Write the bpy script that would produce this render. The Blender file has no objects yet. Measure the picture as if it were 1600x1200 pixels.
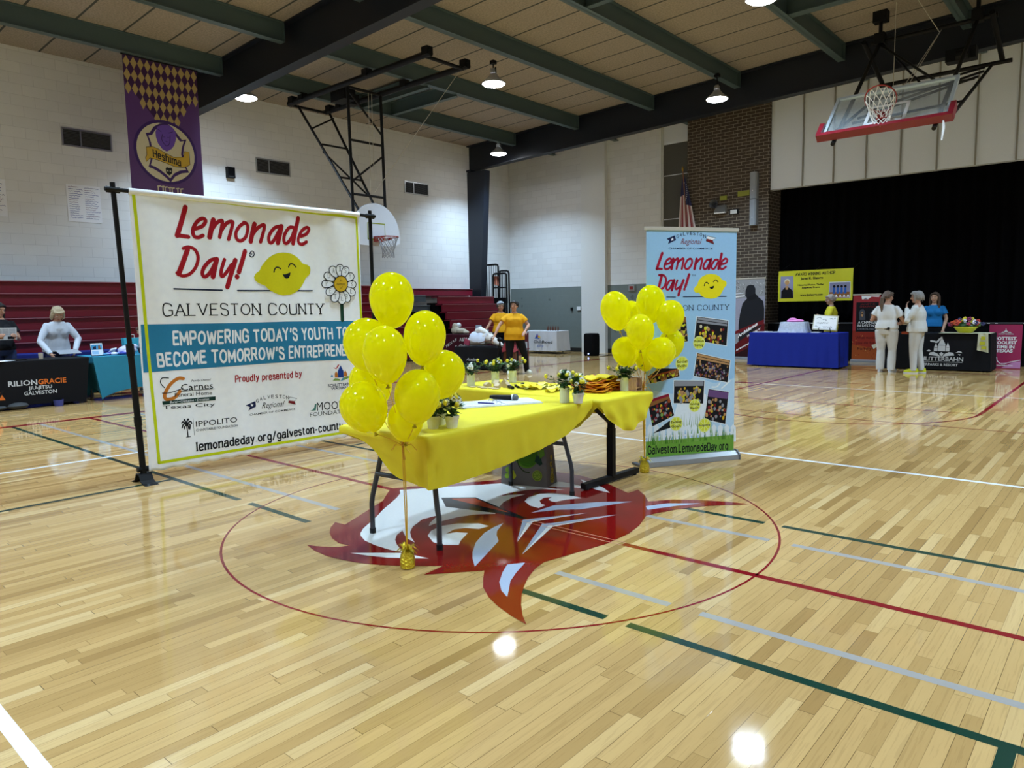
import bpy, math, random
from mathutils import Vector, Matrix, noise
from mathutils.geometry import tessellate_polygon

# ---------------------------------------------------------------- camera, light, exposure
sc = bpy.context.scene
sc.view_settings.view_transform = 'Standard'
sc.view_settings.look = 'None'
sc.view_settings.gamma = 1.0
sc.view_settings.use_curve_mapping = False
sc.view_settings.exposure = 0.85
YAW, PITCH, ROLL = math.radians(-41.26), math.radians(6.05), math.radians(-1.03)
f_ = Vector((math.cos(PITCH)*math.sin(YAW), math.cos(PITCH)*math.cos(YAW), -math.sin(PITCH)))
r0 = Vector((math.cos(YAW), -math.sin(YAW), 0)); u0 = r0.cross(f_)
r_ = r0*math.cos(ROLL)+u0*math.sin(ROLL); u_ = -r0*math.sin(ROLL)+u0*math.cos(ROLL)
cam = bpy.data.objects.new('camera', bpy.data.cameras.new('camera'))
sc.collection.objects.link(cam)
cam.data.sensor_width = 36.0
cam.data.lens = 1122.7/1600*36
cam.data.clip_end = 200
cam.matrix_world = Matrix(((r_.x, u_.x, -f_.x, 3.311), (r_.y, u_.y, -f_.y, -3.639), (r_.z, u_.z, -f_.z, 1.447), (0, 0, 0, 1)))
sc.camera = cam
w = bpy.data.worlds.new('world'); sc.world = w; w.use_nodes = True
w.node_tree.nodes['Background'].inputs[0].default_value = (.75, .85, 1, 1)
w.node_tree.nodes['Background'].inputs[1].default_value = .12
LAMPS = [(-11.3, 4.6), (-6.9, 7.6), (-11.3, 12.6), (-4.1, 11.9), (-1.25, 7.4), (-7.6, .55), (-2.6, 1.6), (2.9, 7.6), (3.6, 11.9), (3.2, 1.6),
         (-11.0, -3.2), (-6.0, -4.0), (-.5, -4.5), (4.6, -4.5), (7.6, 4.2), (8.6, 11.5), (-3.5, -9.5), (3.0, -9.5), (-9.0, -10)]
LAMP_Z = 5.98
for lx, ly in LAMPS:
    ld = bpy.data.lights.new('high_bay_light', 'AREA'); ld.shape = 'DISK'; ld.size = .42
    ld.energy = 175; ld.color = (.56, .78, 1.0); ld.spread = math.radians(122)
    lo = bpy.data.objects.new('high_bay_light', ld); lo.location = (lx, ly, LAMP_Z-.03); sc.collection.objects.link(lo)

# ---------------------------------------------------------------- helpers
C = sc.collection
rnd = random.Random(7)
WM = {}
def lin(h):
    if not isinstance(h, str): return h
    out = []
    for i in (0, 2, 4):
        c = int(h[i:i+2], 16)/255
        out.append(c/12.92 if c <= .04045 else ((c+.055)/1.055)**2.4)
    return tuple(out)
MATS = {}
def mat(name, col='808080', rough=.6, metal=0.0, spec=.5, emit=None, es=0, bump=0, bscale=60, alpha=1, trans=0, sss=0, vary=0):
    if name in MATS: return MATS[name]
    m = bpy.data.materials.new(name); m.use_nodes = True; nt = m.node_tree
    b = nt.nodes['Principled BSDF']; c = lin(col)
    b.inputs['Base Color'].default_value = (*c, 1); b.inputs['Roughness'].default_value = rough
    b.inputs['Metallic'].default_value = metal; b.inputs['Specular IOR Level'].default_value = spec
    if emit: b.inputs['Emission Color'].default_value = (*lin(emit), 1); b.inputs['Emission Strength'].default_value = es
    if trans: b.inputs['Transmission Weight'].default_value = trans
    tc = nt.nodes.new('ShaderNodeTexCoord')
    nz = nt.nodes.new('ShaderNodeTexNoise'); nz.inputs['Scale'].default_value = bscale; nz.inputs['Detail'].default_value = 3
    nt.links.new(tc.outputs['Object'], nz.inputs['Vector'])
    if bump:
        bp = nt.nodes.new('ShaderNodeBump'); bp.inputs['Strength'].default_value = bump; bp.inputs['Distance'].default_value = .02
        nt.links.new(nz.outputs['Fac'], bp.inputs['Height']); nt.links.new(bp.outputs['Normal'], b.inputs['Normal'])
    v = vary or .06
    mx = nt.nodes.new('ShaderNodeMix'); mx.data_type = 'RGBA'
    mx.inputs['A'].default_value = (*[x*(1-v) for x in c], 1); mx.inputs['B'].default_value = (*[min(1, x*(1+v)) for x in c], 1)
    nt.links.new(nz.outputs['Fac'], mx.inputs['Factor']); nt.links.new(mx.outputs['Result'], b.inputs['Base Color'])
    MATS[name] = m
    return m

class M:
    def __init__(s): s.v = []; s.f = []; s.mi = []
    def add(s, vs, fs, mi=0):
        o = len(s.v); s.v += [tuple(v) for v in vs]
        for f in fs: s.f.append([i+o for i in f]); s.mi.append(mi)
        return s
    def box(s, c, d, mi=0, rot=None):
        c = Vector(c); h = Vector(d)/2
        vs = [Vector((x*h.x, y*h.y, z*h.z)) for x in (-1, 1) for y in (-1, 1) for z in (-1, 1)]
        if rot is not None: vs = [rot @ v for v in vs]
        return s.add([v+c for v in vs], [(0, 1, 3, 2), (4, 6, 7, 5), (0, 4, 5, 1), (2, 3, 7, 6), (0, 2, 6, 4), (1, 5, 7, 3)], mi)
    def bar(s, p0, p1, w, h, mi=0, up=(0, 0, 1)):
        p0 = Vector(p0); p1 = Vector(p1); d = (p1-p0); L = d.length; d.normalize()
        up = Vector(up); x = d.cross(up)
        if x.length < 1e-4: x = d.cross(Vector((1, 0, 0)))
        x.normalize(); z = x.cross(d)
        R = Matrix((x, d, z)).transposed()
        return s.box((p0+p1)/2, (w, L, h), mi, R)
    def loft(s, rings, mi=0, cap=True, close=True):
        n = len(rings[0]); vs = [p for r in rings for p in r]; fs = []
        for i in range(len(rings)-1):
            for j in range(n if close else n-1):
                k = (j+1) % n
                fs.append((i*n+j, i*n+k, (i+1)*n+k, (i+1)*n+j))
        if cap: fs.append(tuple(range(n-1, -1, -1))); fs.append(tuple((len(rings)-1)*n+j for j in range(n)))
        return s.add(vs, fs, mi)
    def tube(s, pts, r, n=8, mi=0, cap=True, flat=None):
        pts = [Vector(p) for p in pts]; rs = r if isinstance(r, (list, tuple)) else [r]*len(pts)
        t = (pts[1]-pts[0]).normalized(); a = t.orthogonal().normalized(); rings = []
        for i, p in enumerate(pts):
            t2 = (pts[min(i+1, len(pts)-1)]-pts[max(i-1, 0)])
            t2 = t2.normalized() if t2.length > 1e-9 else t
            q = t.rotation_difference(t2); a = q @ a; a = (a-a.dot(t2)*t2).normalized(); t = t2; b = t.cross(a)
            R = rs[i]
            rx, ry = R if isinstance(R, tuple) else (R, R)
            rings.append([p+a*math.cos(2*math.pi*k/n)*rx+b*math.sin(2*math.pi*k/n)*ry for k in range(n)])
        return s.loft(rings, mi, cap)
    def cyl(s, p0, p1, r, r1=None, n=12, mi=0): return s.tube([p0, p1], [r, r if r1 is None else r1], n, mi)
    def lathe(s, prof, c=(0, 0, 0), n=20, mi=0, cap=True, rot=None):
        c = Vector(c); rings = []
        for r, z in prof:
            ring = [Vector((r*math.cos(2*math.pi*k/n), r*math.sin(2*math.pi*k/n), z)) for k in range(n)]
            if rot is not None: ring = [rot @ p for p in ring]
            rings.append([p+c for p in ring])
        return s.loft(rings, mi, cap)
    def ell(s, c, r, nu=16, nv=10, mi=0, rot=None):
        if not isinstance(r, (tuple, list)): r = (r, r, r)
        c = Vector(c); rings = []
        for i in range(nv+1):
            t = math.pi*(i/nv); t = min(max(t, .04), math.pi-.04)
            ring = [Vector((r[0]*math.sin(t)*math.cos(2*math.pi*k/nu), r[1]*math.sin(t)*math.sin(2*math.pi*k/nu), -r[2]*math.cos(t))) for k in range(nu)]
            if rot is not None: ring = [rot @ p for p in ring]
            rings.append([p+c for p in ring])
        return s.loft(rings, mi)
    def poly(s, pts, mi=0):
        tr = tessellate_polygon([[Vector(p) for p in pts]])
        return s.add(pts, [tuple(t) for t in tr], mi)
    def prism(s, pts, off, mi=0):
        n = len(pts); off = Vector(off); a = [Vector(p) for p in pts]; b = [p+off for p in a]
        tr = tessellate_polygon([a])
        s.add(a+b, [tuple(t) for t in tr]+[tuple(i+n for i in reversed(t)) for t in tr]+[(i, (i+1) % n, (i+1) % n+n, i+n) for i in range(n)], mi)
        return s
    def grid(s, fn, nu, nv, mi=0):
        vs = [fn(i/nu, j/nv) for j in range(nv+1) for i in range(nu+1)]
        return s.add(vs, [(j*(nu+1)+i, j*(nu+1)+i+1, (j+1)*(nu+1)+i+1, (j+1)*(nu+1)+i) for j in range(nv) for i in range(nu)], mi)
    def mesh(s, name, mats, inv=None, smooth=True, angle=.7, fixn=True):
        me = bpy.data.meshes.new(name)
        vs = s.v if inv is None else [tuple(inv @ Vector(v)) for v in s.v]
        me.from_pydata(vs, [], s.f)
        for m in (mats if isinstance(mats, (list, tuple)) else [mats]): me.materials.append(m)
        me.polygons.foreach_set('material_index', s.mi)
        if smooth:
            me.polygons.foreach_set('use_smooth', [True]*len(s.f))
            me.set_sharp_from_angle(angle=angle)
        me.update()
        if fixn:
            import bmesh
            bm = bmesh.new(); bm.from_mesh(me); bmesh.ops.recalc_face_normals(bm, faces=bm.faces); bm.to_mesh(me); bm.free()
        return me
    def obj(s, name, mats, parent=None, world=False, label=None, **k):
        inv = WM[parent].inverted() if (world and parent is not None) else None
        o = bpy.data.objects.new(name, s.mesh(name, mats, inv, **k)); C.objects.link(o)
        if parent is not None: o.parent = parent; WM[o] = WM[parent].copy()
        else: WM[o] = Matrix()
        if label: o['label'] = label
        return o
    def one(s, name, label, cat, mats, loc, group=None, rz=0, world=True, kind=None, **k):
        """a thing that is a single mesh; geometry given in world coordinates unless world=False"""
        T = Matrix.Translation(loc) @ Matrix.Rotation(rz, 4, 'Z')
        o = bpy.data.objects.new(name, s.mesh(name, mats, T.inverted() if world else None, **k)); C.objects.link(o)
        o.location = loc; o.rotation_euler = (0, 0, rz); WM[o] = T
        tag(o, label, cat, group, kind)
        return o
def tag(o, label, cat, group=None, kind=None):
    o['label'] = label; o['category'] = cat
    if group: o['group'] = group
    if kind: o['kind'] = kind
    return o
def thing(name, label, cat, loc=(0, 0, 0), rz=0, group=None, kind=None):
    o = bpy.data.objects.new(name, None); C.objects.link(o); o.empty_display_size = .1
    o.location = loc; o.rotation_euler = (0, 0, rz)
    WM[o] = Matrix.Translation(loc) @ Matrix.Rotation(rz, 4, 'Z')
    return tag(o, label, cat, group, kind)
def dup(root, loc, rz, label, group=None):
    r = root.copy(); C.objects.link(r); r.location = loc; r.rotation_euler = (0, 0, rz); r['label'] = label
    if group: r['group'] = group
    for ch in list(root.children):
        c = ch.copy(); C.objects.link(c); c.parent = r
        for g in ch.children:
            d = g.copy(); C.objects.link(d); d.parent = c
    return r
def struct(m, name, label, cat, mats, **k):
    return m.one(name, label, cat, mats, (0, 0, 0), kind='structure', **k)
def hexes(*a): return [mat('paint_'+h, h, .75) for h in a]

# ---------------------------------------------------------------- printed artwork (flat inks on a panel)
INK = dict(red='9e1512', white='dfe1e0', grey='a7b3cc', black='15181c', orange='a8411f', teal='2b7fa8', lime='cbd714', crim='a50f1d', navy='1c2740', lemon='d8cf12', ink='14171c',
           fab='f4f6fb', stem='17402f', gold='d8b024', orangeb='c8762a', dkgreen='12342c', navy2='16204a', dred='7c1a20', sage='4d8378', blue='1d3f8f', red2='b3202a', leaf='7fa552', skyb='3f8fc0',
           dred2='7c1f2c', crim2='a81335', lemon2='f0e01c', maroon='8a1330', paleY='e2e88c', ylw='d8dc3c', pick='e4ecf4', purp2='3d2468', cream='cfc8ae', purp3='6a4bb0', gold2='c9a63a', grass='6fa03a', grass2='4b7f25', sky='9cc6ea', sky2='b9d6ee',
           mag='a81f55', wht='f2f2f2', orj='d9702a', slv='c9cacc', pk='c888b8', chry='d8d23a', dk='141318', brn='8a5a2e', dkred='5c1014', gry='8d8f98', lav='8a8aa6', yel='d6cf2e', btn='2c5aa8', tan='b98d5e', rust='96461c', ppl='6a4a7a')
GL = {}
def _g(s):
    for line in s.strip().split('\n'):
        k, w_, body = line.split(' ', 2); st = []
        for part in body.split('|'):
            kind = part[0] if part[0] in '~o' else '-'
            p = [tuple(float(q) for q in xy.split(',')) for xy in part.lstrip('~o').split()]
            st.append((kind, p))
        GL[k] = (float(w_), st)
_g("""A 6.4 0,0 3.2,10|3.2,10 6.4,0|1.2,3.4 5.2,3.4
B 5.6 0,0 0,10|~0,10 3.5,10 5,9.8 5,5.4 3.5,5.2 0,5.2|~0,5.2 3.8,5.2 5.6,5 5.6,.2 3.8,0 0,0
C 6.2 ~6.2,7.8 5.4,10 0,10.8 0,-.8 5.4,0 6.2,2.2
D 6 0,0 0,10|~0,10 3,10 6,9.8 6,.2 3,0 0,0
E 5 0,10 5,10|0,10 0,0|0,0 5,0|0,5.2 4,5.2
F 5 0,10 5,10|0,10 0,0|0,5.2 4,5.2
G 6.4 ~6.2,7.8 5.4,10 0,10.8 0,-.8 5.6,0 6.4,1.5|6.4,0.8 6.4,4.6|6.4,4.6 3.8,4.6
H 6 0,0 0,10|6,0 6,10|0,5.2 6,5.2
I 1 .5,0 .5,10
J 4.4 ~4,10 4,2 3.5,0 .5,0 0,2
K 5.6 0,0 0,10|5.4,10 0,4|1.8,6 5.6,0
L 4.8 0,10 0,0|0,0 4.8,0
M 7.4 0,0 0,10|0,10 3.7,2.5|3.7,2.5 7.4,10|7.4,10 7.4,0
N 6 0,0 0,10|0,10 6,0|6,0 6,10
O 6.8 o3.4,5 3.4,5
P 5.4 0,0 0,10|~0,10 3.5,10 5.4,9.8 5.4,4.8 3.5,4.6 0,4.6
Q 6.8 o3.4,5 3.4,5|4,2 7,-1
R 5.6 0,0 0,10|~0,10 3.5,10 5.4,9.8 5.4,5 3.5,4.8 0,4.8|2.8,4.8 5.6,0
S 5.2 ~5,8.2 4.4,10 0,10.6 -.2,5.8 5.4,4.6 5.2,-.8 .6,0 0,2
T 6 0,10 6,10|3,10 3,0
U 6 ~0,10 0,2 .4,-.3 5.6,-.3 6,2 6,10
V 6.2 0,10 3.1,0|3.1,0 6.2,10
W 8.8 0,10 2.2,0|2.2,0 4.4,9|4.4,9 6.6,0|6.6,0 8.8,10
X 6 0,0 6,10|0,10 6,0
Y 6 0,10 3,5|6,10 3,5|3,5 3,0
Z 5.6 0,10 5.6,10|5.6,10 0,0|0,0 5.6,0
a 4.8 ~.6,5.6 1.2,7 4.6,7.6 4.6,4|4.6,4.5 4.6,0|~4.6,4 1.5,4.2 -.2,3.8 -.2,-.4 3,-.6 4.6,2
b 5 0,0 0,10|o2.6,3.5 2.6,3.5
c 4.6 ~4.6,5.2 4,7 0,7.6 0,-.6 4,0 4.7,1.6
d 5 o2.5,3.5 2.5,3.5|5,10 5,0
e 4.8 .1,3.8 4.7,3.8|~4.7,3.8 4.7,7 2.6,7.4 0,7.2 0,-.6 4,-.2 4.6,1.4
g 5 o2.5,3.5 2.5,3.5|~5,7 5,-2 4.5,-3.6 1,-3.4 .3,-2
h 4.8 0,0 0,10|~0,4.6 1,7 4.8,7.6 4.8,4|4.8,4.4 4.8,0
i 1 .5,0 .5,7|.5,9 .5,9.6
l 1 .5,10 .5,0
m 7.6 0,7 0,0|~0,4.6 1,7 3.8,7.6 3.8,4|3.8,4.4 3.8,0|~3.8,4.6 4.8,7 7.6,7.6 7.6,4|7.6,4.4 7.6,0
n 4.8 0,7 0,0|~0,4.6 1,7 4.8,7.6 4.8,4|4.8,4.4 4.8,0
o 5 o2.5,3.5 2.5,3.5
p 5 0,7 0,-3|o2.6,3.5 2.6,3.5
r 3.4 0,7 0,0|~0,4 .6,7 2,7.2 3.4,6.6
s 4 ~3.8,5.6 3.2,7 0,7.4 -.2,4.2 4.2,3.2 4,-.6 .6,0 0,1.4
t 3.2 ~1.2,9.4 1.2,1 1.6,-.1 3.2,.3|0,7 3,7
u 4.8 ~0,7 0,1 .4,-.3 3.8,-.3 4.8,2.5|4.8,7 4.8,0
v 4.8 0,7 2.4,0|2.4,0 4.8,7
w 7 0,7 1.8,0|1.8,0 3.5,6.6|3.5,6.6 5.2,0|5.2,0 7,7
y 4.8 0,7 2.6,.4|~4.8,7 2.4,0 1.4,-3 .2,-2.8
' 1.2 1,10.4 .6,7.8
. 1 .5,.1 .5,.9
! 1 .5,10 .5,3|.5,.1 .5,.9
, 1 .6,.8 .1,-1.2
- 3.4 0,3.6 3.4,3.6
/ 4.4 0,-1.5 4.4,10.6
& 6.4 ~6,0 1,8 1.6,10 3.6,10 4,7.6 0,4 0,0 3,-.6 5.6,4.4""")
def chaikin(p, n=2, closed=False):
    for _ in range(n):
        q = [] if closed else [p[0]]
        for i in range(len(p) if closed else len(p)-1):
            a, b = p[i], p[(i+1) % len(p)]
            q += [(a[0]*.75+b[0]*.25, a[1]*.75+b[1]*.25), (a[0]*.25+b[0]*.75, a[1]*.25+b[1]*.75)]
        if not closed: q.append(p[-1])
        p = q
    return p
def catmull(p, n=4):
    out = []
    for i in range(len(p)-1):
        a, b, c, d = p[max(i-1, 0)], p[i], p[i+1], p[min(i+2, len(p)-1)]
        for k in range(n):
            t = k/n
            out.append(tuple(.5*(2*b[j]+(c[j]-a[j])*t+(2*a[j]-5*b[j]+4*c[j]-d[j])*t*t+(3*b[j]-a[j]-3*c[j]+d[j])*t**3) for j in (0, 1)))
    return out+[p[-1]]
def ribbon(pts, w, closed=False, round_=True):
    """flat ribbon in 2-D -> (verts, faces)"""
    n = len(pts); L, R = [], []
    for i in range(n):
        a = pts[(i-1) % n] if closed or i else pts[i]; b = pts[(i+1) % n] if closed or i < n-1 else pts[i]
        dx, dy = b[0]-a[0], b[1]-a[1]; l = math.hypot(dx, dy) or 1
        L.append((pts[i][0]-dy/l*w/2, pts[i][1]+dx/l*w/2)); R.append((pts[i][0]+dy/l*w/2, pts[i][1]-dx/l*w/2))
    vs = L+R; fs = [(i, (i+1) % n, (i+1) % n+n, i+n) for i in range(n if closed else n-1)]
    if round_ and not closed:
        for e in (0, n-1):
            o = len(vs); vs += [(pts[e][0]+w/2*math.cos(t*math.pi/4), pts[e][1]+w/2*math.sin(t*math.pi/4)) for t in range(8)]; fs.append(tuple(range(o, o+8)))
    return vs, fs
FCACHE = {}
def font_text(txt, bold=0, shear=0):
    k = (txt, bold, shear)
    if k not in FCACHE:
        cu = bpy.data.curves.new('t', 'FONT'); cu.body = txt; cu.size = 1; cu.offset = bold; cu.shear = shear; cu.resolution_u = 2
        ob = bpy.data.objects.new('t', cu); me = ob.to_mesh()
        FCACHE[k] = ([tuple(v.co[:2]) for v in me.vertices], [tuple(p.vertices) for p in me.polygons])
        ob.to_mesh_clear(); bpy.data.objects.remove(ob); bpy.data.curves.remove(cu)
    return FCACHE[k]
def stroke_text(txt, wt, serif, jit=0, gap=2.2, space=4.5):
    vs, fs = [], []; x = 0; R = random.Random(len(txt))
    def put(a):
        o = len(vs); vs.extend(a[0]); fs.extend([tuple(i+o for i in f) for f in a[1]])
    for ch in txt:
        if ch == ' ': x += space; continue
        if ch == '\u2019': ch = "'"
        w_, st = GL.get(ch) or GL['o']
        dy = R.uniform(-1, 1)*jit; sk = R.uniform(-.12, .12)*jit; sy = 1+R.uniform(-.06, .06)*jit
        for kind, p in st:
            if kind == 'o':
                (cx, cy), (rx, ry) = p
                p = [(cx+rx*math.cos(t*math.pi/8), cy+ry*math.sin(t*math.pi/8)) for t in range(16)]
            elif kind == '~': p = chaikin(p, 3)
            p = [(x+a+sk*b, b*sy+dy) for a, b in p]
            put(ribbon(p, wt, kind == 'o', not serif))
            if serif and kind == '-' and len(p) == 2 and (abs(p[0][0]-p[1][0]) < .1 or ch in 'AVWvwyYXKk'):
                for q in p:
                    if min(abs(q[1]-z) for z in (0, 10, 7, -3)) < .05 and not (ch in 'ETFLBDPRGZbpau' and (q[1] in (10, 0) and kind == '-' and ch in 'EFT' and q[1] == 10)) and not (ch in 'AMVWvw' and (q[0]-x) not in (0, w_)):
                        put(ribbon([(q[0]-1.25, q[1]), (q[0]+1.25, q[1])], wt*.9, False, False))
        x += w_+gap
    return vs, fs
def text2d(txt, x0, y0, x1, y1, h, style):
    if style == 'l': vs, fs = stroke_text(txt, .95, True)
    elif style == 'B': vs, fs = stroke_text(txt, 2.0, True, 0, 2.7)
    elif style == 'h': vs, fs = stroke_text(txt, 2.1, False, .5, 2.9)
    else:
        bold = {'b': .02, 's': 0, 'i': 0, 't': .005, 'c': 0, 'k': .035}.get(style, 0); sh = {'i': .3, 'c': .45}.get(style, 0)
        vs, fs = font_text(txt, bold, sh)
    xs = [v[0] for v in vs]; mn, mx = min(xs), max(xs)
    capu = 10 if style in 'lBh' else .73
    dx, dy = x1-x0, y1-y0
    out = [(x0+dx*(v[0]-mn)/(mx-mn), y0+dy*(v[0]-mn)/(mx-mn)+v[1]/capu*h) for v in vs]
    return out, fs
def refine(vs, fs, L):
    vs = list(vs); out = []; st = []
    for f in fs: st += [(f[0], f[i], f[i+1]) for i in range(1, len(f)-1)]
    while st:
        a, b, c = st.pop(); P = [vs[i] for i in (a, b, c)]
        d = [math.hypot(P[i][0]-P[(i+1) % 3][0], P[i][1]-P[(i+1) % 3][1]) for i in range(3)]
        m = max(d)
        if m <= L: out.append((a, b, c)); continue
        i = d.index(m); t = (a, b, c); p, q, r = t[i], t[(i+1) % 3], t[(i+2) % 3]
        vs.append(((vs[p][0]+vs[q][0])/2, (vs[p][1]+vs[q][1])/2)); k = len(vs)-1
        st += [(p, k, r), (k, q, r)]
    return vs, out
def tri2d(pts):
    return pts, [tuple(t) for t in tessellate_polygon([[Vector((p[0], p[1], 0)) for p in pts]])]
def ink(n):
    return mat('ink_'+n, INK.get(n, n), .7, spec=.2)
def artwork(els, fn, name, parent, base=.0015, step=2e-4, L=None, matfn=ink):
    """els in millimetres on the panel; fn(u, v, off) -> local xyz"""
    m = M(); names = []; boxes = []
    top = [0]
    def put(col, vs, fs, lv=None):
        if col not in names: names.append(col)
        xs = [v[0] for v in vs]; ys = [v[1] for v in vs]; bx = (min(xs), max(xs), min(ys), max(ys))
        if lv is None: k = max([b[4]+(b[5] != col) for b in boxes if b[0] < bx[1] and b[1] > bx[0] and b[2] < bx[3] and b[3] > bx[2]], default=0)
        else: k = lv
        boxes.append((*bx, k, col))
        if lv is None: top[0] = k
        if L: vs, fs = refine(vs, fs, L*1000)
        m.add([fn(a/1000, b/1000, base+k*step) for a, b in vs], fs, names.index(col))
    def mm(p): return [(float(a), float(b)) for a, b in p]
    for e in els:
        if e[0] == 'P': put(e[1], *tri2d(mm(e[2])))
        elif e[0] == 'S':
            p = mm(e[4]); put(e[1], *ribbon(catmull(p) if e[3] and len(p) > 2 else p, e[2]))
        elif e[0] == 'C': put(e[1], *tri2d([(e[2]+e[4]*math.cos(t*math.pi/16), e[3]+e[4]*math.sin(t*math.pi/16)) for t in range(32)]))
        elif e[0] == 'T': put(e[1], *text2d(*e[2:]))
        elif e[0] == 'G':   # segmented citrus slice
            for t in range(8):
                a0 = t*math.pi/4+.08; a1 = (t+1)*math.pi/4-.08; r = e[4]*.82
                put(e[1], *tri2d([(e[2]+r*.12*math.cos((a0+a1)/2), e[3]+r*.12*math.sin((a0+a1)/2)), (e[2]+r*math.cos(a0), e[3]+r*math.sin(a0)), (e[2]+r*1.06*math.cos((a0+a1)/2), e[3]+r*1.06*math.sin((a0+a1)/2)), (e[2]+r*math.cos(a1), e[3]+r*math.sin(a1))]))
        elif e[0] == 'F':   # snapshot: dark picture full of small figures
            R = random.Random(e[1]*13); q = mm(e[2]); q4 = q if len(q) == 4 else [q[0], q[2], q[3], q[4]]
            cx = sum(p[0] for p in q)/len(q); cy = sum(p[1] for p in q)/len(q)
            put('pick', *tri2d([(cx+(p[0]-cx)*1.04, cy+(p[1]-cy)*1.05) for p in q])); put('dk', *tri2d(q)); lvl = top[0]
            def at(s, t):
                a = [q4[0][j]*(1-s)+q4[1][j]*s for j in (0, 1)]; b = [q4[3][j]*(1-s)+q4[2][j]*s for j in (0, 1)]
                return [a[j]*(1-t)+b[j]*t for j in (0, 1)]
            put({1: 'gry', 2: 'brn', 3: 'tan', 4: 'rust', 5: 'gry', 6: 'brn', 7: 'ppl'}[e[1]], *tri2d([at(0.02, .02), at(.98, .02), at(.98, .22), at(.02, .25)]), lvl+1)
            if e[1] in (1, 3): put('dk', *ribbon([at(.03, .13), at(.97, .13)], 6), lvl+2)
            pal = {1: ['cream', 'gold', 'dred', 'yel', 'tan'], 2: ['tan', 'yel', 'dk'], 3: ['ppl', 'dred', 'brn', 'gry', 'dk', 'tan'], 4: ['yel', 'tan', 'brn'], 5: ['yel', 'gold', 'tan', 'gry'], 6: ['gold', 'rust', 'gry', 'dred', 'leaf'], 7: ['gold', 'tan', 'dred', 'gry']}[e[1]]
            for i in range({3: 130, 5: 60}.get(e[1], 36)):
                s, t = R.random(), R.uniform(.3, .95)
                if e[1] in (1, 5): s = .5+(s-.5)*.8
                x, y = at(.04+s*.92, t); r = R.uniform(5, 11)*(1 if e[1] == 3 else 1.5)
                ci = R.randrange(len(pal)); put(pal[ci], *tri2d([(x+r*math.cos(a*math.pi/4), y+r*1.25*math.sin(a*math.pi/4)) for a in range(8)]), lvl+2+ci)
    return m.obj(name, [matfn(n) for n in names], parent, fixn=False, smooth=False)

# ---------------------------------------------------------------- materials of the hall
class NT:
    def __init__(s, name, rough=.6, spec=.5):
        s.m = bpy.data.materials.new(name); s.m.use_nodes = True; s.t = s.m.node_tree; s.b = s.t.nodes['Principled BSDF']
        s.b.inputs['Roughness'].default_value = rough; s.b.inputs['Specular IOR Level'].default_value = spec
        MATS[name] = s.m
        tc = s.t.nodes.new('ShaderNodeTexCoord'); sp = s.t.nodes.new('ShaderNodeSeparateXYZ')
        s.P = tc.outputs['Object']; s.link(s.P, sp.inputs[0]); s.x, s.y, s.z = sp.outputs
    def link(s, a, b): s.t.links.new(a, b)
    def _in(s, sock, v):
        if isinstance(v, bpy.types.NodeSocket): s.link(v, sock)
        elif v is not None: sock.default_value = v
    def math(s, op, a, b=None, c=None):
        n = s.t.nodes.new('ShaderNodeMath'); n.operation = op
        for i, v in enumerate((a, b, c)): s._in(n.inputs[i], v)
        return n.outputs[0]
    def vec(s, x=0.0, y=0.0, z=0.0):
        n = s.t.nodes.new('ShaderNodeCombineXYZ')
        for i, v in enumerate((x, y, z)): s._in(n.inputs[i], v)
        return n.outputs[0]
    def white(s, v):
        n = s.t.nodes.new('ShaderNodeTexWhiteNoise'); n.noise_dimensions = '3D'; s.link(v, n.inputs['Vector']); return n.outputs['Value']
    def noise(s, v, scale, detail=3, dist=0):
        n = s.t.nodes.new('ShaderNodeTexNoise'); n.inputs['Scale'].default_value = scale; n.inputs['Detail'].default_value = detail; n.inputs['Distortion'].default_value = dist
        s._in(n.inputs['Vector'], v); return n.outputs['Fac']
    def ramp(s, f, stops):
        n = s.t.nodes.new('ShaderNodeValToRGB'); e = n.color_ramp.elements
        while len(e) < len(stops): e.new(.5)
        for i, (p, c) in enumerate(stops): e[i].position = p; e[i].color = (*lin(c), 1)
        s.link(f, n.inputs[0]); return n.outputs[0]
    def mix(s, f, a, b, mode='MIX'):
        n = s.t.nodes.new('ShaderNodeMix'); n.data_type = 'RGBA'; n.blend_type = mode
        s._in(n.inputs['Factor'], f)
        for k, v in (('A', a), ('B', b)):
            if isinstance(v, str): v = (*lin(v), 1)
            s._in(n.inputs[k], v)
        return n.outputs['Result']
    def brick(s, v, c1, c2, mortar, w, h, ms, bias=0):
        n = s.t.nodes.new('ShaderNodeTexBrick'); s.link(v, n.inputs['Vector'])
        for k, c in (('Color1', c1), ('Color2', c2), ('Mortar', mortar)): n.inputs[k].default_value = (*lin(c), 1)
        n.inputs['Scale'].default_value = 1; n.inputs['Mortar Size'].default_value = ms; n.inputs['Brick Width'].default_value = w; n.inputs['Row Height'].default_value = h
        n.inputs['Mortar Smooth'].default_value = .3; n.inputs['Bias'].default_value = bias
        return n.outputs['Color'], n.outputs['Fac']
    def color(s, c):
        s._in(s.b.inputs['Base Color'], (*lin(c), 1) if isinstance(c, str) else c)
    def bump(s, h, st=.3, d=.01):
        n = s.t.nodes.new('ShaderNodeBump'); n.inputs['Strength'].default_value = st; n.inputs['Distance'].default_value = d
        s.link(h, n.inputs['Height']); s.link(n.outputs[0], s.b.inputs['Normal'])

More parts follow.
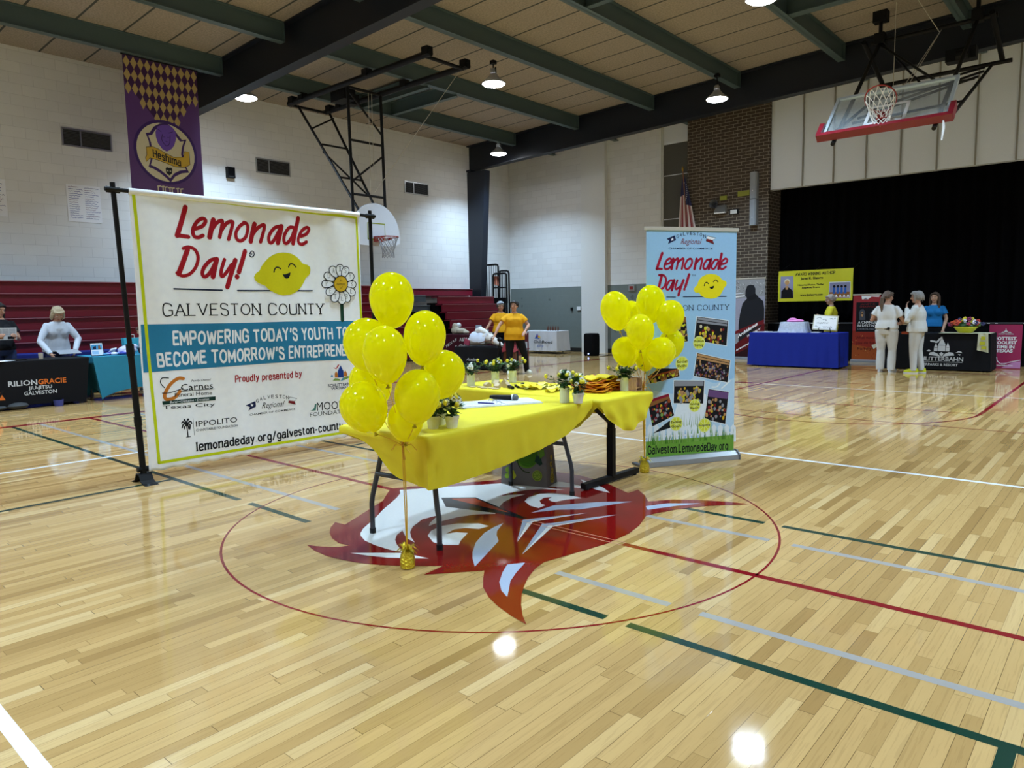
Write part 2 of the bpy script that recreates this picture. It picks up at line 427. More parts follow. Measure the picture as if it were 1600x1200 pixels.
def wood_floor():
    n = NT('maple_floor', .1, .42)
    px = n.math('DIVIDE', n.x, .0572); i = n.math('FLOOR', px); fx = n.math('FRACT', px)
    r1 = n.white(n.vec(i, 3.0, 1.0))
    py = n.math('ADD', n.math('DIVIDE', n.y, .82), n.math('MULTIPLY', r1, 37.0)); j = n.math('FLOOR', py); fy = n.math('FRACT', py)
    r2 = n.white(n.vec(i, j, 5.0)); r3 = n.white(n.vec(j, i, 9.0))
    base = n.ramp(r2, [(0, 'a07c4a'), (.15, 'b28d57'), (.5, 'c09a62'), (.85, 'c8a36a'), (1, 'd2b17c')])
    gv = n.vec(n.math('MULTIPLY', n.x, 34.0), n.math('ADD', n.math('MULTIPLY', n.y, 2.2), n.math('MULTIPLY', r3, 50.0)), n.math('MULTIPLY', r2, 20.0))
    g = n.noise(gv, 1.0, 4, 1.2)
    g2 = n.noise(n.vec(n.math('MULTIPLY', n.x, 140.0), n.math('ADD', n.math('MULTIPLY', n.y, 5.0), n.math('MULTIPLY', r3, 90.0)), r3), 1.0, 3)
    c = n.mix(n.ramp(g, [(.38, '808080'), (.62, '000000')]), base, n.mix(.35, base, '8a6a40'))
    c = n.mix(n.math('MULTIPLY', n.math('GREATER_THAN', g2, .58), .16), c, '7d5d38')
    gap = n.math('MAXIMUM', n.math('LESS_THAN', fx, .03), n.math('LESS_THAN', fy, .0028))
    gap = n.math('MULTIPLY', gap, n.math('ADD', .35, n.math('MULTIPLY', r3, .6)))
    c = n.mix(gap, c, '3a2614'); n.color(c)
    tilt = n.math('ADD', n.math('MULTIPLY', fx, n.math('SUBTRACT', r3, .5)), n.math('ADD', n.math('MULTIPLY', n.noise(n.P, 9.0, 2), .6), n.math('MULTIPLY', n.noise(n.P, 70.0, 3), .35)))
    n.bump(tilt, .045, .003)
    n._in(n.b.inputs['Roughness'], n.math('ADD', .04, n.math('MULTIPLY', g, .05)))
    return n.m
def block_wall(name, c1, c2, mortar, axis, rough=.55, flip=False):
    n = NT(name, rough, .35); v = n.vec(n.y if axis == 'x' else n.x, n.z, 0.0)
    c, f = n.brick(v, c1, c2, mortar, .4064, .2032, .005)
    n.color(n.mix(n.math('MULTIPLY', n.noise(n.P, 3.0, 4), .12), c, 'a8a49a'))
    n.bump(n.math('ADD', n.math('MULTIPLY', f, -1.0), n.math('MULTIPLY', n.noise(n.P, 55.0, 3), .35)), .45, .006)
    return n.m
def two_tone(name, axis):
    n = NT(name, .5, .35); v = n.vec(n.y if axis == 'x' else n.x, n.z, 0.0)
    c, f = n.brick(v, 'dee0e1', 'd7d9da', 'cbcccd', .4064, .2032, .005)
    low = n.mix(n.noise(n.P, 8.0, 3), '6e7775', '747e7b')
    spots = n.math('GREATER_THAN', n.noise(n.P, 5.0, 0), .77)
    low = n.mix(n.math('MULTIPLY', spots, .5), low, '3c4040')
    c = n.mix(n.math('LESS_THAN', n.z, 2.09), c, low); c = n.mix(n.math('LESS_THAN', n.z, .13), c, '1d1f20')
    n.color(c); n.bump(n.math('ADD', n.math('MULTIPLY', f, -1.0), n.math('MULTIPLY', n.noise(n.P, 55.0, 3), .35)), .4, .006)
    return n.m
def tectum():
    n = NT('wood_fibre_ceiling', .9, .1)
    fy = n.math('FRACT', n.math('DIVIDE', n.math('SUBTRACT', n.y, 7.64), .788))
    fxs = n.noise(n.vec(n.math('MULTIPLY', n.x, 30.0), n.math('MULTIPLY', n.y, 30.0), 0.0), 1.0, 5)
    c = n.ramp(fxs, [(.3, '8a8177'), (.55, 'a3988b'), (.75, 'b3a89b')])
    c = n.mix(n.math('MULTIPLY', n.noise(n.P, 1.1, 3), .5), c, '8b8176')
    c = n.mix(n.math('LESS_THAN', fy, .05), c, '4a4c4a')
    n.color(c); n.bump(fxs, .4, .01); return n.m
def dark_brick():
    n = NT('dark_brick', .8, .2); v = n.vec(n.math('ADD', n.x, n.y), n.z, 0.0)
    c, f = n.brick(v, '4a4038', '554a40', 'a49a8a', .235, .083, .007)
    n.color(n.mix(n.math('MULTIPLY', n.noise(n.P, 30.0, 3), .4), c, '2f2823')); n.bump(n.math('MULTIPLY', f, -1.0), .5, .008); return n.m
def curtain_mat():
    n = NT('black_curtain', .95, .05); n.color(n.mix(n.noise(n.vec(n.math('MULTIPLY', n.x, 12.0), 0.0, n.z), 1.0, 2), '050507', '08080a')); return n.m

m_floor = wood_floor()
m_block_l = block_wall('white_block_left', 'dfe0e0', 'd9dadb', 'cccdce', 'x'); m_back = two_tone('two_tone_block', 'y')
m_plain = mat('cream_panel', 'dde4ee', .6, bump=.05); m_pil = mat('white_plaster', 'd9dbda', .5, bump=.05)
m_ceil = tectum(); m_dkpanel = mat('slate_panel', '55544f', .8, vary=.2, bscale=40)
m_beam = mat('navy_steel', '0d1420', .55); m_purl = mat('green_steel', '4b5d60', .5); m_batten = mat('aluminium_batten', '8d8a84', .5)
m_black = mat('black_metal', '0b0b0d', .55, spec=.25); m_rub = mat('black_rubber', '050505', .7); m_grey = mat('grey_tube', '4a4d52', .4, .5); m_chrome = mat('brushed_metal', 'b8babc', .3, .8)
m_dkfab = mat('black_fabric', '0b0b0d', .85, spec=.1); m_white = mat('white_paint', 'e4e6e8', .5); m_cream = mat('cream_pot', 'e2e0d4', .5)

# ---------------------------------------------------------------- room shell
XL, YB, XR, YF = -13.2, 15.2, 12.5, -14.0
def roof_z(x): return 6.58+.032*(x+13.2)
flo = struct(M().box(((XL+XR)/2, (YF+17)/2, -.1), (XR-XL+1, 17-YF+1, .2)), 'floor', 'glossy maple gymnasium floor of narrow boards', 'floor', m_floor, smooth=False)
def fmark(els, name, matfn, base, label=None):
    o = artwork(els, lambda u, v, o_: (u, v, o_), name, flo, base, .00015, matfn=matfn)
    if label: o['label'] = label
    return o
def gloss(n): return mat('gloss_'+n, {'red': '7a0f0e', 'white': 'e2e3e0', 'grey': 'a3aec2', 'black': '15181c', 'orange': 'a5411f', 'rl': '80121b', 'gl': '14382c', 'al': 'a19a93', 'wl': 'eceaea', 'maroon': '7c1a24', 'seam': 'd9a080'}[n], .09, spec=.5)
def ln(c, w, x0, y0, x1, y1):
    w = w/1000
    dx, dy = x1-x0, y1-y0; l = math.hypot(dx, dy); nx, ny = -dy/l*w/2, dx/l*w/2
    return ['P', c, [(1000*(x0+nx), 1000*(y0+ny)), (1000*(x1+nx), 1000*(y1+ny)), (1000*(x1-nx), 1000*(y1-ny)), (1000*(x0-nx), 1000*(y0-ny))]]
def ring(c, w, cx, cy, r, a0, a1, n=48):
    p = [(cx+r*math.cos(a0+(a1-a0)*i/n), cy+r*math.sin(a0+(a1-a0)*i/n)) for i in range(n+1)]
    return [ln(c, w, *p[i], *p[i+1]) for i in range(n)]
mk = [ln('rl', 50, 1.0, 0, 7.62, 0), ln('rl', 50, -7.9, 0, -.9, 0),
      ln('gl', 50, -7.85, -.94, -1.9, -.94), ln('gl', 50, -1.74, -.94, -.95, -.94), ln('gl', 50, .93, -.94, 1.50, -.94), ln('gl', 50, 1.62, -.94, 7.6, -.94),
      ln('gl', 50, -7.9, .935, -1.66, .935), ln('gl', 50, .66, .935, 1.50, .935), ln('gl', 50, 1.62, .935, 7.6, .935),
      ln('al', 50, -7.85, -.625, -1.05, -.625), ln('al', 50, .97, -.625, 1.66, -.625), ln('al', 50, 1.82, -.625, 7.6, -.625),
      ln('al', 50, -7.9, .61, -1.66, .61), ln('al', 50, .56, .61, 1.66, .61), ln('al', 50, 1.8, .61, 7.6, .61),
      ln('wl', 50, -4.6, 3.02, 4.6, 3.02), ln('wl', 50, -4.6, -3.02, 4.6, -3.02), ln('wl', 50, -4.6, -9, -4.6, 9.05), ln('wl', 50, 4.6, -9, 4.6, 9.05), ln('wl', 40, -4.6, 9.05, 4.6, 9.05),
      ln('gl', 50, -3.04, -12, -3.04, -.96), ln('gl', 50, -3.04, .95, -3.04, 12), ln('gl', 50, 3.06, -.965, 3.06, -12), ln('gl', 50, 3.06, .96, 3.06, 5.8),
      ln('rl', 150, -7.89, -12.8, -7.89, 12.8), ln('rl', 75, 7.7, -12.8, 7.7, 12.8), ln('rl', 75, -7.89, 12.8, 7.7, 12.8),
      ln('rl', 50, -1.83, 7.02, -1.83, 12.8), ln('rl', 50, 1.83, 7.02, 1.83, 12.8), ln('rl', 40, -1.83, 7.02, 1.83, 7.02), ln('rl', 30, -4.6, 5.75, 7.6, 5.75), ln('maroon', 30, -4.6, 9.9, 2.6, 9.9), ln('maroon', 170, -2.33, 9.1, -1.95, 9.1)]
mk += ring('rl', 14, 0, 0, 1.83, 0, 2*math.pi, 96)+ring('rl', 38, 0, 7.05, 1.83, math.pi, 2*math.pi, 40)+ring('rl', 40, -7.89, 6.5, 5.6, -1.5, 1.5, 60)+ring('maroon', 30, -7.89, 6.5, 1.8, -1.57, 1.57, 30)
fmark(mk, 'court_markings', gloss, .0005, 'painted court lines in red, green, white and grey')
LOGO = [["red",[[-529,-1224],[-392,-1257],[-254,-1266],[-122,-1247],[-9,-1217],[108,-1166],[229,-1091],[373,-977],[406,-943],[423,-1111],[641,-856],[710,-938],[802,-1036],[909,-1110],[1013,-1160],[1143,-1205],[1261,-1232],[1182,-1166],[1097,-1077],[1022,-985],[967,-904],[899,-788],[840,-652],[813,-522],[819,-542],[925,-28],[919,-11],[918,198],[882,380],[804,596],[825,697],[901,879],[992,1040],[1103,1170],[1241,1306],[1099,1273],[913,1200],[743,1086],[625,930],[515,1067],[386,1182],[378,1046],[156,1165],[-10,1238],[-221,1296],[-382,1298],[-534,1268],[-628,1154],[-698,951],[-726,738],[-863,538],[-1034,297],[-1200,43],[-1215,5],[-1139,-90],[-973,-274],[-696,-819],[-797,-828],[-715,-924],[-630,-989],[-519,-1048],[-395,-1081],[-312,-1063],[-338,-1122],[-399,-1166],[-461,-1200]]],["white",[[-455,-873],[-524,-798],[-687,-549],[-760,-454],[-958,-149],[-1040,-45],[-1125,22],[-921,291],[-607,694],[-583,693],[-322,985],[-242,1025],[-83,1016],[43,985],[-32,946],[-213,845],[-293,774],[-65,826],[-216,746],[-310,640],[-357,481],[-365,336],[-322,441],[-232,536],[-246,395],[-216,261],[-164,164],[-85,41],[-58,-6],[-157,-99],[-212,-224],[-230,-380],[-216,-491],[-264,-437],[-354,-274],[-370,-410],[-292,-565],[-218,-653],[-128,-722],[-29,-777],[-140,-751],[-282,-664],[-239,-747],[-172,-817],[-91,-871],[-2,-914],[49,-938],[-37,-960],[-185,-964],[-312,-947],[-412,-903]]],["white",[[-193,-1147],[52,-953],[152,-933],[253,-917],[190,-967],[50,-1060],[-74,-1111]]],["white",[[-68,-634],[-126,-553],[-153,-442],[-105,-329],[10,-240],[105,-242],[95,-329],[6,-369],[-29,-434],[-3,-536],[26,-468],[97,-436],[168,-570],[219,-639],[133,-702],[53,-700]]],["grey",[[133,-129],[146,-239],[181,-370],[271,-542],[379,-681],[456,-760],[559,-847],[363,-431],[274,-353],[217,-286]]],["grey",[[678,-706],[738,-619],[799,-768],[855,-881],[926,-974],[983,-1051],[905,-1008],[819,-929],[739,-815]]],["white",[[-106,376],[-157,478],[-153,613],[-85,692],[42,728],[183,706],[113,599],[89,500],[51,496],[2,527],[-17,595],[-53,542],[-24,453],[39,395],[85,385],[95,296],[3,307]]],["grey",[[127,168],[136,409],[254,575],[336,683],[414,756],[537,854],[381,516],[346,446],[228,342]]],["white",[[-180,1188],[0,1134],[144,1062],[266,965],[134,977],[-3,1039]]],["grey",[[678,806],[762,969],[956,1114],[838,929],[736,734]]],["grey",[[189,7],[226,67],[448,421],[257,29],[260,-40],[460,-371]]],["white",[[256,-30],[257,29],[448,421],[282,28],[280,1],[467,-376]]],["grey",[[351,18],[391,62],[550,371],[633,509],[416,2],[636,-528]]],["white",[[411,8],[435,34],[642,517],[449,3],[644,-541]]],["black",[[-682,61],[-472,229],[193,50],[156,47],[186,20],[-55,13],[-466,-95]]],["orange",[[-603,83],[-467,210],[0,76],[-79,71]]]]
fmark([['P', c, p] for c, p in LOGO]+[ln('seam', 7, .20, .026, 1.0, .026), ln('seam', 7, .20, -.026, 1.0, -.026)], 'centre_court_emblem', gloss, .0018, 'red and white bird head emblem at centre court')

struct(M().box((XL-.15, (YF+17)/2, 3.6), (.3, 17-YF, 7.2)), 'wall_left', 'white painted block wall above the red bleachers', 'wall', m_block_l, smooth=False)
struct(M().box((-10.3, YB+.15, 3.6), (6.0, .3, 7.4)), 'wall_back', 'block wall painted white above grey green', 'wall', m_back, smooth=False)
struct(M().box((-9.66, YB-.06, 3.6), (.9, .16, 7.2)).box((-10.14, YB-.03, 3.6), (.05, .06, 7.2)).box((-7.36, YB-.02, 3.6), (.05, .06, 7.2)), 'trim_1', 'white pilaster on the two tone back wall', 'pilaster', m_pil, smooth=False)
struct(M().box((-6.9, 15.4, 3.0), (.95, .3, 6.0)), 'wall_recess', 'dark slate panel beside the brick pier', 'wall', m_dkpanel, smooth=False)
struct(M().box((-6.9, 15.4, 6.7), (.95, .3, 1.4)).box((-6.9, 15.25, 5.13), (.95, .02, .02)).box((-6.9, 15.25, 3.9), (.95, .02, .02)), 'wall_recess_top', 'cream panel over the dark slate panel', 'wall', m_plain, smooth=False)
struct(M().box((-5.25, 15.35, 3.7), (2.3, .8, 7.4)), 'wall_brick', 'dark brown brick pier at the left of the stage', 'wall', dark_brick(), smooth=False)
hd = struct(M().box((4.2, 15.15, 5.95), (16.6, .2, 3.2)), 'wall_stage', 'cream panelled wall above the stage opening', 'wall', m_plain, smooth=False)
mb = M()
for k in range(20): mb.box((-3.29+.735*k, 15.03, 5.95), (.03, .04, 3.2))
mb.obj('batten', m_batten, hd, smooth=False)
def cur(u, v): return (-4.1+16.6*u, 15.75+.06*math.sin(u*16.6*2*math.pi/.28)+.02*math.sin(u*97), .9+4.2*v)
M().grid(cur, 900, 1).one('stage_curtain', 'tall black stage curtain hanging in folds across the stage', 'curtain', curtain_mat(), (4.2, 15.75, .9))
struct(M().box((4.2, 16.0, .46), (16.6, 1.9, .92)).box((4.2, 15.06, .93), (16.6, .06, .035), 1), 'stage_floor', 'black fronted stage platform with a worn lip', 'stage', [m_dkfab, mat('stage_lip', '3b3d40', .6)], smooth=False)
mk_ = M()
for k in range(26): mk_.box((-3.6+.33*k+.1*math.sin(k*3), 15.025, .925), (.05, .01, .012))
mk_.one('light_dots', 'row of small white tape marks along the stage lip', 'tape', m_white, (0, 15.02, .92), kind='stuff', smooth=False)  # plain white chips stand in for small dots of light
struct(M().box((XR+.1, (YF+17)/2, 3.8), (.3, 17-YF, 7.8)), 'wall_right', 'white painted block wall opposite the bleachers', 'wall', m_block_l, smooth=False)
struct(M().box(((XL+XR)/2, YF-.1, 3.8), (XR-XL, .3, 7.8)), 'wall_front', 'white painted block wall at the near end of the gym', 'wall', mat('white_block_front', 'd8d6d0', .6), smooth=False)
m = M(); a, b = roof_z(XL-.3), roof_z(XR+.3)
vs = [(XL-.3, YF-.3, a), (XR+.3, YF-.3, b), (XR+.3, 17, b), (XL-.3, 17, a)]
m.add(vs+[(x, y, z+.25) for x, y, z in vs], [(0, 1, 2, 3), (7, 6, 5, 4), (0, 4, 5, 1), (1, 5, 6, 2), (2, 6, 7, 3), (3, 7, 4, 0)])
struct(m, 'ceiling', 'tan wood fibre ceiling panels between dark joints', 'ceiling', m_ceil, smooth=False)
def ibeam(m, pts, w, tf=.02, mi=0):
    """pts: (x, y, zbottom, ztop) at the two ends"""
    (x0, y0, b0, t0), (x1, y1, b1, t1) = pts
    d = Vector((x1-x0, y1-y0, 0)).normalized(); nrm = Vector((-d.y, d.x, 0))
    def bar4(o0, o1, lo0, hi0, lo1, hi1):
        r = []
        for (x, y, lo, hi) in ((x0, y0, lo0, hi0), (x1, y1, lo1, hi1)):
            r.append([(x+nrm.x*o0, y+nrm.y*o0, lo), (x+nrm.x*o1, y+nrm.y*o1, lo), (x+nrm.x*o1, y+nrm.y*o1, hi), (x+nrm.x*o0, y+nrm.y*o0, hi)])
        m.loft(r, mi)
    bar4(-.006, .006, b0, t0, b1, t1); bar4(-w/2, w/2, b0, b0+tf, b1, b1+tf); bar4(-w/2, w/2, t0-tf, t0, t1-tf, t1)
    return m
for y, nm, lb in ((13.3, 'roof_beam', 'dark navy rafter beam before the stage wall'), (4.15, 'roof_beam', 'dark navy rafter beam near the purple hanging banner'), (-5, 'roof_beam', 'dark navy rafter beam over the near half of the court')):
    struct(ibeam(M(), [(XL, y, 5.8, roof_z(XL)), (XR, y, 6.38+.02*11, roof_z(XR))], .24, .03), nm, lb, 'beam', m_beam, smooth=False)
    if y == 4.15: continue
    m = M(); r = []
    for z, wd in ((0, .38), (5.75, .78)): r.append([(XL-.02, y-.12, z), (XL+wd, y-.12, z), (XL+wd, y+.12, z), (XL-.02, y+.12, z)])
    m.loft(r); m.box((XL+.05, y, 5.8), (.3, .3, .06))
    struct(m, 'column', {13.3: 'tapered black steel column beyond the bleachers', 4.15: 'tapered black steel column behind the purple hanging banner', -5: 'tapered black steel column at the near bleachers'}[y], 'column', m_beam, smooth=False)
PX = [-11.2, -8.87, -6.5, -4.2, -1.87, .44, 2.8, 5.1, 7.4, 9.7]
for k, x in enumerate(PX):
    m = M()
    for y0, y1 in ((YF, -5.1), (-4.9, 4.03), (4.27, 13.18), (13.42, 15.6)):
        z = roof_z(x); ibeam(m, [(x, y0, z-.36, z), (x, y1, z-.36, z)], .15, .014)
        for ye in (y0, y1):
            if ye not in (YF, 15.6): m.box((x, ye, z-.18), (.15, .012, .36))
    struct(m, 'roof_purlin', 'green steel roof purlin %s' % (['nearest the bleachers, over the purple hanging banner', 'second from the bleacher wall', 'third from the bleacher wall, over the fan backboard', 'fourth from the bleacher wall', 'left of the folded glass backboard', 'over the folded glass backboard', 'right of the folded glass backboard', 'seventh from the bleacher wall', 'ninth from the bleacher wall', 'nearest the far side wall'][k]), 'beam', m_purl, smooth=False)
def brace(x0, x1, y, lb, d=.2):
    z = min(roof_z(x0), roof_z(x1)); struct(ibeam(M(), [(x0, y, z-.34, z-.02), (x1, y, z-.34, z-.02)], d, .014), 'roof_brace', lb, 'beam', m_purl, smooth=False)
brace(-1.87, .44, 10.0, 'green cross brace left of the glass backboard mount'); brace(.44, 2.8, 10.0, 'green cross brace right of the glass backboard mount')
brace(-11.2, -8.87, 7.6, 'green cross brace beside the roof hatch', .12); brace(-11.2, -8.87, 8.5, 'green cross brace past the roof hatch', .12)
brace(-4.2, -1.87, 7.0, 'green cross brace near the middle of the ceiling', .12)
M().box((-10.2, 8.05, roof_z(-10.2)-.03), (1.0, .75, .05)).one('roof_hatch', 'dark roof hatch between green beams near the fan backboard', 'hatch', m_black, (-10.2, 8.05, 6.6), smooth=False)

# ---------------------------------------------------------------- lamps
m_lens = mat('lamp_lens', 'ffffff', .3, emit='f4f9ff', es=25); m_shade = mat('lamp_reflector', 'c9ccd0', .25, .6)
LBL = {0: 'by the navy beam beside the purple banner', 1: 'above the middle of the court', 2: 'at the far bleacher corner beside the black column', 3: 'in front of the brick pier', 4: 'above the top edge near the glass backboard'}
def lamp(x, y, lb):
    t = thing('high_bay_lamp', lb, 'lamp', (x, y, LAMP_Z), group='high bay ceiling lamps')
    M().lathe([(.07, .2), (.09, .16), (.15, .1), (.235, .03), (.245, .0), (.235, .0), (.225, .012)], n=28, cap=False).obj('reflector', m_shade, t)
    M().lathe([(.225, .0), (.2, -.02), (.1, -.035)], n=28).obj('lens', m_lens, t)
    zt = roof_z(x)-LAMP_Z-.36
    M().cyl((0, 0, .16), (0, 0, .3), .055, .05).cyl((0, 0, .3), (0, 0, max(zt, .34)+.0), .012).box((0, 0, max(zt, .34)-.02), (.1, .1, .07)).box((.06, 0, .25), (.02, .02, .14)).box((-.06, 0, .25), (.02, .02, .14)).obj('hanger', m_black, t)
    M().lathe([(.06, .18), (.07, .26), (.05, .3)], n=16).obj('ballast_housing', m_chrome, t)
    return t
for i, (x, y) in enumerate(LAMPS): lamp(x, y, 'lit round high bay lamp '+LBL.get(i, 'over the near half of the court' if y < 5 else 'over the right side of the court'))

# ---------------------------------------------------------------- left wall fittings
for y, lb in ((2.1, 'left of the purple banner'), (6.31, 'right of the purple banner'), (11.02, 'near the far corner column')):
    t = thing('wall_vent', 'louvred wall vent '+lb, 'vent', (XL, y, 5.03), group='vents high on the bleacher wall')
    M().box((.01, 0, .165), (.03, .94, .03)).box((.01, 0, -.165), (.03, .94, .03)).box((.01, .455, 0), (.03, .03, .3)).box((.01, -.455, 0), (.03, .03, .3)).box((.01, -.12, 0), (.03, .025, .3)).obj('frame', m_chrome, t, smooth=False)
    m = M()
    for k in range(11): m.box((.004, 0, -.14+.028*k), (.012, .9, .012), 0, Matrix.Rotation(.6, 3, 'Y'))
    m.obj('louvre', mat('vent_slat', '3c3f44', .5), t, smooth=False); M().box((.001, 0, 0), (.004, .9, .3)).obj('grille_back', m_black, t, smooth=False)
t = thing('wall_speaker', 'small black box speaker on the block wall right of the purple banner', 'speaker', (XL, 5.15, 4.75))
M().box((.05, 0, 0), (.1, .19, .25)).obj('cabinet', m_black, t, smooth=False); M().box((.102, 0, .02), (.006, .15, .17)).obj('grille', m_dkfab, t, smooth=False); M().box((.103, 0, -.1), (.006, .12, .02)).obj('badge', m_grey, t, smooth=False)
def sheet(y0, y1, z0, z1, lb, seed):
    t = thing('wall_poster', lb, 'poster', (XL+.006, (y0+y1)/2, z0), group='handwritten chart papers on the block wall')
    W_, H_ = y1-y0, z1-z0
    M().box((0, 0, H_/2), (.004, W_, H_)).obj('paper', mat('chart_paper', 'e6e8ee', .7), t, smooth=False)
    R = random.Random(seed); els = []; n = 15
    for c0, c1 in ((.06, .47), (.53, .95)):
        for k in range(n):
            y = H_*(.93-.88*k/n)*1000; x = c0*W_*1000; e = x+(c1-c0)*W_*1000*R.uniform(.55, 1)
            pts = [(x, y)]
            while x < e: x += R.uniform(8, 14); pts.append((x, y+R.uniform(-9, 11)))
            els.append(['S', R.choice(['2f3c8c', '23307a', '3a4a9a', '6a3a6a']), 8, 0, pts])
    artwork(els, lambda u, v, o: (o+.002, u-W_/2, v), 'handwriting', t)
sheet(1.64, 2.27, 3.355, 4.1, 'large sheet of blue handwriting taped to the block wall left of the white banner', 3)
sheet(-.05, .6, 3.36, 4.06, 'large handwritten sheet cut off at the left end of the block wall', 5)

# ---------------------------------------------------------------- bleachers
m_red = mat('bleacher_red', '7b1a2e', .35, spec=.4, vary=.1, bscale=3); m_edge = mat('bleacher_edge_highlight', 'a56a74', .3); m_step = mat('grey_step', '3d4347', .6)  # paler edge colour paints the highlight line along each bleacher ledge
t = thing('bleachers', 'folded red bleachers along the left block wall', 'bleachers', (-12.4, 2, 0))
for k in range(9):
    z1 = 2.1-.226*k; x = -12.25+.012*k
    m = M().box((x-.03, 1.8, z1-.113), (.06, 15.8, .215)).box((x+.03, 1.8, z1-.012), (.10, 15.8, .024))
    if z1 > .1: m.obj('riser', m_red, t, True, smooth=False); M().box((x+.083, 1.8, z1-.006), (.008, 15.8, .012)).obj('lip', m_edge, t, True, smooth=False)
M().box((-12.45, 1.8, 1.02), (.28, 15.7, 2.02)).obj('understructure', m_dkfab, t, True, smooth=False)
t = thing('bleachers', 'partly opened red bleacher section beyond the grey steps', 'bleachers', (-12.2, 12, 0))
for k in range(9):
    z1 = 2.07-.24*(k > 0)-.226*max(0, k-1)-.02*(k > 0); x = -13.0 if k == 0 else -12.1+.17*(k-1)
    y0 = 9.9 if k == 0 else 10.75; y1 = 13.15 if k else 13.1
    if z1 < .12: break
    tw = .17 if k == 0 else .3; M().box((x-.03, (y0+y1)/2, z1-.11), (.05, y1-y0, .2)).box((x-tw/2+.01, (y0+y1)/2, z1-.012), (tw, y1-y0, .024)).obj('riser', m_red, t, True, smooth=False)
    M().box((x+.014, (y0+y1)/2, z1-.006), (.008, y1-y0, .012)).obj('lip', m_edge, t, True, smooth=False)
M().box((-12.4, 11.95, .83), (.5, 2.3, 1.6)).obj('understructure', m_dkfab, t, True, smooth=False)
t = thing('bleacher_steps', 'dark grey aisle steps between the two bleacher sections', 'steps', (-12.4, 10.2, 0))
for k in range(6):
    z1 = 1.85-.29*k; M().box((-12.75+.17*k, 10.2, z1-.09), (.4, .95, .18)).box((-12.75+.17*k, 10.2, z1), (.42, .97, .02), 1).obj('step', [m_step, mat('step_edge', '6a7074', .5)], t, True, smooth=False)
M().box((-12.95, 10.2, .8), (.3, .9, 1.5)).obj('understructure', m_dkfab, t, True, smooth=False)
def guard(x0, y0, x1, y1, z0, z1, lb, rungs=0):
    t = thing('guard_rail', lb, 'railing', ((x0+x1)/2, (y0+y1)/2, 0), group='guard rails at the end of the bleachers')
    d = Vector((x1-x0, y1-y0, 0)).normalized()*.08
    M().tube([(x0, y0, .02), (x0, y0, z1-.08), (x0+d.x*.3, y0+d.y*.3, z1-.02), (x0+d.x, y0+d.y, z1), (x1-d.x, y1-d.y, z1), (x1-d.x*.3, y1-d.y*.3, z1-.02), (x1, y1, z1-.08), (x1, y1, .02)], .03, 8).obj('frame', m_black, t, True)
    for k in range(rungs): M().cyl((x0, y0, z0+(z1-z0)*k/rungs), (x1, y1, z0+(z1-z0)*k/rungs), .02).obj('rung', m_black, t, True)
    n = 6
    for k in range(1, n): M().cyl((x0+(x1-x0)*k/n, y0+(y1-y0)*k/n, z0), (x0+(x1-x0)*k/n, y0+(y1-y0)*k/n, z1), .009, n=6).obj('bar', m_black, t, True)
guard(-13.05, 13.75, -12.45, 13.75, 1.75, 2.85, 'tall black barred guard rail against the corner of the block wall')
guard(-12.6, 13.66, -12.02, 13.66, 1.2, 2.55, 'shorter black guard rail with rungs in front of the tall one', 3)
guard(-12.55, 13.9, -12.3, 14.1, 1.6, 2.65, 'black guard rail half hidden behind the tall barred one')
m = M().box((-12.45, 13.53, .9), (.9, .12, 1.75))
m.one('bleacher_end_panel', 'black end panel closing the far end of the bleachers', 'panel', m_dkfab, (-12.45, 13.45, 0), smooth=False)
M().grid(lambda u, v: (-12.6+.2*u, 13.7+.02*math.sin(u*9), 2.47-.26*v-.05*u*v), 6, 6).one('safety_vest', 'orange and white cloth hung on the black guard rails', 'cloth', mat('hi_vis_orange', 'd8866c', .7), (-12.5, 13.68, 2.2), fixn=False)

# ---------------------------------------------------------------- back wall and brick pier fittings
t = thing('fire_alarm', 'small red and white fire alarm on the grey back wall', 'alarm', (-8.33, YB-.02, 1.98))
M().box((0, 0, 0), (.2, .05, .17)).obj('housing', mat('alarm_grey', '9a9c9c', .5), t, smooth=False); M().box((0, -.03, 0), (.11, .02, .1)).obj('strobe', mat('alarm_red', '8a1c1c', .5), t, smooth=False)
M().box((-10.3, YB-.02, 1.39), (.14, .03, .12)).one('switch_plate', 'white double switch plate on the grey back wall', 'switch', m_white, (-10.3, YB-.02, 1.39), smooth=False)
M().box((-10.58, YB-.02, 1.37), (.07, .03, .1)).one('switch_plate', 'dark single switch plate left of the white one', 'switch', m_black, (-10.58, YB-.02, 1.37), smooth=False)
for k, (z0, z1) in enumerate(((3.47, 4.13), (4.15, 4.82))):
    t = thing('column_loudspeaker', 'grey column loudspeaker on the brick pier, %s of the pair' % ('lower' if k == 0 else 'upper'), 'speaker', (-4.46, 14.86, z0), group='column loudspeakers on the brick pier')
    h = z1-z0; M().loft([[(-.09, .09, z), (-.09, -.05, z), (-.06, -.09, z), (.06, -.09, z), (.09, -.05, z), (.09, .09, z)] for z in (0, h)]).obj('cabinet', mat('speaker_grey', '8f959d', .5), t, smooth=False)
    M().cyl((0, -.092, h*.3), (0, -.098, h*.3), .012).obj('badge', m_white, t)
t = thing('wall_horn', 'round grey horn speaker on the brick pier behind the blue banner', 'speaker', (-5.56, 14.93, 4.13))
M().lathe([(.03, 0), (.05, .05), (.1, .1), (.12, .11), (.11, .08), (.05, .03)], rot=Matrix.Rotation(math.pi/2, 3, 'X'), n=20).obj('bell', m_grey, t); M().box((.04, -.06, 0), (.1, .04, .03)).obj('bracket', m_black, t, smooth=False)
t = thing('emergency_light', 'silver emergency light unit on the brick pier', 'light', (-5.38, 14.9, 3.98))
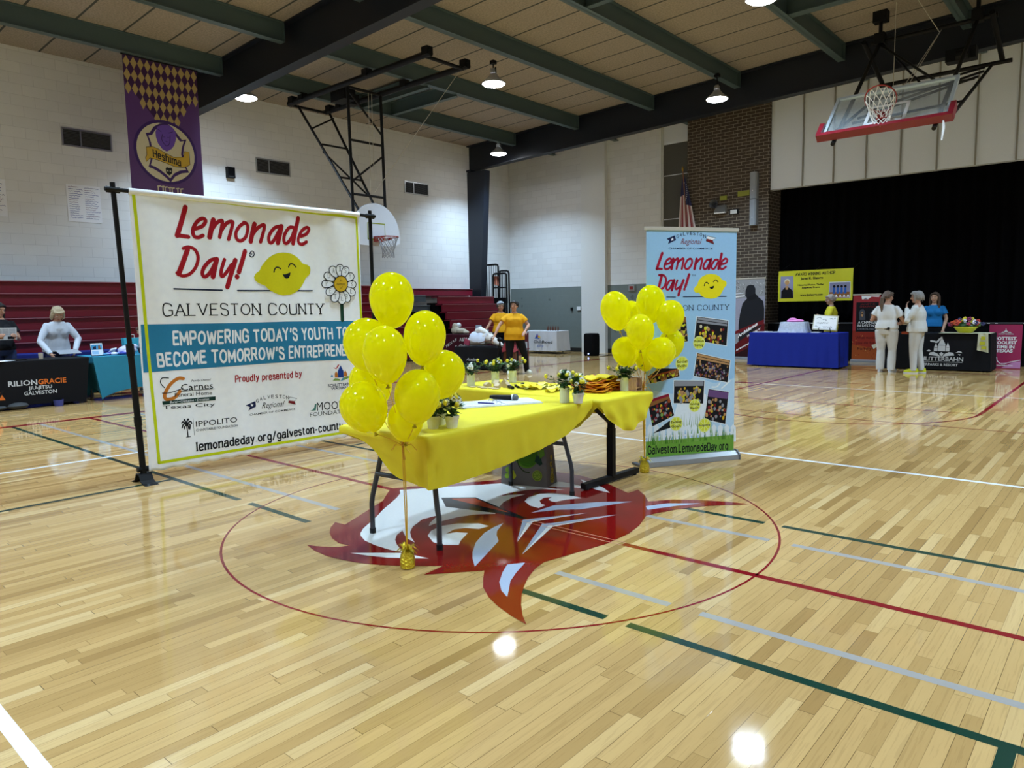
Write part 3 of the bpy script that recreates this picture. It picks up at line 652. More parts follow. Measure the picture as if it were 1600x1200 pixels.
M().loft([[(-.13, .05, .1), (.13, .05, .1), (.13, -.02, .1), (-.13, -.02, .1)], [(-.16, .05, -.08), (.16, .05, -.08), (.16, -.1, -.08), (-.16, -.1, -.08)]]).obj('housing', m_chrome, t, smooth=False); M().box((0, -.04, -.1), (.3, .1, .03)).obj('lamp_bar', m_white, t, smooth=False)
M().box((-5.03, 14.935, 3.88), (.26, .03, .13)).box((-5.03, 14.92, 3.88), (.18, .02, .1), 1).one('wall_plaque', 'small white plaque in a black frame on the brick pier', 'sign', [m_black, m_white], (-5.03, 14.93, 3.88), smooth=False)
m_yg = mat('yellow_green_plate', '8d9232', .6)
M().box((-5.33, 14.94, 4.27), (.2, .02, .12)).one('wall_plate', 'yellow green plate beside the round horn on the brick pier', 'plate', m_yg, (-5.33, 14.94, 4.27), smooth=False)
M().box((-4.77, 14.94, 4.33), (.32, .02, .13)).one('wall_plate', 'yellow green plate left of the column loudspeakers', 'plate', m_yg, (-4.77, 14.94, 4.33), smooth=False)
# flag on a staff set in a wall bracket
t = thing('wall_flag', 'striped flag with white stars drooping from a staff at the brick pier', 'flag', (-6.45, 14.9, 3.0))
M().tube([(-6.32, 15.0, 2.6), (-6.46, 14.8, 5.1)], .017, 8).obj('staff', mat('oak_staff', '7a5030', .5), t, True); M().ell((-6.463, 14.795, 5.17), (.03, .03, .07), 10, 8).obj('finial', mat('brass', 'b08a3a', .3, .8), t, True)
M().box((-6.31, 15.02, 2.6), (.08, .1, .12)).obj('bracket', m_chrome, t, True, smooth=False)
def flg(u, v):
    w = .42*(v**.7); s = (u-.5); z = 5.02-1.9*v
    x = -6.45+.1*v+s*w*1.55; y = 14.82+.12*v+.06*math.sin(u*19)*v
    return (x, y, z-abs(s)*.25*v)
m = M(); m.grid(flg, 26, 14)
m.mi = [(1 if (j < 6 and i > 12) or (j < 4) else (2 if (i//2) % 2 else 3)) for j in range(14) for i in range(26)]
fo = m.obj('cloth', [m_white, mat('flag_blue', '1d2450', .7), mat('flag_red', '8a2030', .7), mat('flag_white', 'd6cdcf', .7)], t, True)
m = M()
for k in range(14):
    u, v = .55+.4*((k*7) % 10)/10, .12+.27*((k*3) % 10)/10; p = flg(u, v); m.ell((p[0], p[1]-.012, p[2]), (.014, .006, .014), 6, 4)
m.obj('star', m_white, fo, True)

# ---------------------------------------------------------------- white fabric display banner
BANNER = [["P","teal",[[19,1363],[928,1351],[1384,1352],[2215,1338],[2329,1336],[2308,918],[2194,925],[1361,951],[623,951],[12,953]]],["S","lime",26,0,[[36,2460],[2296,2434]]],["S","lime",26,0,[[36,2460],[85,160]]],["S","lime",26,0,[[85,160],[2284,146]]],["S","lime",26,0,[[2296,2434],[2346,359],[2284,146]]],["S","crim",46,1,[[472,2380],[426,2253],[377,2128]]],["S","crim",36,1,[[376,2130],[480,2123]]],["S","crim",34,1,[[540,2197],[610,2225],[643,2275],[614,2293],[564,2258],[526,2191],[529,2136],[567,2123],[610,2143]]],["S","crim",46,1,[[713,2288],[690,2212],[668,2130]]],["S","crim",34,1,[[689,2193],[741,2261],[788,2288],[797,2272],[780,2204],[761,2136]]],["S","crim",34,1,[[783,2199],[838,2269],[891,2286],[895,2265],[871,2191],[846,2121]]],["S","crim",34,1,[[1023,2287],[967,2251],[924,2189],[928,2131],[970,2116],[1026,2157],[1052,2237],[1044,2278],[1012,2289]]],["S","crim",46,1,[[1124,2283],[1098,2198],[1075,2116]]],["S","crim",34,1,[[1097,2179],[1153,2247],[1213,2282],[1223,2263],[1201,2190],[1175,2117]]],["S","crim",34,1,[[1386,2280],[1325,2259],[1269,2190],[1260,2131],[1286,2115],[1330,2165],[1394,2278]]],["S","crim",46,1,[[1397,2281],[1376,2196],[1352,2117]]],["S","crim",34,1,[[1537,2276],[1480,2272],[1426,2200],[1419,2131],[1449,2120],[1500,2175],[1546,2277]]],["S","crim",46,1,[[1590,2373],[1552,2247],[1517,2121]]],["S","crim",34,1,[[1613,2196],[1684,2226],[1713,2276],[1685,2289],[1627,2250],[1585,2180],[1588,2132],[1629,2119],[1680,2147]]],["S","crim",46,1,[[464,2015],[417,1907],[367,1796]]],["S","crim",30,1,[[422,2018],[472,2034],[529,2014],[553,1949],[528,1864],[467,1798],[399,1778],[352,1803]]],["S","crim",34,1,[[723,1939],[660,1923],[598,1856],[580,1799],[603,1775],[653,1820],[715,1927]]],["S","crim",46,1,[[718,1935],[694,1859],[672,1777]]],["S","crim",34,1,[[792,1935],[752,1832],[753,1781],[794,1809],[861,1893]]],["S","crim",46,1,[[900,1934],[839,1780],[802,1685]]],["S","crim",46,1,[[1007,2022],[968,1922],[928,1825]]],["C","crim",907,1782,24],["S","navy",10,1,[[1053,1997],[1078,2026],[1100,2018],[1101,1989],[1076,1971],[1054,1983]]],["T","navy","R",1065,1983,1090,1987,26,"s"],["S","navy",14,0,[[317,1665],[748,1655]]],["S","navy",14,0,[[904,1653],[1722,1657]]],["P","lemon",[[1084,1784],[1107,1818],[1145,1843],[1169,1889],[1209,1936],[1254,1977],[1299,2003],[1349,2020],[1399,2027],[1449,2026],[1500,2016],[1550,1994],[1588,1965],[1621,1931],[1650,1922],[1679,1918],[1708,1898],[1714,1868],[1704,1827],[1679,1806],[1648,1780],[1632,1749],[1609,1719],[1578,1683],[1536,1652],[1495,1629],[1454,1617],[1375,1609],[1331,1617],[1288,1631],[1246,1654],[1215,1675],[1195,1699],[1174,1708],[1138,1721],[1112,1737],[1093,1755]]],["S","ink",13,1,[[1291,1834],[1302,1862],[1319,1880],[1344,1880],[1366,1868]]],["S","ink",13,1,[[1453,1888],[1465,1911],[1483,1921],[1511,1915],[1538,1890]]],["P","ink",[[1382,1818],[1404,1815],[1432,1821],[1455,1831],[1471,1835],[1465,1807],[1450,1781],[1429,1772],[1409,1776],[1395,1793]]],["S","stem",44,0,[[2065,1544],[2063,1448],[2062,1351]]],["P","fab",[[1834,1727],[1840,1745],[1856,1759],[1880,1766],[1907,1766],[1935,1760],[1958,1751],[1973,1740],[1978,1728],[1972,1717],[1955,1706],[1931,1696],[1903,1689],[1876,1688],[1853,1695],[1838,1709]]],["S","ink",9,0,[[1834,1727],[1840,1745],[1856,1759],[1880,1766],[1907,1766],[1935,1760],[1958,1751],[1973,1740],[1978,1728],[1972,1717],[1955,1706],[1931,1696],[1903,1689],[1876,1688],[1853,1695],[1838,1709],[1834,1727]]],["T","ink","P",1879,1713,1906,1713,46,"l"],["P","fab",[[1873,1833],[1890,1846],[1913,1851],[1937,1846],[1959,1833],[1978,1815],[1990,1795],[1995,1779],[1992,1767],[1979,1759],[1958,1757],[1932,1760],[1905,1767],[1882,1780],[1867,1796],[1864,1815]]],["S","ink",9,0,[[1873,1833],[1890,1846],[1913,1851],[1937,1846],[1959,1833],[1978,1815],[1990,1795],[1995,1779],[1992,1767],[1979,1759],[1958,1757],[1932,1760],[1905,1767],[1882,1780],[1867,1796],[1864,1815],[1873,1833]]],["T","ink","D",1908,1791,1935,1792,46,"l"],["P","fab",[[1952,1909],[1975,1913],[1997,1908],[2016,1893],[2029,1870],[2035,1845],[2035,1821],[2030,1803],[2020,1793],[2005,1792],[1986,1799],[1964,1813],[1944,1832],[1931,1854],[1928,1876],[1935,1895]]],["S","ink",9,0,[[1952,1909],[1975,1913],[1997,1908],[2016,1893],[2029,1870],[2035,1845],[2035,1821],[2030,1803],[2020,1793],[2005,1792],[1986,1799],[1964,1813],[1944,1832],[1931,1854],[1928,1876],[1935,1895],[1952,1909]]],["T","ink","A",1967,1847,1994,1847,46,"l"],["P","fab",[[2056,1933],[2079,1930],[2096,1917],[2105,1896],[2104,1871],[2097,1845],[2085,1823],[2071,1808],[2058,1802],[2044,1806],[2030,1819],[2018,1840],[2010,1864],[2009,1889],[2017,1911],[2034,1927]]],["S","ink",9,0,[[2056,1933],[2079,1930],[2096,1917],[2105,1896],[2104,1871],[2097,1845],[2085,1823],[2071,1808],[2058,1802],[2044,1806],[2030,1819],[2018,1840],[2010,1864],[2009,1889],[2017,1911],[2034,1927],[2056,1933]]],["T","ink","I",2043,1864,2071,1865,46,"l"],["P","fab",[[2151,1912],[2170,1901],[2179,1884],[2177,1862],[2165,1840],[2146,1819],[2125,1803],[2106,1794],[2091,1794],[2080,1802],[2074,1819],[2073,1841],[2077,1866],[2088,1888],[2106,1905],[2128,1913]]],["S","ink",9,0,[[2151,1912],[2170,1901],[2179,1884],[2177,1862],[2165,1840],[2146,1819],[2125,1803],[2106,1794],[2091,1794],[2080,1802],[2074,1819],[2073,1841],[2077,1866],[2088,1888],[2106,1905],[2128,1913],[2151,1912]]],["T","ink","S",2113,1848,2141,1849,46,"l"],["P","fab",[[2236,1834],[2245,1817],[2242,1798],[2227,1781],[2205,1768],[2178,1760],[2153,1758],[2132,1759],[2120,1766],[2117,1778],[2122,1794],[2134,1813],[2152,1832],[2174,1845],[2197,1851],[2219,1847]]],["S","ink",9,0,[[2236,1834],[2245,1817],[2242,1798],[2227,1781],[2205,1768],[2178,1760],[2153,1758],[2132,1759],[2120,1766],[2117,1778],[2122,1794],[2134,1813],[2152,1832],[2174,1845],[2197,1851],[2219,1847],[2236,1834]]],["T","ink","Y",2175,1791,2204,1792,46,"l"],["P","fab",[[2267,1725],[2260,1706],[2243,1692],[2221,1685],[2194,1687],[2169,1694],[2148,1704],[2135,1716],[2131,1728],[2137,1739],[2153,1750],[2176,1760],[2203,1766],[2229,1766],[2250,1759],[2264,1744]]],["S","ink",9,0,[[2267,1725],[2260,1706],[2243,1692],[2221,1685],[2194,1687],[2169,1694],[2148,1704],[2135,1716],[2131,1728],[2137,1739],[2153,1750],[2176,1760],[2203,1766],[2229,1766],[2250,1759],[2264,1744],[2267,1725]]],["T","ink","K",2197,1711,2226,1711,46,"l"],["P","fab",[[2244,1619],[2225,1606],[2201,1602],[2176,1608],[2153,1623],[2135,1642],[2123,1662],[2119,1679],[2123,1691],[2136,1698],[2158,1699],[2185,1696],[2213,1688],[2236,1674],[2251,1657],[2253,1637]]],["S","ink",9,0,[[2244,1619],[2225,1606],[2201,1602],[2176,1608],[2153,1623],[2135,1642],[2123,1662],[2119,1679],[2123,1691],[2136,1698],[2158,1699],[2185,1696],[2213,1688],[2236,1674],[2251,1657],[2253,1637],[2244,1619]]],["T","ink","E",2180,1633,2209,1634,46,"l"],["P","fab",[[2156,1541],[2132,1538],[2109,1545],[2091,1562],[2080,1586],[2075,1612],[2076,1636],[2082,1654],[2092,1664],[2108,1664],[2127,1656],[2149,1640],[2168,1620],[2181,1596],[2183,1573],[2174,1554]]],["S","ink",9,0,[[2156,1541],[2132,1538],[2109,1545],[2091,1562],[2080,1586],[2075,1612],[2076,1636],[2082,1654],[2092,1664],[2108,1664],[2127,1656],[2149,1640],[2168,1620],[2181,1596],[2183,1573],[2174,1554],[2156,1541]]],["T","ink","R",2116,1577,2144,1577,46,"l"],["P","fab",[[2065,1516],[2042,1520],[2025,1534],[2015,1556],[2015,1582],[2022,1609],[2033,1632],[2047,1648],[2060,1654],[2074,1650],[2089,1636],[2101,1614],[2110,1588],[2112,1561],[2104,1538],[2087,1522]]],["S","ink",9,0,[[2065,1516],[2042,1520],[2025,1534],[2015,1556],[2015,1582],[2022,1609],[2033,1632],[2047,1648],[2060,1654],[2074,1650],[2089,1636],[2101,1614],[2110,1588],[2112,1561],[2104,1538],[2087,1522],[2065,1516]]],["T","ink","E",2049,1558,2077,1557,46,"l"],["P","fab",[[1955,1542],[1938,1554],[1930,1573],[1933,1595],[1946,1618],[1966,1638],[1987,1654],[2007,1663],[2022,1663],[2032,1654],[2037,1637],[2037,1613],[2031,1588],[2019,1564],[2000,1547],[1978,1540]]],["S","ink",9,0,[[1955,1542],[1938,1554],[1930,1573],[1933,1595],[1946,1618],[1966,1638],[1987,1654],[2007,1663],[2022,1663],[2032,1654],[2037,1637],[2037,1613],[2031,1588],[2019,1564],[2000,1547],[1978,1540],[1955,1542]]],["T","ink","T",1969,1577,1997,1577,46,"l"],["P","fab",[[1878,1621],[1871,1638],[1874,1657],[1888,1674],[1910,1687],[1936,1695],[1962,1699],[1982,1697],[1994,1691],[1997,1679],[1992,1662],[1980,1643],[1962,1624],[1940,1611],[1916,1605],[1895,1609]]],["S","ink",9,0,[[1878,1621],[1871,1638],[1874,1657],[1888,1674],[1910,1687],[1936,1695],[1962,1699],[1982,1697],[1994,1691],[1997,1679],[1992,1662],[1980,1643],[1962,1624],[1940,1611],[1916,1605],[1895,1609],[1878,1621]]],["T","ink","E",1912,1635,1939,1635,46,"l"],["P","gold",[[2146,1731],[2142,1708],[2132,1688],[2117,1670],[2098,1656],[2076,1648],[2054,1645],[2031,1647],[2011,1656],[1994,1669],[1981,1686],[1974,1707],[1972,1728],[1976,1750],[1986,1771],[2000,1788],[2019,1802],[2040,1811],[2062,1814],[2085,1812],[2105,1804],[2123,1791],[2136,1773],[2144,1753]]],["S","ink",10,0,[[2146,1731],[2142,1708],[2132,1688],[2117,1670],[2098,1656],[2076,1648],[2054,1645],[2031,1647],[2011,1656],[1994,1669],[1981,1686],[1974,1707],[1972,1728],[1976,1750],[1986,1771],[2000,1788],[2019,1802],[2040,1811],[2062,1814],[2085,1812],[2105,1804],[2123,1791],[2136,1773],[2144,1753],[2146,1731]]],["T","ink","in",2044,1756,2074,1756,30,"i"],["T","ink","memory",2004,1715,2113,1719,28,"i"],["T","ink","of",2044,1679,2079,1681,30,"i"],["T","ink","GALVESTON COUNTY",202,1433,1855,1420,102,"l"],["T","fab","EMPOWERING TODAY'S YOUTH TO",278,1180,2127,1166,106,"h"],["T","fab","BECOME TOMORROW'S ENTREPRENEURS",129,1002,2307,982,106,"h"],["T","crim","Proudly presented by",830,797,1548,791,58,"h"],["S","orangeb",30,1,[[353,873],[302,878],[234,836],[183,766],[176,720],[206,703],[263,715],[313,763]]],["S","ink",8,1,[[177,809],[148,854],[164,894],[219,889]]],["S","ink",7,1,[[156,764],[229,761],[343,788]]],["T","ink","Carnes",323,766,616,760,62,"t"],["S","ink",5,0,[[322,760],[628,756]]],["T","ink","Family Owned",423,838,600,836,20,"i"],["T","ink","Funeral Home",263,718,602,706,36,"t"],["P","dkgreen",[[149,693],[633,685],[631,650],[151,661]]],["T","fab","Burial \u2022 Cremation \u2022 Donation",215,666,569,658,22,"i"],["T","ink","Texas City",151,621,621,598,34,"t"],["S","ink",10,1,[[354,352],[352,402],[348,461]]],["S","ink",7,0,[[338,348],[376,348]]],["S","ink",13,1,[[348,461],[322,469],[306,438]]],["S","ink",13,1,[[348,463],[319,489],[306,481]]],["S","ink",13,1,[[349,466],[334,506],[329,502]]],["S","ink",13,1,[[349,466],[363,507],[372,501]]],["S","ink",13,1,[[350,463],[385,485],[397,466]]],["S","ink",13,1,[[350,461],[379,457],[376,418]]],["S","ink",13,1,[[348,459],[330,444],[327,427]]],["S","ink",13,1,[[350,459],[363,444],[367,420]]],["S","ink",3,0,[[413,511],[413,355]]],["T","ink","IPPOLITO",435,428,825,421,52,"t"],["T","ink","CHARITABLE FOUNDATION",432,385,828,378,24,"t"],["T","ink","lemonadeday.org/galveston-county",420,210,2016,194,72,"B"],["P","navy2",[[925,566],[1030,598],[1032,544],[950,512],[969,545]]],["P","fab",[[993,578],[997,566],[1010,564],[999,558],[1002,545],[992,554],[980,548],[985,560],[975,568],[988,567]]],["P","fab",[[1391,599],[1479,574],[1448,552],[1381,565]]],["P","dred",[[1381,565],[1448,552],[1459,516],[1375,544]]],["S","ink",4,0,[[1391,599],[1479,574],[1448,552],[1459,516],[1375,544],[1391,599]]],["T","ink","G",1035,582,1061,580,36,"t"],["T","ink","A",1075,598,1102,596,36,"t"],["T","ink","L",1116,604,1143,602,36,"t"],["T","ink","V",1157,607,1184,605,36,"t"],["T","ink","E",1198,606,1226,604,36,"t"],["T","ink","S",1240,603,1267,601,36,"t"],["T","ink","T",1281,598,1309,596,36,"t"],["T","ink","O",1319,591,1347,589,36,"t"],["T","ink","N",1354,582,1382,580,36,"t"],["T","ink","Regional",1090,518,1338,513,60,"c"],["T","ink","CHAMBER OF COMMERCE",960,461,1451,463,20,"t"],["P","sage",[[1625,428],[1657,437],[1678,460],[1686,493],[1708,496],[1695,427]]],["T","ink","MOODY",1711,421,2115,404,92,"s"],["T","ink","FOUNDATION",1622,369,2140,354,44,"s"],["P","blue",[[1972,746],[1972,814],[2012,873],[2047,808],[2047,744]]],["P","orangeb",[[1933,749],[1933,792],[1951,815],[1970,789],[1972,746]]],["P","orangeb",[[2047,751],[2052,796],[2073,815],[2092,779],[2088,747]]],["P","red2",[[1914,858],[1953,847],[1975,881],[1999,884],[1981,861],[1953,836]]],["P","leaf",[[1906,717],[1934,743],[1981,733],[2009,710],[1966,714]]],["P","leaf",[[2015,710],[2049,739],[2105,752],[2118,733],[2061,713]]],["P","skyb",[[1882,764],[1897,784],[1916,767],[1902,757]]],["P","skyb",[[2007,708],[2035,740],[2056,738],[2027,707]]],["T","navy2","SCHLITTERBAHN",1846,655,2218,648,32,"b"],["T","navy2","WATERPARK",1884,622,2174,615,28,"b"]]
BX, BY0 = -3.08, -1.13
m_fab = mat('banner_fabric', 'f8f9fd', .75, spec=.2, bump=.06, bscale=18)
def rip(u, v): return .011*math.sin(u*10+.5*math.sin(v*1.7))*(.3+.25*v)+.0022*math.sin(u*23+v*2.3)+.006*math.sin(v*4+u*2)
t = thing('display_banner', 'large white fabric event banner on a black pole stand, happy lemon and red lettering', 'banner', (BX, .05, 0))
def bfn(u, v, o): return (rip(u, v)+o, u+BY0-.05, v)
def bcl(a, b):
    u = a*2.335; v = .095+b*(2.475-.095)+.006*math.sin(u*40)*(1-b)
    return bfn(u, v, 0)
m = M().grid(bcl, 110, 90)
fb = m.obj('fabric', m_fab, t, fixn=False)
sol = fb.modifiers.new('thick', 'SOLIDIFY'); sol.thickness = .0012; sol.offset = -1
artwork(BANNER, bfn, 'printed_artwork', fb, .0012, 4e-4, L=.035)
M().tube([tuple(Vector(bfn(i/60*2.335, 2.468, 0))*.3+Vector((-.006, bfn(i/60*2.335, 2.468, 0)[1]*.7, 2.468*.7))) for i in range(61)], .026, 12).obj('pole_sleeve', m_fab, t)
for y, nm in ((-1.24, 0), (1.38, 1)):
    yy = y-.05
    yt = yy; yy = yy+(.08 if nm == 0 else 0); pz = lambda z: (-.035, yy+(yt-yy)*z/2.53, z)
    M().cyl(pz(.03), pz(1.15), .026).cyl(pz(1.15), pz(2.53), .02).cyl(pz(1.1), pz(1.2), .032).cyl(pz(.5), pz(.58), .031).obj('pole', m_black, t)
    prof = [(-.17, 0), (-.1, .012), (-.06, .03), (-.03, .085), (.03, .085), (.06, .03), (.1, .012), (.17, 0)]
    m = M(); m.loft([[(-.035+p, yy+s, z) for p, z in prof]+[(-.035+p, yy+s, max(z-.012, 0)) for p, z in reversed(prof)] for s in (-.055, .055)]); m.obj('foot', m_black, t, smooth=False)
    M().cyl((-.035, yt-.05, 2.47), (-.035, yt+.05, 2.47), .026).cyl((-.035, yy-.05, .12), (-.035, yy+.05, .12), .024).obj('clamp', m_black, t)
M().cyl((-.012, -1.36, 2.47), (-.012, 1.38, 2.47), .017).obj('crossbar', m_black, t)
M().cyl((-.036, -1.25, .125), (-.036, 1.36, .125), .012).obj('bottom_bar', m_black, t)

# ---------------------------------------------------------------- blue roll-up banner
ROLL = [["P","pick",[[16,221],[15,357],[41,385],[67,354],[68,222]]],["P","pick",[[81,216],[80,353],[106,380],[132,349],[133,217]]],["P","pick",[[146,211],[145,348],[171,376],[198,345],[198,212]]],["P","pick",[[212,206],[211,344],[237,372],[264,340],[264,207]]],["P","pick",[[278,201],[277,339],[303,367],[330,336],[331,202]]],["P","pick",[[344,196],[343,335],[370,363],[397,331],[398,197]]],["P","pick",[[411,191],[410,330],[436,358],[464,327],[465,192]]],["P","pick",[[478,186],[477,326],[504,354],[531,322],[533,187]]],["P","pick",[[546,181],[545,321],[572,349],[599,317],[601,182]]],["P","pick",[[614,176],[613,316],[640,345],[668,313],[669,177]]],["P","pick",[[683,171],[681,312],[708,340],[736,308],[738,172]]],["P","pick",[[752,166],[750,307],[778,335],[806,303],[808,166]]],["P","pick",[[822,160],[820,302],[847,331],[875,298],[878,161]]],["P","pick",[[892,155],[889,297],[917,326],[946,294],[948,156]]],["S","pick",16,0,[[-26,268],[897,246]]],["P","navy2",[[201,2029],[283,2060],[295,2019],[216,1984],[226,2015]]],["P","fab",[[258,2041],[263,2030],[276,2030],[265,2023],[269,2012],[258,2018],[248,2012],[251,2023],[241,2029],[254,2030]]],["P","fab",[[615,2060],[706,2042],[671,2023],[609,2036]]],["P","dred",[[609,2036],[671,2023],[688,1987],[602,2015]]],["S","ink",4,0,[[615,2060],[706,2042],[671,2023],[688,1987],[602,2015],[615,2060]]],["T","navy2","G",299,2037,324,2037,32,"t"],["T","navy2","A",333,2051,358,2050,32,"t"],["T","navy2","L",367,2059,392,2058,32,"t"],["T","navy2","V",401,2064,426,2063,32,"t"],["T","navy2","E",435,2066,460,2066,32,"t"],["T","navy2","S",469,2066,494,2065,32,"t"],["T","navy2","T",503,2063,528,2062,32,"t"],["T","navy2","O",538,2055,563,2055,32,"t"],["T","navy2","N",575,2041,601,2040,32,"t"],["T","dred2","Regional",342,1986,561,1986,50,"c"],["T","navy2","CHAMBER OF COMMERCE",222,1938,672,1939,17,"t"],["S","crim2",26,1,[[159,1903],[129,1828],[105,1766]]],["S","crim2",20,1,[[103,1768],[156,1765]]],["S","crim2",20,1,[[188,1805],[236,1819],[250,1847],[230,1857],[198,1833],[181,1791],[191,1766],[220,1768],[242,1785]]],["S","crim2",26,1,[[270,1854],[252,1766]]],["S","crim2",20,1,[[263,1815],[300,1852],[320,1850],[303,1766]]],["S","crim2",20,1,[[311,1815],[354,1852],[374,1851],[357,1766]]],["S","crim2",20,1,[[441,1857],[414,1843],[387,1796],[396,1768],[426,1770],[458,1810],[458,1848],[439,1857]]],["S","crim2",26,1,[[507,1855],[486,1766]]],["S","crim2",20,1,[[497,1810],[540,1853],[564,1851],[547,1766]]],["S","crim2",20,1,[[645,1849],[612,1844],[579,1796],[585,1768],[613,1772],[649,1834]]],["S","crim2",26,1,[[657,1853],[635,1766]]],["S","crim2",20,1,[[729,1849],[696,1844],[663,1796],[669,1769],[697,1772],[735,1835]]],["S","crim2",26,1,[[768,1902],[736,1766]]],["S","crim2",20,1,[[764,1806],[814,1820],[829,1846],[808,1859],[775,1835],[753,1791],[762,1766],[787,1767],[815,1785]]],["S","crim2",26,1,[[156,1712],[120,1581]]],["S","crim2",20,1,[[128,1712],[178,1707],[199,1665],[178,1608],[136,1580]]],["S","crim2",20,1,[[264,1664],[232,1660],[203,1613],[205,1587],[232,1591],[269,1650]]],["S","crim2",26,1,[[280,1666],[257,1579]]],["S","crim2",20,1,[[312,1664],[291,1607],[302,1586],[335,1607]]],["S","crim2",26,1,[[375,1666],[345,1597],[324,1533]]],["S","crim2",26,1,[[432,1716],[394,1607]]],["C","crim2",384,1586,13],["T","navy2","TM",459,1701,498,1701,16,"s"],["S","navy2",8,0,[[205,1519],[294,1517]]],["S","navy2",8,0,[[373,1518],[823,1516]]],["P","lemon2",[[479,1577],[493,1606],[515,1620],[531,1663],[564,1696],[608,1715],[658,1722],[709,1715],[748,1698],[777,1666],[806,1659],[825,1642],[823,1618],[799,1594],[779,1560],[751,1521],[712,1503],[661,1496],[605,1504],[560,1524],[535,1553],[499,1553]]],["S","ink",9,1,[[589,1615],[596,1636],[615,1645],[632,1632]]],["S","ink",9,1,[[685,1648],[696,1662],[715,1664],[732,1647]]],["P","ink",[[641,1605],[665,1606],[693,1616],[688,1595],[671,1583],[654,1587]]],["T","navy2","GALVESTON COUNTY",-12,1399,861,1396,44,"l"],["F",1,[[518,1337],[845,1293],[832,1065],[490,1125]]],["F",2,[[326,1341],[402,1339],[424,1117],[327,1106]]],["F",3,[[522,1007],[874,925],[849,722],[490,799]]],["F",4,[[16,816],[133,882],[329,874],[341,801],[42,749]]],["F",5,[[286,766],[600,749],[591,537],[282,560]]],["F",6,[[16,595],[230,649],[288,447],[65,359]]],["F",7,[[646,670],[862,631],[830,332],[607,392]]],["P","maroon",[[14,600],[230,650],[234,626],[16,575]]],["P","ink",[[71,295],[244,405],[250,336]]],["C","paleY",540,1099,62],["G","ylw",540,1099,62],["T","ink","Problem",490,1105,590,1105,22,"b"],["T","ink","Solving",494,1068,586,1068,22,"b"],["C","paleY",364,918,66],["G","ylw",364,918,66],["T","ink","Social",310,924,418,924,23,"b"],["T","ink","Skills",315,885,413,885,23,"b"],["C","paleY",501,525,60],["G","ylw",501,525,60],["T","ink","Giving",452,531,550,531,21,"b"],["T","ink","Back",456,495,546,495,21,"b"],["C","paleY",309,369,66],["G","ylw",309,369,66],["T","ink","Setting",255,375,363,375,23,"b"],["T","ink","Goals",260,336,358,336,23,"b"],["C","paleY",605,335,66],["G","ylw",605,335,66],["T","ink","Budgeting",545,328,665,328,19,"b"],["S","pick",14,1,[[683,686],[735,688],[768,721]]],["S","pick",14,1,[[786,670],[826,698],[878,736]]],["T","ink","Galveston.LemonadeDay.org",17,113,865,91,66,"B"]]
RZ = math.atan2(.795, .475)
t = thing('roll_up_banner', 'light blue roll-up banner with smiling lemon, snapshots and picket fence', 'banner', (.2375, 2.3475, 0), RZ)
rfn = lambda u, v, o: (u-.463, -o, v)
pn = M().grid(lambda a, b: rfn(a*.925, .075+b*2.035, 0), 4, 8).obj('panel', ink('sky'), t, fixn=False)
els = []
R = random.Random(4)
els.append(['P', 'sky2', [(0, 280), (925, 280), (925, 760), (700, 720), (500, 800), (300, 640), (0, 700)]]); els.append(['P', 'pick', [(250, 300), (650, 300), (620, 620), (480, 680), (330, 600)]])
nf = sum(1 for e in ROLL if e[0] in 'PS' and e[1] == 'pick' and e is not None and len(e) == 3)
blades = [['P', 'grass', [(0, 76), (925, 76), (925, 225), (0, 225)]]]
for k in range(90):
    x = R.uniform(5, 920); h = R.uniform(225, 320); s = R.uniform(-18, 18); blades.append(['P', R.choice(['grass', 'grass2', 'leaf']), [(x-5, 190), (x+5, 190), (x+s, h)]])
for k in range(60):
    x = R.uniform(300, 700); h = R.uniform(330, 480); s = R.uniform(-30, 30); els.append(['P', R.choice(['grass', 'grass2', 'leaf']), [(x-5, 260), (x+5, 260), (x+s, h)]])
fence = [e for e in ROLL if e[1] == 'pick' and e[0] in ('P', 'S')][:15]
rest = [e for e in ROLL if e not in fence]
artwork(els+fence+blades+rest, rfn, 'printed_artwork', pn, .001, 6e-5)
M().loft([[(x, y, z) for y, z in ((-.075, .002), (-.07, .045), (-.03, .078), (.03, .078), (.07, .045), (.075, .002))] for x in (-.475, .475)]).obj('base_housing', mat('silver_housing', 'a9abae', .3, .6), t, smooth=False)
for x in (-.478, .478): M().loft([[(x+d, y, z) for y, z in ((-.08, 0), (-.077, .05), (-.035, .085), (.035, .085), (.077, .05), (.08, 0))] for d in (-.008, .008)]).obj('end_cap', mat('cap_grey', '55585c', .4), t, smooth=False)
M().bar((-.52, -.09, .012), (-.52, .12, .012), .04, .018).bar((-.52, .0, .012), (-.46, .0, .012), .03, .018).obj('swivel_foot', m_grey, t, smooth=False)
M().box((0, 0, 2.118), (.955, .022, .03)).obj('top_rail', mat('rail_silver', 'cfc9bd', .4, .3), t, smooth=False)
M().cyl((0, .02, .05), (0, .02, 2.1), .008).obj('support_pole', m_grey, t)

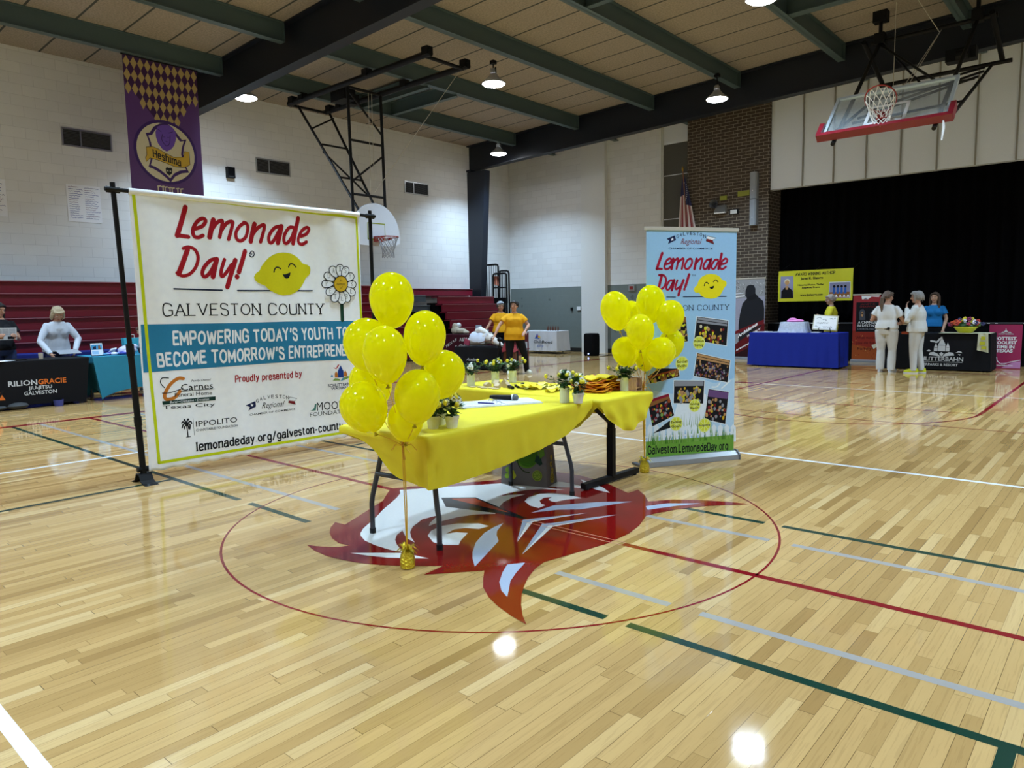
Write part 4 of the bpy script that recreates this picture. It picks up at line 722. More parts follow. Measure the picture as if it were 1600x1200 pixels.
# ---------------------------------------------------------------- folding tables with yellow stretch covers
m_yc = mat('yellow_spandex', 'e6d52c', .55, spec=.25, bump=.03, bscale=9)
m_ytop = m_yc
def interp(tab, s):
    for (a, x), (b, y) in zip(tab, tab[1:]):
        if s <= b: return x+(y-x)*max(0, (s-a))/(b-a)
    return tab[-1][1]
def cover(hx, hy, zt, hems, pull, seed, n=(30, 70), wr=.006):
    """hems: near(-y), right(+x), far(+y), left(-x) tables of (s, z) walking counter-clockwise; pull: inward amount by corner"""
    per = []; cr = .025
    sides = [((-hx, -hy), (hx, -hy), n[0]), ((hx, -hy), (hx, hy), n[1]), ((hx, hy), (-hx, hy), n[0]), ((-hx, hy), (-hx, -hy), n[1])]
    for k, (a, b, c) in enumerate(sides):
        L_ = math.hypot(b[0]-a[0], b[1]-a[1])
        for i in range(c):
            s = i/c; per.append((a[0]+(b[0]-a[0])*s, a[1]+(b[1]-a[1])*s, k, s*L_, s))
    def corner(x, y):
        dx, dy = hx-abs(x), hy-abs(y)
        if dx < cr and dy < cr:
            q = math.hypot(cr-dx, cr-dy) or 1
            return (math.copysign(hx-cr+(cr-dx)/q*cr, x), math.copysign(hy-cr+(cr-dy)/q*cr, y))
        return x, y
    N = len(per); rings = []
    levels = [0, .012, .03, .05, .12, .25, .4, .55, .7, .82, .92, 1.0]
    zs = [interp(hems[k], s) for (x, y, k, s, q) in per]
    for _ in range(3): zs = [(zs[i-1]+2*zs[i]+zs[(i+1) % N])/4 for i in range(N)]
    for li, l in enumerate(levels):
        ring = []
        for i, (x, y, k, s, q) in enumerate(per):
            x, y = corner(x, y); zb = min(zs[i], zt-.045)
            if li == 0: e = .012; px, py, pz = x*(1-e/hx), y*(1-e/hy), zt
            elif li < 4: px, py, pz = x*(1-(.004 if li == 1 else 0)/hx), y*(1-(.004 if li == 1 else 0)/hy), zt-l+.008
            else:
                pz = zt-.042+(zb-(zt-.042))*((l-.05)/.95)
                d = (zt-.042-pz); depth = zt-.042-zb
                f = pull(x, y, k, q)*(d/.33)**.9
                ph = noise.noise(Vector((x*6, y*6, pz*9+seed)))
                wv = wr*math.sin((x*23+y*31)+pz*(26 if k in (0, 2) else 9)+2*ph)*min(1, d/.1)+1.3*wr*ph*min(1, d/.08)
                if k in (0, 2): nx, ny = 0, (-1 if k == 0 else 1)
                else: nx, ny = (1 if k == 1 else -1), 0
                px = x-(x/hx)*f*(1 if k in (1, 3) or abs(x) > hx*.7 else abs(x)/hx)+nx*wv; py = y-(y/hy)*f*(1 if k in (0, 2) or abs(y) > hy*.9 else 0)+ny*wv
            ring.append((px, py, pz))
        rings.append(ring)
    m = M(); m.loft(rings, cap=False)
    m.f.append(list(range(N-1, -1, -1))[::-1]); m.mi.append(0)
    return m
TZ = .73
t = thing('folding_table', 'white folding table on grey steel legs under the nearer yellow cover', 'table', (-.16, -.045, 0), math.radians(4.3))
M().box((0, 0, TZ-.024), (.745, 1.81, .04)).obj('tabletop', m_white, t, smooth=False)
for y in (-.75, .75):
    for x in (-1, 1):
        lg = M().tube([(.20*x, y*.92, .69), (.215*x, y*.95, .56), (.285*x, y, .25), (.295*x, y, .2), (.295*x, y, .0)], .0165, 10).obj('leg', m_grey, t)
        M().cyl((.295*x, y, 0), (.295*x, y, .035), .02).obj('foot_cap', m_rub, lg)
    M().cyl((-.25, y*.985, .40), (.25, y*.985, .40), .0155).obj('cross_bar', m_grey, t)
near = [(0, .69), (.16, .67), (.24, .645), (.32, .585), (.38, .47), (.43, .437), (.59, .412), (.72, .402), (.80, .40)]
right = [(0, .40), (.26, .392), (.5, .402), (.78, .42), (1.15, .453), (1.49, .506), (1.62, .558), (1.78, .63), (1.86, .685)]
far = [(0, .685), (.76, .66)]; left = [(0, .66), (.9, .5), (1.5, .52), (1.86, .69)]
m = cover(.388, .93, TZ, [near, right, far, left], lambda x, y, k, q: (.10 if k == 0 else .05 if y < -.5 else .035), 1.0, wr=.0035)
m.one('tablecloth', 'bright yellow stretch cover on the nearer table, pulled low at its near end', 'tablecloth', [m_yc], (-.16, -.045, 0), rz=math.radians(4.3), world=False, angle=1.2)
BCX, BCY, BRZ = -.67, 1.30, math.radians(-2.0)
t = thing('folding_table', 'black T-legged table under the farther yellow cover', 'table', (BCX, BCY, 0), BRZ)
M().box((0, 0, TZ-.024), (1.81, .72, .04)).obj('tabletop', m_white, t, smooth=False)
for x in (.745, -.745):
    lg = M().box((x, 0, .36), (.05, .035, .66)).box((x, 0, .25), (.06, .045, .4)).obj('leg', m_black, t, smooth=False)
    M().box((x, 0, .035), (.05, .76, .045)).obj('foot_bar', m_black, lg, smooth=False)
    for y in (-.34, .34): M().cyl((x, y, 0), (x, y, .02), .02).obj('glide', m_rub, lg)
    M().bar((x+.0, -.3, .69), (x, -.02, .5), .03, .02).bar((x, .3, .69), (x, .02, .5), .03, .02).obj('brace', m_black, lg, smooth=False)
bnear = [(0, .69), (.1, .62), (.3, .5), (.8, .46), (1.52, .455), (1.62, .50), (1.74, .60), (1.80, .685)]
bright = [(0, .69), (.06, .60), (.21, .50), (.31, .455), (.41, .445), (.6, .52), (.69, .62), (.75, .69)]
bfar = [(0, .69), (.3, .5), (1.5, .48), (1.84, .69)]; bleft = [(0, .69), (.4, .5), (.75, .69)]
m = cover(.92, .375, TZ, [bnear, bright, bfar, bleft], lambda x, y, k, q: .03 if k in (0, 2) else -.01, 4.0, (90, 40), .011)
m.one('tablecloth', 'yellow stretch cover bunched around the farther table beside the blue banner', 'tablecloth', [m_yc], (BCX, BCY, 0), rz=BRZ, world=False, angle=1.2)

# ---------------------------------------------------------------- balloons
m_bal = NT('yellow_balloon', .09, .6); m_bal.color('f9f10a')
tr = m_bal.t.nodes.new('ShaderNodeBsdfTranslucent'); tr.inputs[0].default_value = (*lin('fffb2a'), 1)
ms = m_bal.t.nodes.new('ShaderNodeMixShader'); ms.inputs[0].default_value = .6
m_bal.link(m_bal.b.outputs[0], ms.inputs[1]); m_bal.link(tr.outputs[0], ms.inputs[2]); m_bal.link(ms.outputs[0], m_bal.t.nodes['Material Output'].inputs[0]); m_bal = m_bal.m
m_knot = mat('balloon_knot', 'b8a80c', .5); m_rib = mat('yellow_ribbon', 'd6a91e', .4); m_foil = mat('gold_foil', 'e0c634', .22, .8, bump=.8, bscale=90)
def balloon(c, r, k, tie, lb, grp, tilt=.5):
    c = Vector(c); d = (c-Vector(tie)); d.normalize(); ax = (Vector((0, 0, 1))*(1-tilt)+d*tilt).normalized()
    h = r*k
    Rm_ = Vector((0, 0, 1)).rotation_difference(ax).to_matrix()
    prof = []
    for i in range(25):
        a = math.pi*(.035+.965*i/24); z = -math.cos(a); rr = math.sin(a)*(1-.17*((1-z)/2)**1.5)
        prof.append((max(rr, .012)*r if i < 24 else .002, z*h))
    bot = -h
    t = thing('balloon', lb, 'balloon', c+ax*bot*1.0, group=grp)
    t.location = c+ax*bot; WM[t] = Matrix.Translation(c+ax*bot)
    M().lathe(prof, c, 32, rot=Rm_).obj('skin', m_bal, t, True)
    kp = c+ax*(bot-.004)
    M().lathe([(.014, .012), (.007, 0), (.006, -.006), (.013, -.016), (.011, -.018)], kp, 10, rot=Rm_).obj('knot', m_knot, t, True)
    return kp-ax*.006
def cluster(items, tie, base, lbr, lbw, grp, col_top):
    t = thing('balloon_ribbons', lbr, 'ribbon', base)
    ks = [balloon(c, r, k, tie, lb, grp, tl) for (c, r, k, lb, tl) in items]
    tie = Vector(tie)
    for i, k in enumerate(ks):
        mid = (k+tie)/2+Vector((.02*math.sin(i*2), .02*math.cos(i*3), 0))
        M().tube([k, mid, tie], .0022, 5).obj('ribbon', m_rib, t, True)
    b = Vector(base)
    m = M()
    for i in range(4):
        o = Vector((.006*math.cos(i*1.6), .006*math.sin(i*1.6), 0)); m.tube([tie+o, (tie+b)/2+o*1.2+Vector((.004, .0, 0)), b+Vector((0, 0, .13))+o*.3], .0035, 5)
    m.obj('ribbon_strand', m_rib, t, True)
    m = M()
    for i in range(5):
        a = i*1.3+.5; m.tube([tie, tie+Vector((.05*math.cos(a), .05*math.sin(a), .01)), tie+Vector((.075*math.cos(a+.4), .075*math.sin(a+.4), -.03+.02*(i % 2)))], .0025, 5)
    m.obj('ribbon_end', m_rib, t, True); M().tube([tie+Vector((.01, 0, .06)), tie+Vector((-.004, 0, 0)), tie+Vector((.004, .004, -.08))], .006, 6).obj('tie', mat('red_string', 'b05a3a', .6), t, True)
    t = thing('balloon_weight', lbw, 'balloon weight', base)
    M().lathe([(.034, 0), (.042, .006), (.043, .055), (.036, .085), (.022, .1)], n=18).obj('foil_cup', m_foil, t)
    m = M(); R = random.Random(3)
    for i in range(22):
        a = R.uniform(0, 6.28); l = R.uniform(.04, .09); w_ = .008; up = R.uniform(.3, 1.2)
        d = Vector((math.cos(a), math.sin(a), 0)); n_ = Vector((-d.y, d.x, 0))*w_
        p0 = Vector((0, 0, .09)); p1 = p0+d*l*.5+Vector((0, 0, l*.6*up)); p2 = p0+d*l+Vector((0, 0, l*.5*up-.02))
        m.add([p0-n_, p0+n_, p1+n_, p1-n_, p2], [(0, 1, 2, 3), (3, 2, 4)])
    m.obj('tinsel', m_foil, t, fixn=False)
G1 = 'yellow balloons of the near cluster at the table end'
cluster([((.173, -1.059, 1.50), .130, 1.2, 'topmost yellow balloon of the near cluster', .25), ((.085, -1.17, 1.255), .138, 1.1, 'yellow balloon at the upper left of the near cluster, against the white banner', .45),
         ((.367, -1.276, 1.215), .121, 1.28, 'front yellow balloon in the middle of the near cluster', .35), ((.351, -.985, 1.29), .122, 1.25, 'yellow balloon at the upper right of the near cluster', .45),
         ((.29, -.80, 1.07), .132, 1.1, 'rightmost yellow balloon of the near cluster', .6), ((-.04, -1.06, 1.02), .13, 1.1, 'yellow balloon peeping out behind at the left of the near cluster', .7),
         ((.18, -1.28, .925), .134, 1.08, 'lowest left yellow balloon of the near cluster', .5), ((.439, -1.13, .985), .127, 1.18, 'yellow balloon low at the right front of the near cluster', .4),
         ((.285, -1.085, .835), .105, 1.1, 'small low yellow balloon between the two lowest ones of the near cluster', .3)],
        (.268, -1.095, .70), (.268, -1.09, 0), 'bundle of yellow ribbons running down from the near balloon cluster to the floor', 'gold foil balloon weight on the red emblem below the near cluster', G1, 0)
G2 = 'yellow balloons of the far cluster beside the blue banner'
cluster([((-.088, 1.60, 1.404), .134, 1.28, 'leftmost yellow balloon of the far cluster', .6), ((-.15, 1.95, 1.34), .12, 1.28, 'yellow balloon showing as a sliver behind the leftmost and topmost of the far cluster', .5),
         ((.098, 1.86, 1.455), .132, 1.28, 'topmost yellow balloon of the far cluster', .4), ((.285, 1.86, 1.342), .126, 1.18, 'yellow balloon at the right of the far cluster, over the word county', .5),
         ((.195, 1.53, 1.228), .121, 1.24, 'front yellow balloon in the middle of the far cluster', .4), ((.30, 1.68, 1.05), .128, 1.05, 'lowest right yellow balloon of the far cluster', .5),
         ((-.03, 1.66, 1.05), .122, 1.1, 'lowest left yellow balloon of the far cluster, behind the potted lemons', .5), ((.207, 2.02, 1.10), .12, 1.17, 'yellow balloon behind at the right of the far cluster', .5),
         ((.06, 1.84, .985), .10, 1.12, 'low yellow balloon behind the lowest left one of the far cluster', .4)],
        (.10, 1.735, .74), (.113, 1.738, 0), 'bundle of yellow ribbons running down from the far balloon cluster past the blue banner', 'gold foil balloon weight at the foot of the blue banner', G2, 0)

# ---------------------------------------------------------------- potted lemons and daisies
m_leaf = mat('leaf_green', '2c4a26', .5, vary=.4, bscale=25); m_leaf2 = mat('leaf_green_light', '4d7a3a', .5, vary=.3); m_lem = mat('lemon_fruit', 'e8d92e', .4); m_pet = mat('daisy_petal', 'eef0ea', .6); m_ctr = mat('daisy_centre', 'd2c03a', .6); m_tin = mat('grey_tin', 'dfe3e9', .5, 0, bump=.1, bscale=14)
def pot(x, y, kind, lb, seed, spread=.07, hh=.11, nl=5, nd=4, arms=0):
    R = random.Random(seed)
    t = thing('potted_lemon_plant', lb, 'potted plant', (x, y, TZ), group='small potted lemon and daisy arrangements')
    if kind == 'cup': H_ = .078; M().lathe([(.028, 0), (.031, 0), (.041, .055), (.0415, .058), (.045, .06), (.046, .076), (.043, .078), (.04, .07)], n=24).obj('pot', m_cream, t)
    else: H_ = .115; M().lathe([(.036, 0), (.037, .002), (.037, .112), (.039, .115), (.035, .115), (.034, .1)], n=24).obj('pot', m_tin, t)
    M().lathe([(.035, H_-.012), (.001, H_-.008)], n=14).obj('soil', mat('moss', '3a3a24', .9), t)
    m = M(); tips = []
    def leaf(p, d, l, mi):
        d = d.normalized(); s = d.cross(Vector((0, 0, 1)))
        s = (s.normalized() if s.length > .01 else Vector((1, 0, 0)))*l*.4; up = Vector((0, 0, l*.12))
        m.add([p, p+d*l*.45+s, p+d*l, p+d*l*.45-s, p+d*l*.45+up], [(0, 1, 4), (1, 2, 4), (2, 3, 4), (3, 0, 4)], mi)
    cz = H_+hh*.45
    for k in range(260):
        v = Vector((R.gauss(0, 1), R.gauss(0, 1), R.gauss(.15, .8))).normalized()
        q = R.uniform(.25, 1)
        leaf(Vector((v.x*spread*q, v.y*spread*q, cz+v.z*hh*.55*q)), v+Vector((R.uniform(-.6, .6), R.uniform(-.6, .6), .2)), R.uniform(.022, .038), R.random() < .3)
    m.tube([(0, 0, H_-.01), (0, 0, H_+hh*.4)], .006, 5)
    for a in range(arms):
        an = a*6.28/max(arms, 1)+R.uniform(-.4, .4)+seed; d = Vector((math.cos(an), math.sin(an), .62)); L_ = R.uniform(.13, .18)
        m.tube([(0, 0, H_), d*L_*.5+Vector((0, 0, H_+.01)), d*L_+Vector((0, 0, H_-.015))], .0022, 5)
        for k in range(12):
            p = d*L_*R.uniform(.4, 1)+Vector((R.uniform(-.012, .012), R.uniform(-.012, .012), H_+R.uniform(-.015, .015))); leaf(p, d+Vector((R.uniform(-1, 1), R.uniform(-1, 1), R.uniform(-.3, .6))), R.uniform(.018, .03), R.random() < .3)
        tips.append(d*L_+Vector((0, 0, H_)))
    m.obj('foliage', [m_leaf, m_leaf2], t, fixn=False)
    camd = Vector((3.311-x, -3.639-y, .6)).normalized()
    for k in range(nl):
        if k < len(tips): p = tips[k]
        else:
            v = Vector((R.uniform(-1, 1), R.uniform(-1, 1), R.uniform(-.1, 1)))+camd*.8; v.normalize(); p = Vector((v.x*spread, v.y*spread, cz+v.z*hh*.6))
        M().ell(p, (.0145, .0145, .0175), 10, 8).obj('lemon', m_lem, t)
    for k in range(nd):
        v = Vector((R.uniform(-1, 1), R.uniform(-1, 1), R.uniform(0, 1)))+camd*.9; v.normalize(); p = Vector((v.x*spread*1.02, v.y*spread*1.02, cz+v.z*hh*.62))
        q = Vector((0, 0, 1)).rotation_difference((v+camd).normalized()).to_matrix(); mm_ = M()
        for j in range(9):
            a = j*6.28/9; mm_.ell(p+q @ Vector((.012*math.cos(a), .012*math.sin(a), 0)), (.008, .0045, .002), 6, 4, 0, q @ Matrix.Rotation(a, 3, 'Z'))
        mm_.ell(p+q @ Vector((0, 0, .002)), (.0055, .0055, .003), 8, 5, 1, q); mm_.obj('daisy', [m_pet, m_ctr], t)
pot(.195, -.645, 'cup', 'cream pot of lemons and daisies in front at the near end of the table', 1, .062, .12, 6, 5)
pot(.115, -.725, 'cup', 'cream pot of lemons half hidden by balloons at the near end of the table', 2, .06, .11, 4, 4)
pot(.045, -.60, 'cup', 'cream pot of lemons standing behind two others at the near end of the table', 3, .06, .1, 3, 3)
pot(.065, .66, 'tin', 'tall grey tin of lemons at the far end of the nearer table', 4, .055, .12, 5, 5, 3)
pot(.168, .69, 'cup', 'small cream pot of lemons beside the tall tin at the far end', 5, .06, .13, 6, 4)
pot(-1.374, 1.12, 'tin', 'grey tin of daisies nearest the balloons on the farther table', 6, .065, .09, 4, 5, 4)
pot(-1.34, 1.42, 'tin', 'grey tin of lemons behind the little wooden houses', 7, .06, .1, 5, 3, 4)
pot(-1.25, 1.57, 'tin', 'grey tin of daisies at the back edge left of the black pens', 8, .06, .09, 4, 4, 4)
pot(.03, 1.55, 'tin', 'grey tin of lemon sprigs at the right corner by the blue banner', 9, .05, .07, 4, 3, 6)

# ---------------------------------------------------------------- things on the tables
def onmain(x, y): return (x, y)
t = thing('paper_binder', 'open white ring binder of papers lying across the nearer table', 'binder', (-.32, .33, TZ), math.radians(-28))
M().box((0, 0, .004), (.30, .62, .006)).obj('cover', m_white, t, smooth=False)
for y, n_ in ((-.16, 0), (.16, 1)): M().box((.0, y, .0105), (.275, .285, .006)).obj('page_stack', mat('paper', 'e2e6f0', .7), t, smooth=False)
for k in (-.09, 0, .09): M().tube([(k, -.02+.02*math.cos(a), .012+.02*math.sin(a)) for a in [i*math.pi/6 for i in range(7)]], .002, 6).obj('ring', m_chrome, t)
els = [['P', 'gry', [(-100, -60-18*k), (95-30*(k % 3), -60-18*k), (95-30*(k % 3), -63-18*k), (-100, -63-18*k)]] for k in range(11)]
artwork(els, lambda u, v, o: (u, v, .0135+o), 'printed_lines', t, .0004)
M().cyl((-.383, .185, TZ+.019), (-.262, .215, TZ+.019), .0055, n=10).cyl((-.262, .215, TZ+.019), (-.248, .2185, TZ+.019), .0055, .002, n=10).one('pen', 'dark blue pen lying on the white papers', 'pen', mat('blue_pen', '2a2a7a', .3), (-.32, .2, TZ+.014))
t = thing('microphone', 'black wireless microphone with grey mesh head lying on the papers', 'microphone', (-.35, .43, TZ+.03))
d = Vector((-.215+.46, .50-.40, 0)).normalized(); p0 = Vector((-.46, .40, TZ+.034))
M().tube([p0, p0+d*.02, p0+d*.17, p0+d*.185], [.014, .017, .02, .022], 14).obj('handle', m_black, t, True)
M().ell(p0+d*.205, (.027, .027, .027), 14, 10).obj('mesh_head', mat('mic_mesh', '6a6d70', .4, .5, bump=.5, bscale=300), t, True)
M().cyl(p0+d*.182, p0+d*.19, .0265).obj('collar', m_chrome, t, True)
m_ply = mat('plywood', 'c9b28a', .6)
R = random.Random(12)
for k, (x, y, h) in enumerate([(-1.20, 1.16, .035), (-1.12, 1.20, .05), (-1.04, 1.12, .035), (-1.06, 1.24, .06), (-.99, 1.19, .04)]):
    s = .03; a = R.uniform(0, 3)
    m = M(); prof = [(-s, 0), (s, 0), (s, h*.6), (0, h*1.2), (-s, h*.6)]; rt = Matrix.Rotation(a, 3, 'Z')
    m.prism([Vector((x, y, TZ+.001))+rt @ Vector((u, -s*.8, z)) for u, z in prof], rt @ Vector((0, s*1.6, 0)))
    m.one('toy_house', 'tiny plywood house on the farther table, %s' % ['nearest the balloons', 'second from the balloons', 'third from the balloons', 'tallest of the five', 'nearest the black pens'][k], 'toy house', m_ply, (x, y, TZ), 'tiny plywood houses', smooth=False)
for k in range(5): M().lathe([(.03, 0), (.034, .003), (.034, .008), (.0, .01)], (-1.27+.07*k, 1.04+.03*(k % 2), TZ), 14).one('wood_slice', 'flat round wood slice at the front edge of the farther table', 'wood slice', m_ply, (-1.27+.07*k, 1.04+.03*(k % 2), TZ), 'round wood slices')
for k, (x, y, x1, y1) in enumerate([(-1.02, 1.24, -.86, 1.13), (-1.0, 1.21, -.83, 1.09), (-.98, 1.30, -.86, 1.20), (-.99, 1.42, -.91, 1.30), (-.93, 1.45, -.84, 1.34), (-.88, 1.47, -.78, 1.37)]):
    M().bar((x, y, TZ+.012+.004*(k % 2)), (x1, y1, TZ+.012+.004*(k % 2)), .022, .018).one('black_marker', 'black marker stick on the farther table, %s' % ['front of the pair lying long', 'second of the pair lying long', 'crossing behind the long pair', 'first of three at the back', 'middle of three at the back', 'last of three at the back'][k], 'marker', m_black, (x, y, TZ), 'black marker sticks', smooth=False)
def heap(name, lb, cat, mats, c, r, n, seed, kind=None, flat=.5):
    R = random.Random(seed); m = M()
    for k in range(n):
        x, y = c[0]+R.uniform(-1, 1)*r[0], c[1]+R.uniform(-1, 1)*r[1]; z = TZ+R.uniform(.004, r[2])*(1-.6*abs(x-c[0])/r[0])
        s = R.uniform(.04, .08); a = R.uniform(0, 6.28); nn = 10
        rows = []
        for i in range(4):
            row = []
            for j in range(nn):
                b = j*6.28/nn; q = s*(i+.3)/3.3
                row.append((x+q*math.cos(b+a), y+q*.7*math.sin(b+a), z+.014*math.sin(b*3+k)*(i/3)+.012*(3-i)/3))
            rows.append(row)
        m.loft(rows, R.randrange(len(mats)), cap=True)
    return m.one(name, lb, cat, mats, (c[0], c[1], TZ), kind=kind, angle=1.5)
m_yf = mat('yellow_felt', 'e6cf20', .8); m_of = mat('orange_felt', 'e59a1c', .8); m_of2 = mat('orange_dark', 'cf6a1c', .8); m_py = mat('pale_yellow', 'e8e070', .8)
heap('felt_pieces', 'loose yellow felt pieces spread behind the tall tin', 'felt', [m_yf, m_py, m_yf], (-.62, 1.26, 0), (.24, .17, .05), 34, 5, 'stuff')
for k in range(13):
    z = TZ+.0+.0085*k; R = random.Random(k); a = R.uniform(-.25, .25); cx, cy = -.17+R.uniform(-.02, .02), 1.44+R.uniform(-.03, .03)
    def ap(u, v, k=k, a=a, cx=cx, cy=cy, z=z):
        x, y = (u-.5)*.26, (v-.5)*.36
        w_ = .008*math.sin(u*9+k*2)+.009*math.sin(v*12+k*1.7)+(.06*max(0, abs(u-.5)-.25)*(1 if k > 9 else .2))
        return (cx+x*math.cos(a)-y*math.sin(a), cy+x*math.sin(a)+y*math.cos(a), z+max(w_, -.003)+.006)
    m = M().grid(ap, 10, 12)
    o = m.one('folded_apron', 'folded orange cloth in the stack by the blue banner, ' + (['topmost', 'second from the top', 'third from the top', 'fourth from the top'][12-k] if k > 8 else ['bottom', 'second from the bottom', 'third from the bottom', 'fourth from the bottom', 'fifth from the bottom', 'sixth from the bottom', 'seventh from the bottom', 'eighth from the bottom', 'ninth from the bottom'][k]), 'folded cloth', [[m_of, m_of2, m_of][k % 3] if k < 11 else m_yf], (cx, cy, z), 'folded orange cloths in a stack', fixn=False)
    md = o.modifiers.new('thick', 'SOLIDIFY'); md.thickness = .006
t = thing('slatted_box', 'small pink slatted wooden box behind the tin of lemon sprigs', 'box', (.09, 1.595, TZ))
for k in range(7): M().box((-.05+.0165*k, -.04, .055), (.013, .006, .11)).box((-.05+.0165*k, .04, .055), (.013, .006, .11)).obj('slat', mat('pink_slat', 'c49a86', .7), t, smooth=False)
M().box((0, 0, .004), (.11, .08, .008)).box((0, 0, .03), (.112, .07, .01)).obj('base', mat('pink_slat'), t, smooth=False)

# ---------------------------------------------------------------- tote bag under the table
m_bag = mat('grey_tote', '6b6462', .8)
t = thing('tote_bag', 'grey shopping bag printed with green limes standing under the yellow table', 'bag', (-.45, .84, 0), math.atan2(.112, .397))
bw, bd, bh = .20, .10, .38
M().loft([[(-bw*s, -bd*q, z), (bw*s, -bd*q, z), (bw*s, bd*q, z), (-bw*s, bd*q, z)] for z, s, q in ((0, 1.03, 1.05), (.01, 1.04, 1.06), (.2, .98, .9), (bh, .95, .6))], cap=False).add([(-bw, -bd, .005), (bw, -bd, .005), (bw, bd, .005), (-bw, bd, .005)], [(0, 1, 2, 3)]).obj('body', m_bag, t, smooth=False)
bel = [['C', '5b8a24', 20, 250, 105], ['C', '3f6d12', 30, 245, 88], ['P', '4e8a18', [(-70, 190), (60, 170), (110, 330), (-80, 340)]], ['C', '8f9a3a', 120, 92, 44], ['C', '5d7a22', 120, 92, 37], ['G', '8fa63a', 120, 92, 36], ['C', '93b83a', -150, 70, 22], ['C', 'c4c83a', -95, 75, 26], ['C', 'c4c83a', -100, 105, 16], ['C', '86ad34', -140, 120, 26],
       ['P', '1d3a2c', [(95, 205), (140, 175), (165, 190), (150, 230), (110, 262)]], ['P', '5f8a2a', [(140, 230), (180, 260), (170, 310), (120, 300)]], ['S', '2c3a1a', 9, 1, [(-60, 240), (-50, 170), (0, 120), (50, 112)]]]
artwork(bel, lambda u, v, o: (u, -bd*(1.06-.8*v if v < .2 else .9-.3*(v-.2)/.18)-.003-o, v), 'printed_limes', t, .001)
bs = [['C', 'b09a2a', 0, 60, 40], ['C', 'b8a23a', 10, 120, 24], ['C', 'b8a23a', -8, 175, 24], ['C', 'b8a23a', 6, 230, 22], ['G', '6a5a20', 0, 60, 38], ['C', '3a3424', 2, 120, 9], ['C', '3a3424', -2, 175, 9]]
artwork(bs, lambda u, v, o: (bw*(1.04-.3*v)+.004+o, u*(1.1-.9*v), v), 'printed_border', t, .001)
M().tube([(-.09, -.06, .37), (-.08, -.07, .46), (-.03, -.07, .5), (.03, -.07, .5), (.08, -.07, .46), (.09, -.06, .37)], .008, 6).obj('handle', m_bag, t)

# ---------------------------------------------------------------- purple house banner hanging from a purlin
HESH = [["C","purp2",692,1027,610],["C","cream",692,1027,555],["P","purp2",[[325,1334],[409,1360],[488,1480],[614,1562],[738,1595],[856,1519],[971,1367],[1017,1313],[1108,1335],[1047,1182],[1024,1031],[1072,790],[1117,696],[975,665],[843,588],[748,466],[667,542],[550,625],[434,682],[336,705],[385,843],[397,1012],[374,1200]]],["P","cream",[[374,1296],[448,1319],[517,1424],[627,1494],[735,1523],[837,1456],[937,1324],[977,1277],[1056,1296],[1003,1163],[983,1032],[1024,823],[1063,741],[940,715],[826,647],[744,541],[673,606],[571,678],[470,728],[384,748],[427,869],[437,1016],[417,1179]]],["P","purp3",[[561,1493],[661,1546],[760,1563],[856,1519],[905,1430],[904,1307],[858,1178],[804,1109],[713,1047],[630,1083],[552,1180],[519,1294],[518,1390]]],["S","purp2",14,1,[[649,1363],[630,1264],[674,1186],[721,1157],[774,1214],[796,1363]]],["S","purp2",10,0,[[658,1317],[695,1323]]],["S","purp2",10,0,[[739,1317],[773,1323]]],["S","purp2",12,0,[[702,1239],[738,1237]]],["S","purp2",12,1,[[570,1446],[628,1408]]],["S","purp2",12,1,[[774,1408],[851,1445]]],["P","gold2",[[318,1072],[439,1102],[557,1072],[698,1008],[843,956],[1021,981],[1054,1097],[1143,1097],[1145,849],[1033,784],[856,774],[686,824],[518,862],[376,878],[299,796],[293,878],[320,930]]],["S","ink",9,0,[[318,1072],[439,1102],[557,1072],[698,1008],[843,956],[1021,981],[1054,1097],[1143,1097],[1145,849],[1033,784],[856,774],[686,824],[518,862],[376,878],[299,796],[293,878],[320,930],[318,1072]]],["T","ink","Heshima",434,922,971,806,120,"B"],["P","ink",[[667,724],[693,752],[729,740],[775,751],[796,729],[785,642],[732,594],[673,640]]],["C","cream",706,681,14],["C","cream",755,680,14],["S","cream",26,0,[[496,364],[541,374]]],["S","cream",22,0,[[501,357],[499,255]]],["S","cream",26,0,[[569,362],[614,372]]],["S","cream",22,0,[[593,358],[591,255]]],["S","cream",26,0,[[630,359],[675,369]]],["S","cream",22,0,[[634,352],[632,249]]],["S","cream",26,0,[[704,358],[749,367]]],["S","cream",22,0,[[728,353],[726,249]]],["S","cream",26,0,[[766,355],[811,364]]],["S","cream",22,0,[[770,348],[768,244]]],["S","cream",26,0,[[853,354],[899,364]]],["S","cream",22,0,[[878,350],[876,245]]],["S","cream",26,0,[[929,353],[975,363]]],["S","cream",22,0,[[933,346],[931,241]]]]
m_pur = mat('purple_vinyl', '5a3a78', .32, spec=.5)
t = thing('hanging_banner', 'purple hanging banner with gold diamonds and a lion crest high on the left', 'banner', (-11.2, 2.81, 3.55))
def hr(u, v): return .012*math.sin(u*6+.6)+.008*math.exp(-((u-.86)/.09)**2)*min(1, max(0, (v-1.3)))
hfn = lambda u, v, o: (hr(u, v)+o, u-.70, v)
fb = M().grid(lambda a, b: hfn(a*1.4, b*2.70, 0), 40, 30).obj('vinyl', m_pur, t, fixn=False)
els = [['P', '3f2350', [(0, 2230), (520, 1650), (720, 1560), (900, 1650), (1400, 2240), (1400, 2700), (0, 2700)]]]
for i in range(11):
    for j in range(5):
        x = 64+127*i; y = 2588-236*j
        bd_ = 1640+max(0, 480-x, x-930)*1.2
        if y > bd_-30: els.append(['P', 'b09a66', [(x, y-116), (x+60, y), (x, min(y+116, 2698)), (x-60, y)]])
artwork(els+HESH, hfn, 'printed_artwork', fb, .002, 8e-4, L=.05, matfn=lambda n: mat('vinyl_'+n, INK.get(n, n), .35, spec=.4))
M().cyl((0, -.72, 2.71), (0, .72, 2.71), .015).obj('hanging_rod', m_black, t)

